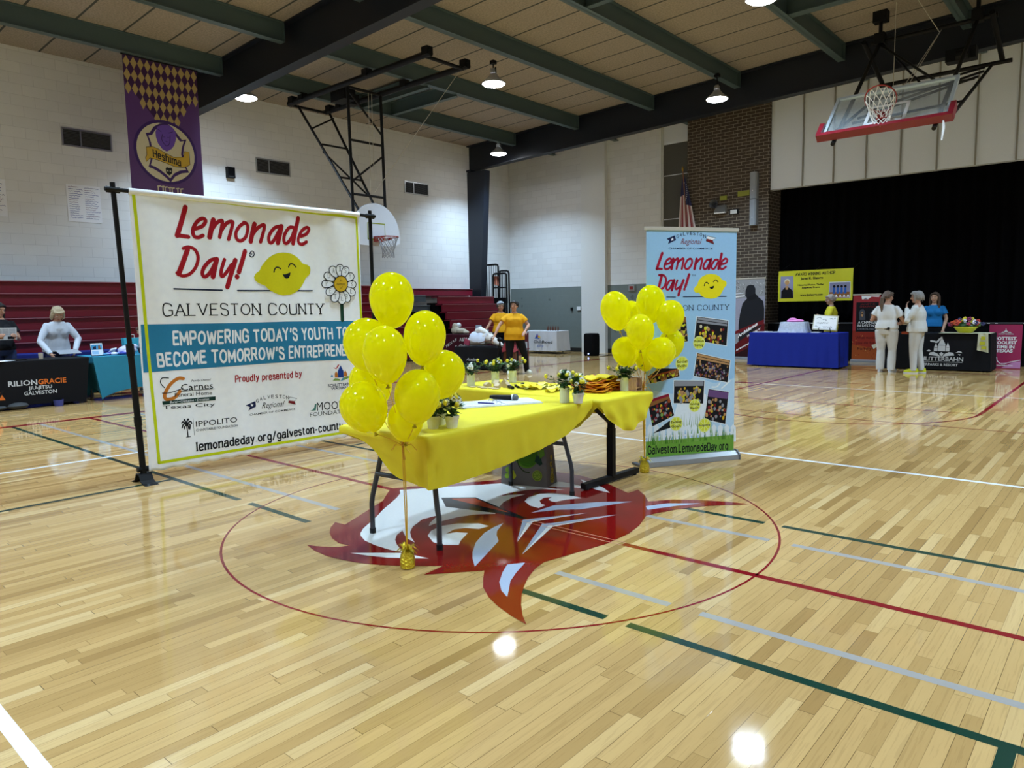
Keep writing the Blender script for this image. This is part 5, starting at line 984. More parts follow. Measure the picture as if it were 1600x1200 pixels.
# ---------------------------------------------------------------- fan-backboard basketball hoop (left)
m_bb = mat('fan_board', 'c9cdd6', .4); m_rim = mat('rim_red', '8a1f1a', .35); m_net = mat('net_cord', 'd8d4cc', .8); m_netd = mat('net_grey', '8a8c92', .8)
def net(m, c, r0, r1, h, n=12, rows=6, th=.004):
    pts = {}
    for j in range(rows+1):
        f = j/rows; r = r0+(r1-r0)*min(1, f*1.5)+(.01 if j == rows else 0)
        for i in range(n):
            a = 2*math.pi*(i+(j % 2)*.5)/n; pts[i, j] = Vector((c[0]+r*math.cos(a), c[1]+r*math.sin(a), c[2]-h*f))
    for j in range(rows):
        for i in range(n):
            for k in ((i, (i+1) % n) if j % 2 else (i, (i-1) % n)): m.tube([pts[i, j], pts[k, j+1]], th, 4, cap=False)
    return m
t = thing('basketball_hoop', 'ceiling hung hoop with white fan-shaped backboard behind the white banner', 'basketball hoop', (-9.5, 6.53, 2.7))
TU = 6.25; y0, y1 = 6.0, 7.02
for y in (5.93, 6.93):
    M().cyl((-11.75, y, TU-.05), (-6.95, y, TU-.05), .06, n=14).obj('ceiling_pipe', m_black, t, True)
    for x in (-11.6, -11.2, -8.87, -7.05): M().box((x, y, TU+.0), (.16, .15, .15)).obj('pipe_clamp', m_black, t, True, smooth=False)
for x, r in ((-7.1, .035), (-11.7, .03), (-9.65, .03)): M().cyl((x, 5.93, TU-.08), (x, 6.93, TU-.08), r).obj('cross_pipe', m_black, t, True)
for y in (6.02, 6.9): M().cyl((-9.65, y, TU-.05), (-9.62, y, 2.9), .033).obj('mast_post', m_black, t, True)
for (ya, yb) in ((6.1, 6.25), (6.95, 6.75)): M().cyl((-11.65, ya, TU-.08), (-9.66, yb, 3.55), .028).obj('rear_brace', m_black, t, True)
for z in (5.08, 3.95): M().cyl((-9.64, 6.02, z), (-9.64, 6.9, z), .026).obj('mast_rung', m_black, t, True)
for z in (5.2, 4.4):
    f = (TU-z)/(TU-3.55); x = -11.65+1.99*f; M().cyl((x, 6.1+.15*f, z), (x, 6.95-.2*f, z), .022).obj('brace_rung', m_black, t, True)
M().cyl((-9.64, 6.02, TU-.15), (-9.64, 6.9, 5.3), .022).cyl((-9.64, 6.9, 4.85), (-9.64, 6.02, 4.2), .022).cyl((-11.2, 6.15, 5.6), (-11.45, 6.92, 6.0), .02).cyl((-10.9, 6.2, 5.05), (-10.1, 6.8, 4.05), .02).obj('diagonal_brace', m_black, t, True)
M().box((-10.2, 6.3, TU-.1), (.5, .3, .25)).box((-10.2, 6.55, TU-.15), (.22, .22, .22)).obj('winch', m_black, t, True, smooth=False)
m = M().tube([(-9.5, 6.45, TU-.15), (-9.55, 6.47, 4.9), (-9.6, 6.5, 4.05)], .006, 5).tube([(-9.52, 6.55, TU-.15), (-9.6, 6.6, 4.3)], .006, 5).tube([(-8.2, 7.9, TU+.3), (-9.6, 6.62, 4.05)], .006, 5); m.obj('cord', mat('pull_cord', 'b8b4a8', .8), t, True)
fan = [(-.66, .03)]+[(.66*math.cos(a), .17+.69*math.sin(a)) for a in [math.pi-.0-i*math.pi/22 for i in range(23)]]+[(.66, .03), (.5, -.05), (.3, -.06), (-.3, -.06), (-.5, -.05)]
M().prism([(-9.5, 6.53+u, 2.92+v) for u, v in fan], (-.05, 0, 0)).obj('backboard', m_bb, t, True, smooth=False)
artwork([['S', '8f9a3a', 28, 0, [(-235, 80), (-235, 425), (235, 425), (235, 80), (-235, 80)]]], lambda u, v, o: (o, u, v+.22), 'target_square', t, .004)
M().box((-9.42, 6.53, 3.0), (.16, .17, .12)).obj('rim_bracket', m_rim, t, True, smooth=False)
rc = (-9.12, 6.53, 3.02)
m = M(); m.tube([(rc[0]+.228*math.cos(a), rc[1]+.228*math.sin(a), rc[2]) for a in [i*2*math.pi/28 for i in range(29)]], .012, 8); m.bar((-9.36, 6.4, 2.98), (rc[0]-.1, rc[1]-.2, rc[2]-.02), .03, .03).bar((-9.36, 6.66, 2.98), (rc[0]-.1, rc[1]+.2, rc[2]-.02), .03, .03); m.obj('rim', m_rim, t, True)
net(M(), rc, .22, .125, .44, 12, 6, .005).obj('net', m_netd, t, True)

# ---------------------------------------------------------------- folded glass hoop (right)
t = thing('basketball_hoop', 'glass basketball backboard folded up under the ceiling, red padding along its lower edge', 'basketball hoop', (.02, 9.11, 4.19))
A = math.pi/4
Mx = Matrix.Rotation(-A, 3, 'X'); B0 = Vector((.024, 9.11, 4.19))
def bb(x, n_, u): return B0+Vector((x, 0, 0))+Mx @ Vector((0, -n_, u))     # x across, n_ out of the face, u up the board
RB = Matrix.Rotation(-A, 3, 'X')
m_glass = bpy.data.materials.new('board_glass'); m_glass.use_nodes = True; nt = m_glass.node_tree
gb = nt.nodes['Principled BSDF']; gb.inputs['Base Color'].default_value = (.55, .6, .62, 1); gb.inputs['Roughness'].default_value = .05; gb.inputs['Specular IOR Level'].default_value = .7
tp = nt.nodes.new('ShaderNodeBsdfTransparent'); tp.inputs[0].default_value = (.86, .89, .9, 1); mxs = nt.nodes.new('ShaderNodeMixShader')
tcn = nt.nodes.new('ShaderNodeTexCoord'); nzn = nt.nodes.new('ShaderNodeTexNoise'); nzn.inputs['Scale'].default_value = 2.2; nzn.inputs['Detail'].default_value = 6
rmp = nt.nodes.new('ShaderNodeMapRange'); rmp.inputs[1].default_value = .4; rmp.inputs[2].default_value = .8; rmp.inputs[3].default_value = .86; rmp.inputs[4].default_value = .6
nt.links.new(tcn.outputs['Object'], nzn.inputs['Vector']); nt.links.new(nzn.outputs['Fac'], rmp.inputs[0]); nt.links.new(rmp.outputs[0], mxs.inputs[0])
nt.links.new(gb.outputs[0], mxs.inputs[1]); nt.links.new(tp.outputs[0], mxs.inputs[2]); nt.links.new(mxs.outputs[0], nt.nodes['Material Output'].inputs[0])
M().box(bb(0, -.01, .535), (1.80, .012, 1.04), 0, RB).obj('glass_panel', m_glass, t, True, smooth=False)
m_alu = mat('board_frame', 'c3d3de', .35, .2)
for x, u, sx, su in ((0, 1.045, 1.83, .055), (0, .022, 1.83, .045), (-.89, .535, .05, 1.07), (.89, .535, .05, 1.07)): M().box(bb(x, 0, u), (sx, .05, su), 0, RB).obj('frame', m_alu, t, True, smooth=False)
m = M()
for x, u, sx, su in ((0, .60, .61, .05), (0, .15, .61, .05), (-.28, .375, .05, .5), (.28, .375, .05, .5)): m.box(bb(x, .004, u), (sx, .006, su), 0, RB)
m.obj('target_square', m_white, t, True, smooth=False)
m_pad = mat('red_padding', '7e1524', .35, spec=.5)
M().box(bb(0, .02, -.035), (1.97, .13, .075), 0, RB).box(bb(-.955, .02, .12), (.075, .13, .30), 0, RB).box(bb(.955, .02, .12), (.075, .13, .30), 0, RB).obj('edge_padding', m_pad, t, True, smooth=False)
M().box(bb(0, .06, .15), (.16, .13, .17), 0, RB).obj('rim_bracket', m_rim, t, True, smooth=False)
rc = bb(0, .38, .21)
ux = Vector((1, 0, 0)); un = (bb(0, 1, 0)-bb(0, 0, 0))
def ringp(a, r=.228): return rc+ux*r*math.cos(a)+un*r*math.sin(a)
m = M(); m.tube([ringp(i*2*math.pi/28) for i in range(29)], .011, 8); m.bar(bb(-.06, .1, .19), ringp(math.pi*1.25), .03, .025).bar(bb(.06, .1, .19), ringp(math.pi*1.75), .03, .025); m.obj('rim', m_rim, t, True)
m = M(); n_, rows = 12, 6; P = {}
for j in range(rows+1):
    f = j/rows; g = rc+Vector((0, .10, -.42))
    for i in range(n_):
        a = 2*math.pi*(i+(j % 2)*.5)/n_; p = ringp(a, .222); q = g+Vector((.10*math.cos(a), .10*math.sin(a)*.8, 0)); P[i, j] = p*(1-f)+q*f
for j in range(rows):
    for i in range(n_):
        for k in ((i, (i+1) % n_) if j % 2 else (i, (i-1) % n_)): m.tube([P[i, j], P[k, j+1]], .006, 4, cap=False)
m.obj('net', m_net, t, True)
HY, HZ = 12.0, 6.42
for x in (-.8, .8):
    M().cyl((x, HY, HZ), bb(x*.92, -.09, -.12), .034).obj('mast_post', m_black, t, True)
    M().cyl((x, HY, HZ-.02), (x, HY, roof_z(x)-.02), .035).box((x, HY, HZ+.05), (.18, .2, .2)).box((x, HY, roof_z(x)-.1), (.25, .2, .2)).obj('hanger', m_black, t, True, smooth=False)
    M().cyl((x*1.08, 13.15, 5.86), bb(x*1.12, -.12, .10), .028).obj('rear_brace', m_black, t, True)
    M().cyl((x*1.3, HY-.2, HZ), (x*1.3, 13.15, 5.95), .045).obj('ceiling_pipe', m_black, t, True)
M().cyl((-.95, HY, HZ), (1.1, HY, HZ), .04).obj('cross_pipe', m_black, t, True); M().cyl((-1.1, 13.15, 5.9), (1.2, 13.15, 5.9), .04).obj('cross_pipe', m_black, t, True)
M().cyl((-.8, HY, HZ), (.05, 11.6, 5.35), .02).cyl((-.8, HY, HZ-.05), (.55, 10.0, 5.0), .022).cyl((.05, 11.6, 5.35), (.8, 12.9, 5.8), .02).cyl((-.8, 11.3, 5.0), (.9, 12.2, 5.55), .022).cyl((-.85, 10.9, 4.8), (.86, 11.9, 5.4), .022).cyl((-.85, 11.4, 5.2), (.86, 11.6, 5.3), .02).cyl((-.8, 10.4, 4.62), (.86, 10.6, 4.72), .022).obj('diagonal_brace', m_black, t, True)
M().box((.45, 12.7, 6.05), (.5, .25, .22)).cyl((.4, 12.5, 6.0), (.6, 12.5, 6.0), .1).obj('winch', m_black, t, True, smooth=False)
m = M().tube([(.25, 11.9, 6.35), (-.1, 11.2, 5.3)], .006, 5).tube([(.25, 11.9, 6.35), (-.05, 10.0, 4.75)], .006, 5).tube([(-.42, 11.5, 6.9), (-.42, 11.5, 5.2)], .006, 5).tube([(-.1, 10.6, 6.95), (.2, 12.0, 6.35)], .006, 5); m.obj('cord', mat('pull_cord'), t, True)
M().tube([bb(.86, .0, -.06), bb(.86, .0, -.06)+Vector((.01, 0, -.12)), bb(.86, .0, -.06)+Vector((-.01, 0, -.3))], [.012, .02, .012], 6).obj('torn_tape', m_white, t, True)

# ---------------------------------------------------------------- draped tables
def drape(hx, hy, z, hem=.02, flare=.02, fold=.012, n=22, seed=1, arch=0):
    """cloth draped over a rectangular table, local coordinates"""
    per = []
    for a, b in (((-hx, -hy), (hx, -hy)), ((hx, -hy), (hx, hy)), ((hx, hy), (-hx, hy)), ((-hx, hy), (-hx, -hy))):
        L_ = math.hypot(b[0]-a[0], b[1]-a[1]); c = max(8, int(L_/.04))
        for i in range(c): per.append((a[0]+(b[0]-a[0])*i/c, a[1]+(b[1]-a[1])*i/c, i/c))
    N = len(per); rings = []
    for li, l in enumerate([0, .0, .02, .12, .3, .55, .8, 1]):
        ring = []
        for i, (x, y, q) in enumerate(per):
            e = .01 if li == 0 else 0
            hz = hem+arch*math.sin(math.pi*q)**.6
            if arch: k = -flare*2.2*(l**1.3)*(1 if True else 0); 
            else: k = flare*l+fold*l*math.sin(i*.9+seed+2*noise.noise(Vector((x*3, y*3, seed))))
            nx = x/hx if abs(abs(x)-hx) < 1e-6 else 0; ny = y/hy if abs(abs(y)-hy) < 1e-6 else 0
            if arch:
                px, py = x*(1-flare*l/hx*(1 if nx or 1 else 0)*1.6*abs(x)/hx), y*(1-flare*.5*l/hy)
            else: px, py = x+nx*k, y+ny*k
            ring.append((px*(1-e), py*(1-e), z+.008-(0 if li == 0 else (.006+l*(z-hz)))))
        rings.append(ring)
    m = M(); m.loft(rings, cap=False); m.f.append(list(range(N))); m.mi.append(0)
    return m
def table(x, y, rz, hx, hy, z, lb):
    t = thing('folding_table', lb, 'table', (x, y, 0), rz)
    M().box((0, 0, z-.03), (2*hx-.03, 2*hy-.03, .04)).obj('tabletop', m_white, t, smooth=False)
    for sx in (-1, 1):
        for sy in (-1, 1): M().cyl((sx*(hx-.14), sy*(hy-.1), 0), (sx*(hx-.14), sy*(hy-.1), z-.05), .014).obj('leg', m_grey, t)
    return t
def cloth(x, y, rz, hx, hy, z, lb, col, art=None, **k):
    nm = 'fabric_'+col
    m = drape(hx, hy, z, **k); T = Matrix.Translation((x, y, 0)) @ Matrix.Rotation(rz, 4, 'Z')
    t = thing('tablecloth', lb, 'tablecloth', (x, y, 0), rz)
    cl = m.obj('fabric', mat(nm, col, .75, spec=.15, bump=.03, bscale=12), t, angle=1.0)
    if art:
        hm, fl = k.get('hem', .02), k.get('flare', .02)
        def on_front(u, v, o):
            l = min(1, max(0, (z-v)/(z-hm)))
            return (u-hx, -hy+(.5*fl*l if k.get('arch') else -(fl+k.get('fold', .012))*l)-.002-o, v)
        artwork(art, on_front, 'printed_lettering', cl, .001, 2e-4, L=.08)
    return t
def small_box(name, lb, cat, m_, c, d, rz=0, group=None):
    return M().box((0, 0, d[2]/2), d).one(name, lb, cat, m_, c, group, rz, world=False, smooth=False)
m_blackcl = '121216'
# --- left booth row (facing the court, +x)
QL = math.pi/2
table(-10.2, -.25, QL, .94, .36, .745, 'folding table under the black orange lettered cover'); table(-10.22, 1.7, QL, .93, .36, .745, 'folding table under the teal stretch cover')
jl = [['T', 'slv', 'RILION', 740, 372, 1130, 372, 84, 'b'], ['T', 'orj', 'GRACIE', 1142, 372, 1540, 372, 84, 'b'], ['T', 'slv', 'JIU-JITSU', 1005, 300, 1330, 300, 54, 'b'], ['T', 'slv', 'GALVESTON', 940, 215, 1395, 215, 60, 'b'],
      ['P', 'orj', [(320, 170), (690, 170), (560, 420), (480, 420), (585, 235), (320, 235)]], ['P', 'orj', [(300, 190), (440, 440), (520, 440), (360, 170)]], ['P', 'dk', [(560, 170), (600, 170), (690, 330), (650, 330)]], ['P', 'orj', [(480, 260), (540, 260), (600, 370), (545, 390)]]]
cloth(-10.2, -.25, QL, .95, .37, .75, 'black stretch table cover with orange and white lettering at the far left', m_blackcl, jl, hem=.02, arch=.04, flare=.05)
cloth(-10.22, 1.7, QL, .94, .37, .75, 'teal stretch table cover left of the white banner', '2f7f9c', None, hem=.02, arch=.17, flare=.07)
table(-11.68, .4, QL, 1.5, .3, .77, 'folding table under the dark blue cloth behind the left booth'); cloth(-11.68, .4, QL, 1.51, .31, .775, 'dark blue tablecloth behind the black and teal tables', '202a72', hem=.1)
zt = .762
M().lathe([(.027, 0), (.036, .1), (.037, .1), (.03, .003)], n=16).one('drink_cup', 'beige cup on the black lettered table', 'cup', mat('beige_cup', 'b8ab98', .5), (-9.98, .05, zt), world=False)
M().lathe([(.14, 0), (.155, .012), (.15, .016), (.13, .008)], n=28).one('serving_tray', 'round black tray on the black lettered table', 'tray', m_black, (-10.15, -.25, zt), world=False)
for k in range(4): small_box('flyer', 'white flyer lying at the left end of the black lettered table', 'flyer', m_white, (-9.98+.01*k, -.75+.09*k, zt+.001*k), (.2, .28, .002), .2*k, 'white flyers on the black table')
t = thing('tissue_box', 'blue tissue box with a white tissue on the dark blue tablecloth', 'tissue box', (-11.6, -.0, .785))
M().box((0, 0, .05), (.12, .22, .1)).obj('carton', mat('tissue_blue', '4a78a8', .6), t, smooth=False); M().ell((0, -.03, .14), (.05, .08, .06), 10, 6).obj('tissue', m_white, t)
t = thing('flyer_stand', 'upright framed flyer with a blue picture on the teal table', 'picture frame', (-10.02, .90, zt), QL)
rt = Matrix.Rotation(-.2, 3, 'X')
M().box((0, .02, .11), (.2, .008, .22), 0, rt).obj('frame', m_black, t, smooth=False); M().bar((.06, .03, .1), (.06, .1, 0), .01, .01).obj('easel_back', m_black, t, smooth=False)
artwork([['P', 'pick', [(-92, 8), (92, 8), (92, 212), (-92, 212)]], ['P', 'skyb', [(-85, 100), (85, 100), (85, 190), (-85, 190)]], ['P', 'navy', [(-60, 110), (-10, 110), (-10, 170), (-60, 150)]], ['P', 'brn', [(20, 105), (60, 105), (50, 180), (25, 170)]], ['P', 'sky', [(-80, 25), (20, 25), (20, 85), (-80, 85)]]], lambda u, v, o: tuple(Vector((0, .02, .11))+rt @ Vector((u, -.005-o, v-.11))), 'flyer_picture', t)
t = thing('gift_bag', 'teal gift bag at the back of the teal table', 'bag', (-10.4, 1.58, zt)); M().loft([[(-.05, -.11, 0), (.05, -.11, 0), (.05, .11, 0), (-.05, .11, 0)], [(-.06, -.13, .27), (.06, -.13, .27), (.06, .13, .27), (-.06, .13, .27)]]).obj('body', mat('gift_teal', '3aa6b8', .5), t, smooth=False); M().tube([(.06, -.06, .25), (.06, -.05, .33), (.06, .05, .33), (.06, .06, .25)], .005, 5).obj('handle', m_white, t)
M().ell((0, 0, .06), (.12, .16, .09), 14, 8).ell((.02, .1, .12), (.05, .07, .05), 10, 6).one('plastic_bag', 'white plastic bag of giveaways on the teal table', 'bag', mat('pale_lilac', 'c8c8e0', .4), (-10.2, 1.45, zt), world=False)
t = thing('wire_basket', 'black basket of dark packets on the teal table beside the pole', 'basket', (-10.0, 1.72, zt)); M().loft([[(-.09*s, -.14*s, z), (.09*s, -.14*s, z), (.09*s, .14*s, z), (-.09*s, .14*s, z)] for z, s in ((0, .9), (.1, 1.05))]).obj('tub', m_black, t, smooth=False)
for k in range(7): M().box((.0, -.1+.033*k, .12), (.05, .02, .07), 0, Matrix.Rotation(.4*math.sin(k*2), 3, 'X')).obj('packet', mat('packet_%d' % (k % 2), ['3a2a3a', '7a5a4a'][k % 2], .5), t, smooth=False)
R = random.Random(8)
for k in range(9):
    M().ell((0, 0, .02), (R.uniform(.04, .07), R.uniform(.04, .08), R.uniform(.02, .045)), 10, 6).one('goody_packet', 'small wrapped packet scattered on the teal table', 'packet', mat('wrap_%d' % (k % 4), ['2a7aa8', '8a8ad0', '2d3a9a', 'd8d8e8'][k % 4], .35), (-10.05-.03*(k % 3), 1.02+.05*k, zt), 'small wrapped packets on the teal table', world=False)
M().loft([[(0, .0, 0), (.1, .02, .08), (.08, .12, .1), (-.02, .1, .02)], [(-.02, .0, .02), (.09, .03, .11), (.07, .13, .12), (-.03, .1, .05)]]).one('brochure', 'open white brochure propped up on the teal table', 'brochure', m_white, (-10.2, 1.12, zt), world=False, smooth=False)
t = thing('bag', 'white and blue bag standing on the floor between the black and teal tables', 'bag', (-10.74, .86, 0)); M().loft([[(-.12*s, -.14*s, z), (.12*s, -.14*s, z), (.12*s, .14*s, z), (-.12*s, .14*s, z)] for z, s in ((.17, 1), (.3, 1), (.45, .7), (.55, .2))]).obj('top_panel', mat('pale_bag', 'b6bdd6', .6), t); M().loft([[(-.12*s, -.14*s, z), (.12*s, -.14*s, z), (.12*s, .14*s, z), (-.12*s, .14*s, z)] for z, s in ((0, .95), (.172, 1.0))]).obj('bottom_panel', mat('navy_bag', '1d2868', .6), t, smooth=False)
M().ell((0, 0, .05), (.2, .16, .05), 12, 6).ell((.1, .25, .06), (.12, .16, .06), 12, 6).one('floor_bag', 'dark grey bag lying on the floor at the black lettered table', 'bag', mat('dark_bag', '3a3c3e', .7), (-10.0, -.6, 0), world=False)
M().lathe([(.06, 0), (.075, .1), (.07, .1), (.055, .01)], n=16).one('blue_bowl', 'small blue bowl on the floor under the black lettered table', 'bowl', mat('bowl_blue', '3a4490', .4), (-9.82, .2, 0), world=False)

# --- maroon table and black table with a toy horse
table(-10.15, 10.2, 0, .9, .36, .75, 'folding table under the maroon cloth'); aml = []
for i, ch in enumerate('TEXAS'): aml.append(['T', 'slv', ch, 200+88*i, 395+45*i, 275+88*i, 430+45*i, 75, 't'])
aml += [['T', 'slv', 'A&M', 730, 585, 1010, 600, 100, 't'], ['T', 'slv', 'UNIVERSITY', 1060, 600, 1700, 560, 90, 't'], ['T', 'slv', 'at', 560, 420, 640, 430, 80, 'c'], ['T', 'slv', 'Galveston', 720, 440, 1330, 450, 80, 'c']]
cloth(-10.15, 10.2, 0, .91, .37, .755, 'dark maroon tablecloth with silver lettering in front of the opened bleachers', '3a0f1c', aml, hem=.03)
t = thing('stuffed_bird', 'cream and grey stuffed bird toy lying on the maroon table', 'toy', (-10.75, 10.1, .765)); m_fur = mat('speckled_fur', 'b8b09c', .9, vary=.5, bscale=40, bump=.4)
M().ell((0, 0, .1), (.12, .12, .12), 16, 10).ell((.2, .02, .08), (.2, .1, .08), 14, 8).ell((.0, -.02, .2), (.07, .08, .1), 14, 8).ell((.4, 0, .05), (.1, .08, .05), 12, 8).obj('body', m_fur, t); M().ell((.03, -.06, .25), (.02, .03, .02), 8, 6).obj('beak', mat('pink_beak', 'c08a80', .6), t)
M().ell((0, 0, 0), (.075, .075, .075), 16, 12).one('white_globe', 'white ball beside the stuffed bird on the maroon table', 'ball', m_white, (-10.88, 10.35, .99), world=False)
M().cyl((-10.88, 10.35, .76), (-10.88, 10.35, .92), .02).cyl((-10.88, 10.35, .76), (-10.88, 10.35, .775), .07).one('ball_stand', 'dark stand carrying the white ball on the maroon table', 'stand', m_black, (-10.88, 10.35, .76))
t = thing('brochure_rack', 'clear brochure rack holding pale blue leaflets on the maroon table', 'rack', (-9.95, 10.15, .765)); M().box((0, .03, .12), (.2, .02, .24)).box((0, -.02, .01), (.2, .1, .02)).obj('rack', mat('clear_grey', '9aa4ac', .2), t, smooth=False); M().box((0, -.01, .07), (.17, .02, .1)).box((0, .01, .19), (.17, .02, .1)).obj('leaflet', mat('leaflet', 'a8b4c8', .5), t, smooth=False)
for k in range(3): M().lathe([(.03, 0), (.032, .1), (.012, .13), (.012, .15), (.0, .152)], n=14).one('water_bottle', 'clear plastic bottle on the maroon table, %s from the brochure rack' % ['first', 'second', 'third'][k], 'bottle', mat('bottle_clear', '8a94a0', .15), (-9.78+.08*k, 10.1+.04*k, .765), 'plastic bottles on the maroon table', world=False)
table(-8.55, 8.95, 0, .72, .33, .52, 'low table under the black cloth with the toy horse')
cloth(-8.55, 8.95, 0, .73, .34, .525, 'black tablecloth under the white saddled toy horse', m_blackcl, [['T', 'slv', 'Academy', 420, 210, 860, 210, 70, 'c']], hem=.02)
t = thing('toy_horse', 'white toy horse lying under a white saddle cloth with bridle, on the black tablecloth', 'toy horse', (-8.6, 8.9, .47))
m_hw = mat('horse_white', 'cfc8c0', .7); m_cl2 = mat('saddle_cloth', 'c3c9d6', .6, bump=.1)
M().tube([(-.55, 0, .16), (-.3, 0, .2), (.0, 0, .24), (.2, -.02, .27), (.36, -.05, .24), (.55, -.08, .17), (.68, -.1, .12), (.73, -.1, .1)], [.05, .12, .15, .14, .10, .075, .055, .03], 14).lathe([(.028, 0), (.034, .04), (.001, .13)], (.30, .02, .30), 8, rot=Matrix.Rotation(-.5, 3, 'Y')).lathe([(.028, 0), (.034, .04), (.001, .13)], (.30, -.10, .30), 8, rot=Matrix.Rotation(-.5, 3, 'Y')).obj('body', m_hw, t); M().ell((.44, -.145, .26), (.016, .008, .016), 8, 6).obj('eye', m_black, t); M().tube([(.29, -.03, .36), (.15, -.03, .40), (.02, -.03, .36)], [.02, .03, .01], 8).obj('mane', mat('mane_grey', '8d8a86', .9), t)
M().grid(lambda u, v: (-.28+.52*u, -.0+.19*math.sin((v-.5)*math.pi*1.05), .25+.17*math.cos((v-.5)*math.pi*1.15)*(1-.1*u)+.012*math.sin(u*14)-.22*max(0, .35-v)*u), 18, 20).obj('saddle_cloth', m_cl2, t, fixn=False)
M().tube([(-.2, .0, .44), (-.05, -.02, .47), (.12, -.04, .42), (.25, -.05, .36)], [.05, .075, .06, .03], 12).obj('saddle', mat('saddle_cream', 'd6d4ce', .6), t)
m = M()
for x, r, z in ((.42, .105, .225), (.6, .07, .155)): m.tube([(x+.25*(z-.2), -.07+r*math.cos(a), z+r*math.sin(a)) for a in [i*2*math.pi/16 for i in range(17)]], .006, 5)
m.tube([(.45, -.16, .22), (.25, -.2, .2), (.05, -.19, .16)], .009, 5); m.obj('bridle', mat('bridle_leather', '5a2a24', .5), t)
M().box((-.42, -.11, .17), (.18, .02, .14), 0, Matrix.Rotation(.3, 3, 'Y')).obj('pink_cloth', mat('pink_cloth', '9a3550', .7), t, smooth=False)
t = thing('stuffed_toy', 'brown stuffed toy with a red scarf at the right end of the black tablecloth', 'toy', (-7.6, 8.75, .0)); M().ell((0, 0, .32), (.17, .15, .3), 14, 10).ell((0, 0, .68), (.09, .09, .12), 12, 8).obj('body', mat('toy_brown', '6a4028', .9), t); M().grid(lambda u, v: (.19*math.cos(u*6.28)*(.55+.5*v), .18*math.sin(u*6.28)*(.55+.5*v)-.01, .66-.2*v+.02*math.sin(u*25)), 24, 5).obj('scarf', mat('scarf_red', '8a2028', .7), t, fixn=False)
for k, (x, y) in enumerate(((-7.35, 9.35), (-7.35, 9.75), (-7.05, 9.35), (-7.05, 9.75))): pass
t = thing('folding_chair', 'dark red chair behind the person walking in a yellow shirt', 'chair', (-8.1, 9.56, 0)); m_rc = mat('chair_red', '5a1a20', .5)
for x, y, h in ((-.2, -.2, .45), (.2, -.2, .45), (-.2, .2, .85), (.2, .2, .85)): M().cyl((x, y, 0), (x, y, h), .016).obj('leg', m_rc, t)
M().box((0, 0, .45), (.44, .44, .03)).obj('seat', m_rc, t, smooth=False); M().box((0, .2, .72), (.42, .02, .2)).obj('backrest', m_rc, t, smooth=False)
t = thing('trolley', 'black wheeled trolley held by the walking woman in yellow', 'trolley', (-7.55, 8.35, 0))
M().cyl((-.12, 0, .08), (0, 0, .72), .012).cyl((.12, 0, .08), (0, 0, .72), .012).obj('frame', m_black, t); M().ell((0, 0, .74), (.07, .05, .05), 10, 8).obj('grip', m_black, t)
for x in (-.14, .14): M().cyl((x, -.02, .06), (x, .02, .06), .06, n=16).obj('wheel', m_rub, t)

# --- white table by the back wall and the floor speaker
table(-10.9, 14.2, 0, .68, .3, .7, 'folding table under the white cloth by the grey wall')
cloth(-10.9, 14.2, 0, .69, .31, .705, 'white tablecloth with a triangle logo and dark lettering by the grey wall', 'c9ccd4', [['P', 'btn', [(520, 470), (720, 470), (620, 640)]], ['P', 'red2', [(600, 530), (660, 530), (625, 610)]], ['P', 'gold', [(650, 500), (760, 500), (690, 600)]], ['T', 'ink', 'Childhood', 480, 330, 1230, 330, 90, 'b'], ['T', 'btn', 'Early', 620, 215, 900, 215, 70, 'c']], hem=.09, fold=.02)
for k in range(5):
    M().lathe([(.025, 0), (.028, .09), (.01, .12), (.01, .15), (.0, .152)], n=12).one('small_bottle', 'small dark bottle on the white tablecloth, %s in its row' % ['leftmost', 'second', 'middle', 'fourth', 'rightmost'][k], 'bottle', mat('brown_glass', '5a3428', .3), (-10.75+.1*k, 14.15, .715), 'row of dark bottles on the white table', world=False)
small_box('flyer', 'white sheets lying at the left of the white tablecloth', 'flyer', m_white, (-11.15, 14.1, .715), (.35, .22, .01))
t = thing('floor_speaker', 'black rounded loudspeaker standing on the floor before the grey wall', 'speaker', (-8.88, 13.85, 0))
def rr(hx, hy, r, n=5): return [(cx+r*math.cos(a), cy+r*math.sin(a)) for cx, cy, s in ((hx-r, hy-r, 0), (-hx+r, hy-r, 1), (-hx+r, -hy+r, 2), (hx-r, -hy+r, 3)) for a in [s*math.pi/2+i*math.pi/2/n for i in range(n+1)]]
M().loft([[(x*s, y*s, z) for x, y in rr(.2, .17, .08)] for z, s in ((0, .9), (.02, .96), (.1, 1), (.58, 1), (.64, .95), (.66, .8))]).obj('cabinet', m_dkfab, t); M().ell((0, -.172, .07), (.018, .008, .018), 8, 6).obj('power_light', mat('blue_led', '4a6aff', .3, emit='6f8cff', es=12), t)
M().tube([(-8.75, 14.0, .03), (-8.5, 14.1, .012), (-8.2, 14.6, .012), (-7.9, 15.0, .012)], .012, 6).one('power_cord', 'black power cord running from the floor speaker to the wall', 'cord', m_black, (-8.5, 14.1, 0))

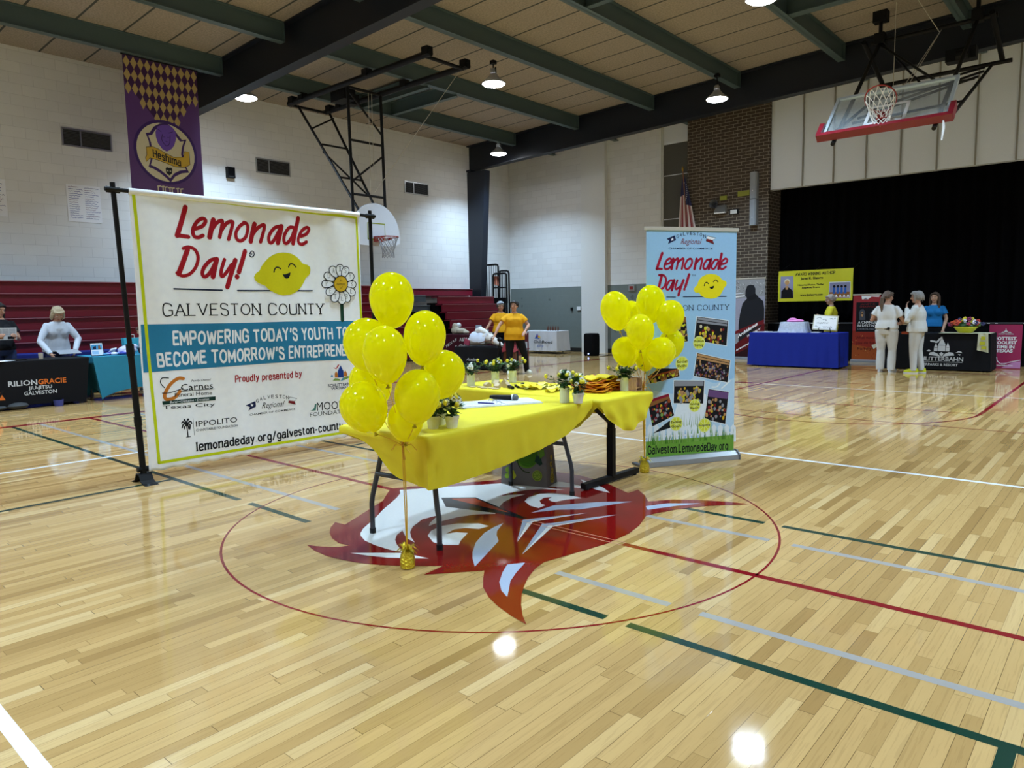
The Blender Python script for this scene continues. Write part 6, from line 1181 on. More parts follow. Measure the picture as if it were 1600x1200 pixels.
# --- author's table (blue)
table(-2.57, 12.95, 0, .97, .36, .765, 'folding table under the royal blue cloth')
cloth(-2.57, 12.95, 0, .98, .37, .77, 'royal blue tablecloth left of the two people in white', '1a2a8c', hem=.03, fold=.012)
R = random.Random(2)
for k in range(6): small_box('book', 'white booklet lying on the blue tablecloth, %s' % ['at its left end', 'second from the left', 'third from the left', 'fourth from the left', 'left of the cloth covered riser', 'under the whiteboard easel'][k], 'book', m_white, (-3.4+.2*k if k < 5 else -2.1, 12.75, .78), (.17, .24, .012+.006*(k % 2)), R.uniform(-.1, .1), 'white booklets on the blue table')
t = thing('display_riser', 'box draped in pale speckled cloth on the blue table', 'riser', (-2.62, 12.85, .78)); M().loft([[(x*s, y*s+.01*math.sin(i*2), z) for i, (x, y) in enumerate(rr(.28, .16, .05))] for z, s in ((.0, 1.2), (.1, 1.07), (.22, 1), (.235, .97))]).obj('cloth', mat('speckled_cloth', 'b8c0d4', .7, vary=.3, bscale=30), t); 
M().ell((0, 0, .26), (.2, .1, .04), 14, 6).ell((-.05, -.02, .29), (.1, .06, .04), 10, 6).one('pink_bow', 'pink tissue and ribbon on the cloth draped riser', 'ribbon', mat('pink_tissue', 'd878b8', .5), (-2.6, 12.85, .78), world=False)
t = thing('whiteboard_sign', 'small handwritten whiteboard on an easel on the blue table', 'sign', (-1.93, 12.8, .78)); rt = Matrix.Rotation(-.22, 3, 'X') @ Matrix.Rotation(.06, 3, 'Y')
M().box((0, 0, .22), (.52, .02, .33), 0, rt).obj('board_frame', mat('cream_frame', 'c8c4a8', .5), t, smooth=False)
R = random.Random(5); els = [['P', 'wht', [(-240, -145), (240, -145), (240, 145), (-240, 145)]]]
for y, x0, x1 in ((85, -190, -100), (60, -60, 20), (95, 90, 200), (-15, -180, 60), (-100, -200, -90), (-95, -40, 150)):
    x = x0; p = [(x, y)]
    while x < x1: x += 14; p.append((x, y+R.uniform(-16, 20)))
    els.append(['S', 'ink', 6, 1, p])
artwork(els, lambda u, v, o: tuple(Vector((0, 0, .22))+rt @ Vector((u, -.011-o, v))), 'handwriting', t)
m = M()
for x in (-.12, .12): m.tube([(x, -.07, .1), (x, -.05, .06), (x, -.02, .0)], .008, 5).tube([(x, -.02, .02), (x*.5, .1, .0)], .008, 5)
m.obj('easel', m_black, t)
Y0 = 14.85
t = thing('vinyl_banner', 'yellow vinyl banner with a portrait hanging before the black curtain', 'banner', (-2.87, Y0, 1.48))
yfn = lambda u, v, o: (u-.9, -o+.012*math.sin(u*9)+.008*math.sin(v*11+u*3), v+.0)
yb = M().grid(lambda a, b: yfn(a*1.8, b*.77, 0), 30, 10).obj('vinyl', mat('yellow_vinyl', 'c9c62a', .4, spec=.4), t, fixn=False)
els = [['T', 'ink', 'AWARD WINNING AUTHOR', 430, 640, 1390, 655, 62, 'B'], ['T', 'ink', 'Janet K. Shawgo', 560, 540, 1110, 545, 58, 'k'], ['T', 'ink', 'Historical Fiction, Thriller', 500, 385, 1130, 390, 42, 'k'], ['T', 'ink', 'Suspense, Drama', 600, 320, 1030, 325, 42, 'k'], ['T', 'ink', 'www.jkshawgo.com', 560, 130, 1110, 140, 54, 'k'],
       ['P', 'lav', [(55, 80), (395, 80), (375, 640), (55, 640)]], ['P', 'dk', [(70, 80), (385, 80), (375, 270), (270, 355), (165, 355), (80, 260)]], ['P', 'tan', [(190, 300), (245, 300), (260, 400), (180, 400)]], ['C', 'cream', 222, 500, 72], ['C', 'tan', 222, 478, 58],
       ['P', 'pick', [(1255, 60), (1745, 60), (1745, 455), (1255, 455)]], ['P', 'brn', [(1265, 70), (1735, 70), (1735, 440), (1265, 440)]], ['P', 'lav', [(1265, 210), (1735, 210), (1735, 440), (1265, 440)]]]+[['P', 'btn', [(1340+85*k, 170), (1400+85*k, 170), (1390+85*k, 330), (1350+85*k, 330)]] for k in range(4)]+[['C', 'dk', 1370+85*k, 345, 30] for k in range(4)]+[['P', 'wht', [(1300+90*k, 90), (1370+90*k, 90), (1335+90*k, 150)]] for k in range(5)]
artwork(els, yfn, 'printed_artwork', yb, .0015, 8e-4, L=.06)
for x in (-.9, 0, .9): M().cyl((x*.98, 0, .75), (x*.98, .85, 1.0), .003, n=5).obj('tie_cord', m_black, t)

# --- three more stand-up displays
def rollup(x, y, w_, h, lb, base_col, els, L=None, rz=0):
    t = thing('roll_up_banner', lb, 'banner', (x, y, 0), rz)
    fn = lambda u, v, o: (u-w_/2, -o, v)
    pn = M().grid(lambda a, b: fn(a*w_, .06+b*(h-.08), 0), 2, 4).obj('panel', mat('print_'+base_col, base_col, .6), t, fixn=False)
    artwork(els, fn, 'printed_artwork', pn, .001, 1.5e-4)
    M().loft([[(q, a, b) for a, b in ((-.06, 0), (-.055, .045), (.0, .075), (.055, .045), (.06, 0))] for q in (-w_/2-.02, w_/2+.02)]).obj('base_housing', mat('silver_housing'), t, smooth=False)
    M().box((0, 0, h-.01), (w_+.02, .02, .03)).obj('top_rail', mat('rail_silver'), t, smooth=False); M().cyl((0, .02, .04), (0, .02, h-.02), .008).obj('support_pole', m_grey, t)
    return t
R = random.Random(9)
els = [['P', '9a98a8', [(0, 700), (860, 700), (860, 1640), (0, 1560)]], ['P', '8f8f92', [(0, 1560), (860, 1640), (860, 2090), (0, 2090)]]]
for k in range(60): els.append(['P', R.choice(['6a6868', 'a8a8a8', '56524e', 'c4c4c6']), [(x := R.uniform(0, 830), y := R.uniform(1680, 2000)), (x+R.uniform(8, 22), y+5), (x+R.uniform(-60, 60), y+R.uniform(30, 90))]])
for k in range(70): els.append(['P', R.choice(['84829a', 'a9a7ba', '76748a']), [(x := R.uniform(0, 830), y := R.uniform(720, 1540)), (x+50, y+6), (x+R.uniform(20, 40), y+12)]])
els += [['P', 'wht', [(0, 1600), (330, 1640), (330, 1660), (0, 1625)]], ['P', 'pick', [(0, 1690), (300, 1715), (300, 1725), (0, 1705)]],
        ['P', '1d1e24', [(180, 60), (170, 900), (205, 1180), (270, 1450), (370, 1560), (400, 1590), (340, 1640), (345, 1780), (390, 1900), (480, 1930), (570, 1905), (610, 1820), (610, 1700), (700, 1600), (820, 1500), (850, 1300), (850, 60)]], ['P', '15161b', [(370, 1600), (610, 1700), (640, 1560), (430, 1520)]],
        ['P', 'dkred', [(0, 330), (860, 940), (860, 700), (860, 560), (0, 60)]], ['P', '2a0c10', [(0, 60), (500, 60), (500, 330), (0, 90)]], ['P', '6d161c', [(0, 620), (0, 700), (850, 1040), (850, 930)]],
        ['T', 'wht', 'Archidamus', 160, 560, 680, 900, 90, 'k'], ['T', 'wht', 'The Trilogy', 400, 570, 760, 800, 50, 'k'], ['T', 'wht', 'An award winning', 110, 210, 600, 480, 52, 'k']]
rollup(-4.36, 14.4, .86, 2.1, 'grey roll-up banner with a dark hooded figure and red slanted stripe', '8d8d94', els)
els = [['P', 'rust', [(0, 60), (600, 60), (600, 420), (0, 520)]], ['P', '8a2a1c', [(0, 430), (600, 330), (600, 760), (0, 760)]]]
for k in range(40): els.append(['P', R.choice(['b0602a', '7a1a1a', 'a8441c', 'b88a4a']), [(x := R.uniform(0, 560), y := R.uniform(90, 680)), (x+R.uniform(10, 30), y+5), (x+R.uniform(-10, 30), y+R.uniform(15, 40))]])
els += [['P', 'dk', [(70, 730), (560, 730), (560, 1430), (70, 1430)]], ['P', 'wht', [(190, 1500), (330, 1500), (400, 1560), (560, 1545), (580, 1585), (180, 1585)]], ['P', 'gry', [(230, 1505), (260, 1490), (300, 1500), (280, 1540)]],
        ['P', '4a4a52', [(150, 1010), (130, 1180), (170, 1260), (230, 1270), (270, 1200), (280, 1010)]], ['P', 'tan', [(180, 1100), (180, 1180), (205, 1215), (235, 1180), (225, 1090)]], ['P', 'dk', [(180, 1180), (235, 1180), (225, 1150), (190, 1150)]], ['P', '3c3c44', [(380, 1000), (370, 1170), (420, 1240), (480, 1220), (500, 1000)]], ['P', 'tan', [(405, 1090), (410, 1160), (440, 1185), (460, 1150), (450, 1080)]],
        ['T', 'dred', 'JANET K.', 160, 1365, 500, 1365, 42, 't'], ['T', 'dred', 'SHAWGO', 150, 1305, 500, 1305, 42, 't'], ['T', 'wht', 'A CHANGE', 120, 925, 520, 925, 66, 't'], ['T', 'wht', 'IN DESTINY', 105, 850, 530, 850, 62, 't'], ['T', 'gry', 'LOOK CLOSELY', 120, 780, 520, 780, 36, 't'],
        ['T', '3a0d0d', 'What would', 70, 560, 530, 570, 62, 't'], ['T', '3a0d0d', 'you do for', 90, 440, 500, 450, 60, 't'], ['T', '3a0d0d', 'Family?', 130, 300, 480, 310, 66, 't'], ['P', 'cream', [(480, 330), (590, 400), (585, 480), (500, 440), (430, 420)]]]
rollup(-1.62, 14.75, .6, 1.62, 'red roll-up banner with a black book cover beside the yellow vinyl banner', '9a1d26', els)
t = thing('poster_stand', 'magenta poster stand with white lettering at the right edge', 'sign', (1.2, 14.35, 0))
pf = lambda u, v, o: (u, -o-.012+.12*(v/.92-1)*.2, v)
M().loft([[(-.30, y, z), (.27, y, z), (.27, y+.02, z), (-.30, y+.02, z)] for z, y in ((.0, -.03), (.92, .0))]).obj('board', mat('magenta_board', '9d1f50', .5), t, smooth=False)
els = [['P', 'slv', [(-60, 760), (-20, 800), (-12, 850), (4, 800), (40, 760)]], ['P', 'slv', [(-100, 745), (-60, 775), (-30, 745)]], ['P', 'slv', [(20, 745), (60, 775), (90, 745)]], ['T', 'slv', 'SCHLITTERBAHN', -140, 712, 120, 712, 26, 'b'],
       ['T', 'wht', 'HOTTEST,', -215, 600, 195, 600, 66, 'k'], ['T', 'wht', 'COOLEST', -215, 515, 185, 515, 66, 'k'], ['T', 'wht', 'TIME IN', -170, 430, 150, 430, 66, 'k'], ['T', 'wht', 'TEXAS', -165, 345, 125, 345, 66, 'k'],
       ['P', 'pk', [(-60, 20), (270, 20), (270, 160), (120, 130)]], ['S', 'wht', 12, 1, [(-230, 260), (-150, 240), (-130, 160), (-40, 100), (100, 150), (260, 190)]], ['S', 'pk', 10, 1, [(-100, 110), (60, 130), (200, 150), (268, 160)]], ['T', 'wht', 'schlitterbahn.com', -220, 60, 140, 60, 32, 'b']]
artwork(els, lambda u, v, o: (u, -.032+.03*v/.92-o, v), 'printed_artwork', t, .003)

# --- waterpark table
table(.1, 13.68, 0, .96, .36, .755, 'folding table under the black waterpark cloth')
sl = [['P', 'slv', [(1035, 400), (1035, 540), (1100, 680), (1165, 540), (1165, 400)]], ['P', 'slv', [(960, 400), (960, 480), (995, 570), (1025, 480), (1025, 400)]], ['P', 'slv', [(1175, 400), (1175, 490), (1205, 580), (1240, 490), (1240, 400)]],
      ['P', m_blackcl, [(1035, 520), (1165, 520), (1165, 530), (1035, 530)]], ['P', m_blackcl, [(960, 468), (1025, 468), (1025, 476), (960, 476)]], ['P', m_blackcl, [(1175, 478), (1240, 478), (1240, 486), (1175, 486)]], ['S', 'slv', 34, 1, [(900, 610), (960, 600), (1010, 590), (1050, 640), (1090, 680)]],
      ['P', m_blackcl, [(850, 300), (900, 370), (1000, 400), (1100, 340), (1200, 400), (1330, 370), (1360, 300)]], ['P', 'slv', [(870, 320), (890, 370), (960, 385), (1030, 350), (1085, 290), (960, 310)]], ['P', 'slv', [(1115, 290), (1160, 350), (1230, 385), (1310, 375), (1330, 320), (1230, 310)]], ['P', 'slv', [(1060, 350), (1100, 290), (1140, 350), (1100, 385)]],
      ['P', 'slv', [(1345, 370), (1400, 410), (1450, 400), (1470, 370), (1400, 385)]], ['P', 'slv', [(1390, 350), (1430, 320), (1440, 345)]], ['P', 'slv', [(820, 400), (870, 430), (920, 400), (870, 390)]],
      ['T', 'slv', 'SCHLITTERBAHN', 585, 205, 1490, 205, 84, 'b'], ['P', 'slv', [(640, 178), (1480, 178), (1480, 184), (640, 184)]], ['T', 'slv', 'WATERPARKS & RESORT', 620, 100, 1400, 100, 52, 'b']]
cloth(.1, 13.68, 0, .97, .37, .76, 'black tablecloth with a silver castle logo behind the two people in white', m_blackcl, sl, hem=.02, fold=.004)
m_run = mat('runner_cream', 'c8c6a8', .7)
m = M().box((.62, 13.66, .772), (.9, .3, .004)); m.grid(lambda u, v: (.86+.17*u+.03*v*(u-.3), 13.27-.015*v-.012*math.sin(u*8), .772-.33*v-.05*v*u), 8, 8)
m.box((.62, 13.4, .772), (.9, .26, .004))
t = thing('table_runner', 'cream and yellow patterned runner hanging over the front of the black table', 'table runner', (.7, 13.5, .77)); ro = m.obj('cloth', m_run, t, True, fixn=False)
M().box((.95, 13.245, .68), (.07, .008, .07)).box((.94, 13.24, .58), (.09, .008, .07)).box((.97, 13.24, .49), (.08, .008, .06)).obj('yellow_patch', mat('runner_yellow', 'b8b41c', .7), t, True, smooth=False)
t = thing('flower_bowl', 'yellow bowl on the black waterpark table', 'bowl', (.6, 13.52, .775)); M().lathe([(.10, 0), (.12, .0), (.2, .1), (.225, .12), (.215, .125), (.19, .1), (.11, .01)], n=28).obj('bowl', mat('bowl_yellow', 'cfcf2a', .4), t)
R = random.Random(6)
cols = ['b8372a', 'd8582a', 'e0e0e8', 'd8c83a', '8a2a5a', '7a1a1a', '5a7a2a', '2c2c5a']
for k in range(46):
    a, q = R.uniform(0, 6.28), R.uniform(0, 1)**.6; x, y, z = .31*q*math.cos(a), .16*q*math.sin(a), .15+.14*(1-q*q)*R.uniform(.4, 1.0)+.03*R.random()
    m = M(); s = R.uniform(.022, .04)
    for j in range(5): b = j*1.256; m.ell((x+s*.7*math.cos(b), y-.02+s*.3*math.sin(b), z+s*.7*math.sin(b)), (s*.6, s*.35, s*.5), 7, 5)
    m.obj('flower', mat('petal_'+cols[k % 8], cols[k % 8], .6), t)
M().ell((0, 0, .14), (.2, .15, .07), 14, 8).obj('greenery', m_leaf, t)

# ---------------------------------------------------------------- people
def fuse(m, voxel, name, mats, parent, it=4):
    me = m.mesh('tmp', mats); o = bpy.data.objects.new('tmp', me); C.objects.link(o)
    r = o.modifiers.new('r', 'REMESH'); r.mode = 'VOXEL'; r.voxel_size = voxel; r.use_smooth_shade = True
    s = o.modifiers.new('s', 'SMOOTH'); s.factor = .5; s.iterations = it
    dg = bpy.context.evaluated_depsgraph_get(); dg.update()
    nm = bpy.data.meshes.new_from_object(o.evaluated_get(dg)); nm.name = name
    bpy.data.objects.remove(o)
    if not nm.materials: nm.materials.append(mats)
    p = bpy.data.objects.new(name, nm); C.objects.link(p)
    if parent is not None: p.parent = parent; WM[p] = WM[parent].copy()
    return p
V = Vector
def person(lb, loc, rz, H, P):
    S = H/1.68; g = P.get('girth', 1.0)
    t = thing('person', lb, 'person', loc, rz)
    skin = mat('skin_'+P.get('skin', 'c99a7c'), P.get('skin', 'c99a7c'), .55)
    lean = V(P.get('lean', (0, 0, 0))); hip = V(P.get('hip', (0, 0, 0)))
    def sp(z): f = max(0, (z-.95)/.48); return hip*(1 if z < 1.0 else 1)+lean*f-V((0, 0, .5*lean.length_squared*f))
    def ringz(z, rx, ry, e=0):
        o = sp(z); gg = g if z < 1.25 else g**.5; return [V((rx*gg+e, 0, 0))*math.cos(a)+V((0, ry*gg+e, 0))*math.sin(a)+V((0, 0, z))+o for a in [2*math.pi*k/18 for k in range(18)]]
    prof = [(.80, .135, .10), (.87, .165, .115), (.94, .168, .12), (1.02, .15, .108), (1.10, .14, .1), (1.2, .15, .108), (1.28, .16, .11), (1.34, .152, .094), (1.385, .118, .078), (1.415, .085, .064), (1.445, .058, .053)]
    bust = P.get('bust', 1)
    A = M(); A.loft([ringz(*q) for q in prof])
    if bust:
        for s in (-1, 1): A.ell(V((.07*s, .075*g, 1.24))+sp(1.24), (.065*g, .055*g, .065*g), 12, 8)
    top = sp(1.44); nb = V((0, -.005, 1.43))+top; hc = V((0, .025, 1.575))+top+V(P.get('hoff', (0, 0, 0)))
    hy, hp = P.get('look', (0, 0)); HR = Matrix.Rotation(math.radians(hy), 3, 'Z') @ Matrix.Rotation(math.radians(hp), 3, 'X')
    def h(x, y, z): return hc+HR @ V((x, y, z))
    A.tube([nb, (nb+hc)/2, h(0, -.015, -.06)], [.055, .05, .05], 12)
    A.ell(h(0, 0, .025), (.073, .092, .095), 18, 12, 0, HR); A.ell(h(0, .018, -.045), (.058, .068, .068), 16, 10, 0, HR); A.ell(h(0, .062, -.085), (.03, .026, .024), 10, 8, 0, HR)
    A.tube([h(0, .085, .03), h(0, .103, -.002), h(0, .112, -.018), h(0, .09, -.03)], [.009, .012, .016, .01], 8)
    for s in (-1, 1): A.ell(h(.075*s, -.008, .0), (.012, .022, .034), 8, 6, 0, HR); A.ell(h(.042*s, .055, -.03), (.028, .03, .026), 10, 6, 0, HR)
    A.tube([h(-.05, .082, .042), h(0, .092, .045), h(.05, .082, .042)], [.008, .008, .008], 6)
    # arms
    sleeves = M(); SL = P.get('sleeve', 'short')
    sh = {}
    for s, key in ((-1, 'L'), (1, 'R')):
        q = V((.162*s*g**.5, -.005, 1.338))+sp(1.34)
        el, wr = P.get('arm'+key, ((.23*s, -.03, 1.08), (.22*s, .05, .85))); el = V(el); wr = V(wr)
        A.tube([q, q*.5+el*.5, el], [.05, .044*g**.5, .038], 12); A.ell(q, .052, 12, 8); A.ell(el, .038, 10, 8); A.tube([el, el*.6+wr*.4, wr], [.038, .038, .026], 12)
        d = (wr-el).normalized(); pn = V(P.get('palm'+key, (-s, 0, 0))); pn = (pn-pn.dot(d)*d).normalized(); sd = d.cross(pn)
        c = wr+d*.05; Rh = Matrix((sd, pn, d)).transposed()
        A.ell(c, (.04, .018, .055), 12, 8, 0, Rh); A.ell(wr, .027, 10, 6)
        curl = P.get('curl', .5)
        for k in range(4):
            f0 = c+d*.042+sd*(.027-.018*k); L_ = (.036, .042, .039, .03)[k]; pts = [f0]; dd = d.copy(); 
            for b in range(3): dd = (dd*math.cos(curl*(.5+.3*b))+pn*math.sin(curl*(.5+.3*b))).normalized(); pts.append(pts[-1]+dd*L_*(1, .75, .6)[b])
            A.tube(pts, [.0095, .009, .0085, .0075], 8)
        th = s*1.0; hand = 1 if key == 'R' else -1
        tb = c-d*.02+sd*.032*(1); A.tube([tb, tb+d*.03+sd*.025+pn*.01, tb+d*.06+sd*.03+pn*.02], [.013, .011, .009], 8)
        if SL == 'short': e = q*.42+el*.58; sleeves.tube([q, q*.6+e*.4, e], [.058, .066*g**.5, .074*g**.5], 14)
        elif SL == 'long': sleeves.tube([q, q*.5+el*.5, el, el*.5+wr*.5, wr-d*.01], [.058, .062*g**.5, .056, .05, .04], 14); sleeves.ell(el, .055, 10, 8)
        elif SL == 'half': e = el*.75+wr*.25; sleeves.tube([q, q*.5+el*.5, el, e], [.058, .066*g**.5, .062, .058], 14); sleeves.ell(el, .06, 10, 8)
        sleeves.ell(q, .06, 12, 8)
    # legs
    legs = M(); shoes = []
    for s, key in ((-1, 'L'), (1, 'R')):
        hp_ = V((.088*s*g, 0, .86))+hip
        ft = V(P.get('foot'+key, (.1*s, 0, 0))); an = ft+V((0, 0, .08)); toe = P.get('toe'+key, 0); fd = V((math.sin(math.radians(toe)), math.cos(math.radians(toe)), 0))
        kn = (hp_+an)/2+fd*P.get('knee'+key, .025)
        A.tube([hp_, hp_*.5+kn*.5, kn, kn*.6+an*.4, an], [.092*g, .075*g, .055*g**.5, .052*g**.5, .036], 14); A.ell(ft+fd*.05+V((0, 0, .04)), (.04, .11, .035), 12, 8, 0, Matrix.Rotation(-math.radians(toe), 3, 'Z'))
        w_ = P.get('flare', .0)
        legs.tube([hp_+V((0, 0, .02)), hp_*.5+kn*.5, kn, kn*.5+an*.5, an-V((0, 0, .03))], [.105*g, .09*g, .072*g**.5, .066*g**.3+w_, .06+w_], 16)
        shoes.append((ft, fd, toe))
    legs.loft([ringz(z, rx, ry, .014) for z, rx, ry in prof if z < 1.0])
    sc_ = Matrix.Scale(S, 4)
    def scaled(m): m.v = [tuple(V(v)*S) for v in m.v]; return m
    body = fuse(scaled(A), .0085, 'body', skin, t)
    # face
    m = M()
    for s in (-1, 1): M().ell(h(.031*s, .0825, .012)*S, (.0115*S, .006*S, .0048*S), 10, 6, 0, HR).ell(h(.031*s, .0875, .012)*S, (.0058*S, .003*S, .0048*S), 8, 6, 1, HR).obj('eye', [m_white, mat('iris', '1c120c', .3)], t); M().tube([h(.016*s, .094, .034)*S, h(.032*s, .093, .040)*S, h(.05*s, .08, .034)*S], .0035*S, 6).obj('eyebrow', mat('brow_'+P.get('hair', '2a1c16'), P.get('brow', '3a2a22'), .8), t)
    M().tube([h(-.022, .078, -.058)*S, h(0, .09, -.061)*S, h(.022, .078, -.058)*S], [.003*S, .0075*S, .003*S], 8).obj('lips', mat('lips', 'a35a52', .5), t)
    # clothing
    top_m = mat('cloth_'+P['top'], P['top'], .75, bump=.12, bscale=14, spec=.2); leg_m = mat('cloth_'+P['legs'], P['legs'], .75, bump=.1, bscale=14, spec=.2)
    hem = P.get('hem', .9); ex = P.get('loose', .016)
    B = M(); zs = [(hem, .168, .12)]+[q for q in prof if q[0] > hem+.02 and q[0] < 1.42]
    B.loft([ringz(z, rx, ry, ex*(1 if z < 1.3 else .6)+(.012 if z < 1.1 else 0)) for z, rx, ry in zs])
    if bust:
        for s in (-1, 1): B.ell(V((.07*s, .08*g, 1.235))+sp(1.235), (.08*g, .065*g, .085*g), 12, 8)
    if SL != 'none': B.v += []; o0 = len(B.v); B.v += sleeves.v; B.f += [[i+o0 for i in f] for f in sleeves.f]; B.mi += sleeves.mi
    shirt = fuse(scaled(B), .0105, P.get('topname', 'shirt'), top_m, t, 3)
    fuse(scaled(legs), .0105, P.get('legname', 'trousers'), leg_m, t, 3)
    for ft, fd, toe in shoes:
        Rz = Matrix.Rotation(-math.radians(toe), 3, 'Z'); c = ft+fd*.05
        sh_m = mat('shoe_'+P.get('shoe', '2a2a2a'), P.get('shoe', '2a2a2a'), .5)
        m = M(); ring = lambda z, sx, sy, off=0: [(c+Rz @ V((sx*math.cos(a)*(1-.15*max(0, math.sin(a))), off+sy*math.sin(a), z)))*S for a in [2*math.pi*k/18 for k in range(18)]]
        m.loft([ring(.022, .046, .135), ring(.05, .047, .135), ring(.075, .042, .11, -.02), ring(.10, .042, .07, -.055)]); m.loft([ring(.0, .046, .137), ring(.024, .05, .142)], 1)
        m.obj('shoe', [sh_m, mat('sole_'+P.get('sole', 'd8d8d8'), P.get('sole', 'd8d8d8'), .6)], t)
    # hair
    hm = mat('hair_'+P.get('hair', '2a1c16'), P.get('hair', '2a1c16'), .6, vary=.35, bscale=50, bump=.5); K = P.get('style', 'long'); Hh = M()
    Hh.ell(h(0, -.022, .045), (.086, .098, .092), 18, 12, 0, HR)
    for s in (-1, 1): Hh.ell(h(.062*s, -.01, .05), (.03, .06, .055), 12, 8, 0, HR)
    Hh.tube([h(-.07, .045, .075), h(-.02, .083, .092), h(.03, .083, .09), h(.072, .045, .072)], [.02, .018, .018, .02], 8)
    if K in ('long', 'bob'):
        L_ = .30 if K == 'long' else .11
        for s in (-1, 1): Hh.tube([h(.07*s, .0, .04), h(.085*s, -.005, -.04), h(.088*s, .01 if K == 'long' else -.01, -.04-L_*.5), h(.082*s, .045 if K == 'long' else -.01, -.04-L_)], [.032, .036, .034, .014], 10)
        Hh.tube([h(0, -.08, .04), h(0, -.095, -.06), h(0, -.09, -.06-L_*.7)], [(.08), (.075), (.03)], 14)
    if K == 'pony': Hh.ell(h(.0, -.105, .05), .03, 10, 8); Hh.tube([h(0, -.11, .05), h(0, -.165, -.02), h(-.01, -.175, -.16), h(-.01, -.16, -.32)], [.028, .042, .042, .012], 10)
    if K == 'bun': Hh.ell(h(0, -.11, .06), .045, 12, 8)
    if K == 'short': Hh.ell(h(0, -.04, .02), (.09, .085, .095), 16, 10, 0, HR); Hh.tube([h(-.05, .07, .095), h(0, .095, .088), h(.05, .075, .08)], [.018, .018, .018], 8)
    if K == 'fluffy': Hh.ell(h(0, -.035, .03), (.103, .10, .11), 16, 10, 0, HR); Hh.ell(h(0, .03, .1), (.075, .07, .04), 14, 8, 0, HR); Hh.tube([h(-.06, .06, .08), h(0, .095, .085), h(.06, .07, .075)], [.026, .024, .024], 8)
    RH = random.Random(lb)
    for k in range(26):
        a = RH.uniform(-2.6, 2.6)-math.pi/2; d0 = V((math.cos(a), math.sin(a), 0)); z0 = RH.uniform(.02, .1); l = {'long': .2, 'bob': .12, 'fluffy': .09}.get(K, .05)*RH.uniform(.5, 1.1)
        if d0.y > .5 and K != 'fluffy': continue
        Hh.tube([h(d0.x*.06, d0.y*.07-.02, z0), h(d0.x*.093, d0.y*.105-.02, z0-.03), h(d0.x*.1, d0.y*.11-.02, z0-.03-l)], [.018, .02, .008], 6)
    fuse(scaled(Hh), .0095, 'hair', hm, t, 2)
    if P.get('glasses'):
        m = M()
        for s in (-1, 1): m.tube([h(.033*s+.022*math.cos(a), .1, .01+.017*math.sin(a))*S for a in [i*6.283/12 for i in range(13)]], .0018*S, 5); m.tube([h(.055*s, .098, .014)*S, h(.079*s, .0, .014)*S], .0018*S, 5)
        m.obj('glasses', m_black, t)
    return t, h, S
L90 = math.pi/2
# left booth
t, h, S = person('person in a black shirt with dark hair reading a newspaper at the far left', (-11.1, -.2, 0), -L90, 1.67, dict(top='15151a', legs='2a3658', hair='1a1413', style='long', look=(25, -16), armL=((-.24, .05, 1.08), (-.14, .30, 1.13)), armR=((.24, .05, 1.08), (.14, .30, 1.13)), palmL=(1, .2, 0), palmR=(-1, .2, 0), skin='b98a70', girth=1.1))
t = thing('newspaper', 'folded newspaper held by the person in black', 'newspaper', (-10.77, -.2, 1.17), -L90)
rt = Matrix.Rotation(-.12, 3, 'X'); M().box((0, 0, 0), (.30, .006, .20), 0, rt).obj('sheet', mat('newsprint', 'c9c9c8', .8), t, smooth=False)
els = [['P', 'gry', [(-130+95*c, 80-14*k), (-45+95*c, 80-14*k), (-45+95*c, 74-14*k), (-130+95*c, 74-14*k)]] for k in range(8) for c in range(3)]+[['P', 'dk', [(-120, -90), (-20, -90), (-20, -45), (-120, -45)]], ['P', 'brn', [(40, -85), (120, -85), (120, -40), (40, -40)]]]
for sd in (1, -1): artwork(els, lambda u, v, o: tuple(rt @ V((u*sd, sd*(.0035+o), v))), 'newsprint_columns', t, .0005)

t, h, S = person('blond person in a white pullover leaning over the black lettered table', (-11.0, .58, 0), -L90, 1.62, dict(top='c3c8d2', legs='22264a', topname='pullover', hair='b3a284', brow='6a5a44', style='bob', look=(-4, -42), lean=(0, .17, 0), armL=((-.30, .22, 1.08), (-.17, .42, .87)), armR=((.31, .22, 1.05), (.22, .45, .83)), sleeve='long', loose=.035, girth=1.08, hem=.86, skin='bd8f76', hoff=(0, .04, -.02)))
M().box((0, 0, 0), (.24, .34, .004), 0, Matrix.Rotation(.25, 3, 'Y')).one('paper_sheet', 'grey paper sheet held over the table by the blond person', 'paper', mat('grey_paper', '8e9097', .7), (-10.4, .58, .84), world=False, smooth=False)
person('child in a white shirt bending at the teal table beside the banner pole', (-10.95, 2.05, 0), math.radians(-150), 1.22, dict(top='d4d6de', legs='3a4a8a', hair='4a3428', style='short', look=(0, -20), lean=(0, .1, 0), bust=0, girth=.95))
person('person in a white shirt mostly hidden behind the white banner and balloons', (-10.3, 6.15, 0), -L90, 1.72, dict(top='c9cdd8', legs='22242c', hair='2a2220', style='short', loose=.03, look=(0, 0), bust=0, girth=1.1))
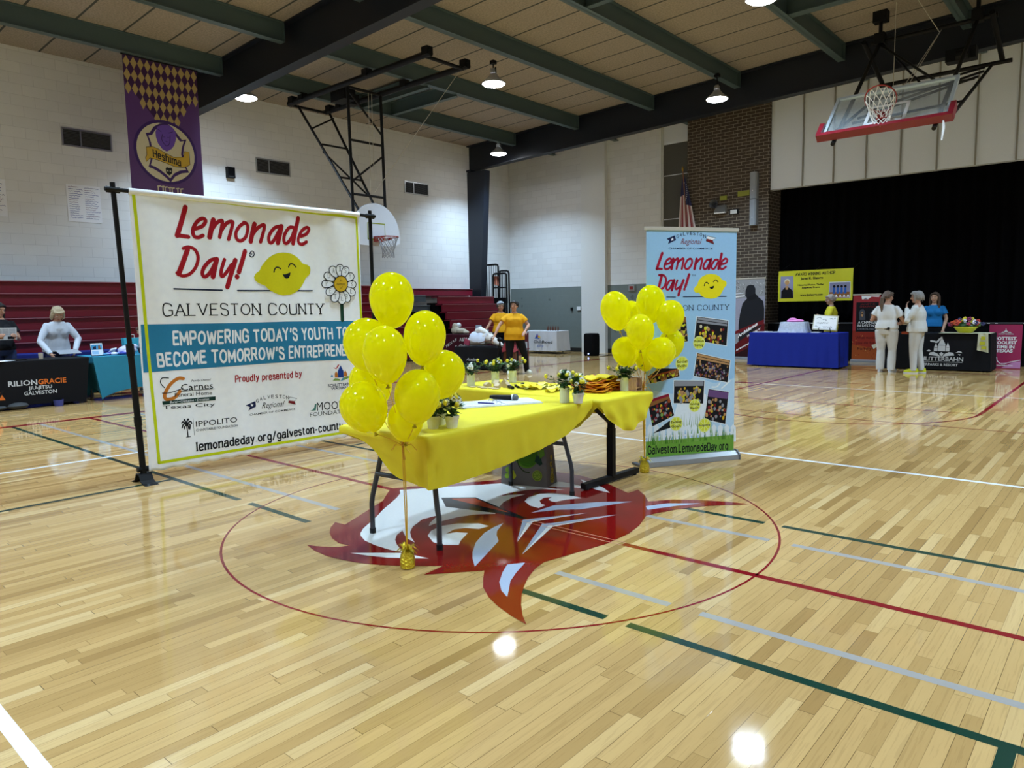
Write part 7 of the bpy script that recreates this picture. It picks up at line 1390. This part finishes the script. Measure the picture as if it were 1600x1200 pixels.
# yellow shirts
FY = math.atan2(-.82, .57)-L90
t, h, S = person('person in a yellow shirt and patterned head scarf behind the toy horse', (-8.68, 9.65, 0), FY+.15, 1.58, dict(top='d99a12', legs='15151a', hair='3a3434', style='short', look=(10, -6), armR=((.30, .08, 1.12), (.40, .22, .98)), armL=((-.24, .03, 1.1), (-.18, .18, .9)), loose=.03, girth=1.12, skin='a87860'))
m = M(); m.ell(h(0, -.015, .07)*S, (.098*S, .108*S, .08*S), 18, 10); m.ell(h(0, -.11, .03)*S, (.03*S, .03*S, .03*S), 8, 6); m.obj('head_scarf', mat('scarf_pattern', 'a9b0ba', .7, vary=.75, bscale=22), t)
t, h, S = person('dark haired person in a yellow shirt and black leggings walking past the toy horse', (-6.98, 8.2, 0), FY+.30, 1.58, dict(top='d99c14', legs='0d0d10', legname='leggings', hair='17110f', style='bun', look=(-28, 2), armR=((.36, .06, 1.14), (.50, .16, .90)), armL=((-.33, .05, 1.13), (-.20, .26, 1.0)), footR=(.16, .08, 0), footL=(-.30, -.06, .0), toeL=-25, kneeL=.06, toeR=12, loose=.045, girth=1.13, hem=.8, shoe='d6d8c8', sole='e0e0d0', skin='b98970', palmL=(.4, -.3, -1)))
M().tube([V((-.235, .22, 1.025))*S+V((.026*math.cos(a)*S, 0, .03*math.sin(a)*S)) for a in [i*6.283/12 for i in range(13)]], .008, 6).obj('wrist_watch', m_black, t)
# author
person('older person in a yellow cardigan with short grey hair behind the blue table', (-2.07, 13.62, 0), math.radians(108), 1.6, dict(top='c9bf2e', topname='cardigan', legs='3a3a3e', hair='9a8f88', brow='9a8f88', style='short', look=(10, -8), armL=((-.25, .08, 1.10), (-.05, .25, 1.18)), armR=((.25, .08, 1.10), (.05, .24, 1.16)), sleeve='long', loose=.035, girth=1.0, hem=.72, glasses=1, skin='b08a78', palmL=(1, .3, 0), palmR=(-1, .3, 0)))
# two people in white
wht = 'd3d3d2'
t, h, S = person('person in a white shirt and trousers seen from behind, long ponytail', (-.60, 12.42, 0), math.radians(-6), 1.63, dict(top=wht, legs='c9c8c6', hair='5d4c40', style='pony', look=(-22, 0), armL=((-.30, -.02, 1.10), (-.24, .20, 1.12)), armR=((.31, .06, 1.05), (.50, .02, 1.28)), loose=.022, girth=1.2, hem=.92, shoe='b9bcc2', footL=(-.11, 0, 0), footR=(.11, 0, 0), toeL=-8, toeR=10, flare=.016, skin='b5876e', palmR=(.3, .6, -.6)))
M().box(V((.06, -.158, .93))*S, (.11*S, .012*S, .05*S), 0, Matrix.Rotation(.1, 3, 'Y')).obj('phone', m_black, t, smooth=False)
t, h, S = person('grey haired person in white with yellow shoes, in profile with a hand at the chin', (-.07, 12.5, 0), math.radians(92), 1.61, dict(top='cfcfcc', topname='jacket', legs='c4c3c0', hair='8c8a88', brow='8c8a88', style='fluffy', look=(14, -4), armL=((-.26, .14, 1.10), (-.07, .19, 1.36)), armR=((.26, .10, 1.06), (.02, .28, 1.04)), sleeve='long', loose=.035, girth=1.2, hem=.86, shoe='c8cc1e', glasses=1, footL=(-.09, .02, 0), footR=(.09, -.1, 0), skin='b88d78', palmL=(.5, -1, 0)))
M().box((-.31, 12.62, .80), (.12, .05, .05)).one('orange_purse', 'small orange purse held between the two people in white', 'purse', mat('purse_orange', 'c0502c', .6), (-.31, 12.62, .80), smooth=False)
# waterpark attendant
person('long haired smiling person in a blue shirt behind the black waterpark table', (-.12, 14.28, 0), math.radians(192), 1.6, dict(top='1f74b4', legs='141416', hair='4a382c', style='long', look=(-18, -2), armL=((-.24, .02, 1.10), (-.18, .16, .84)), armR=((.24, .02, 1.1), (.20, .15, .86)), girth=1.02, hem=.92, loose=.018, skin='c49a80', palmL=(0, 0, -1)))
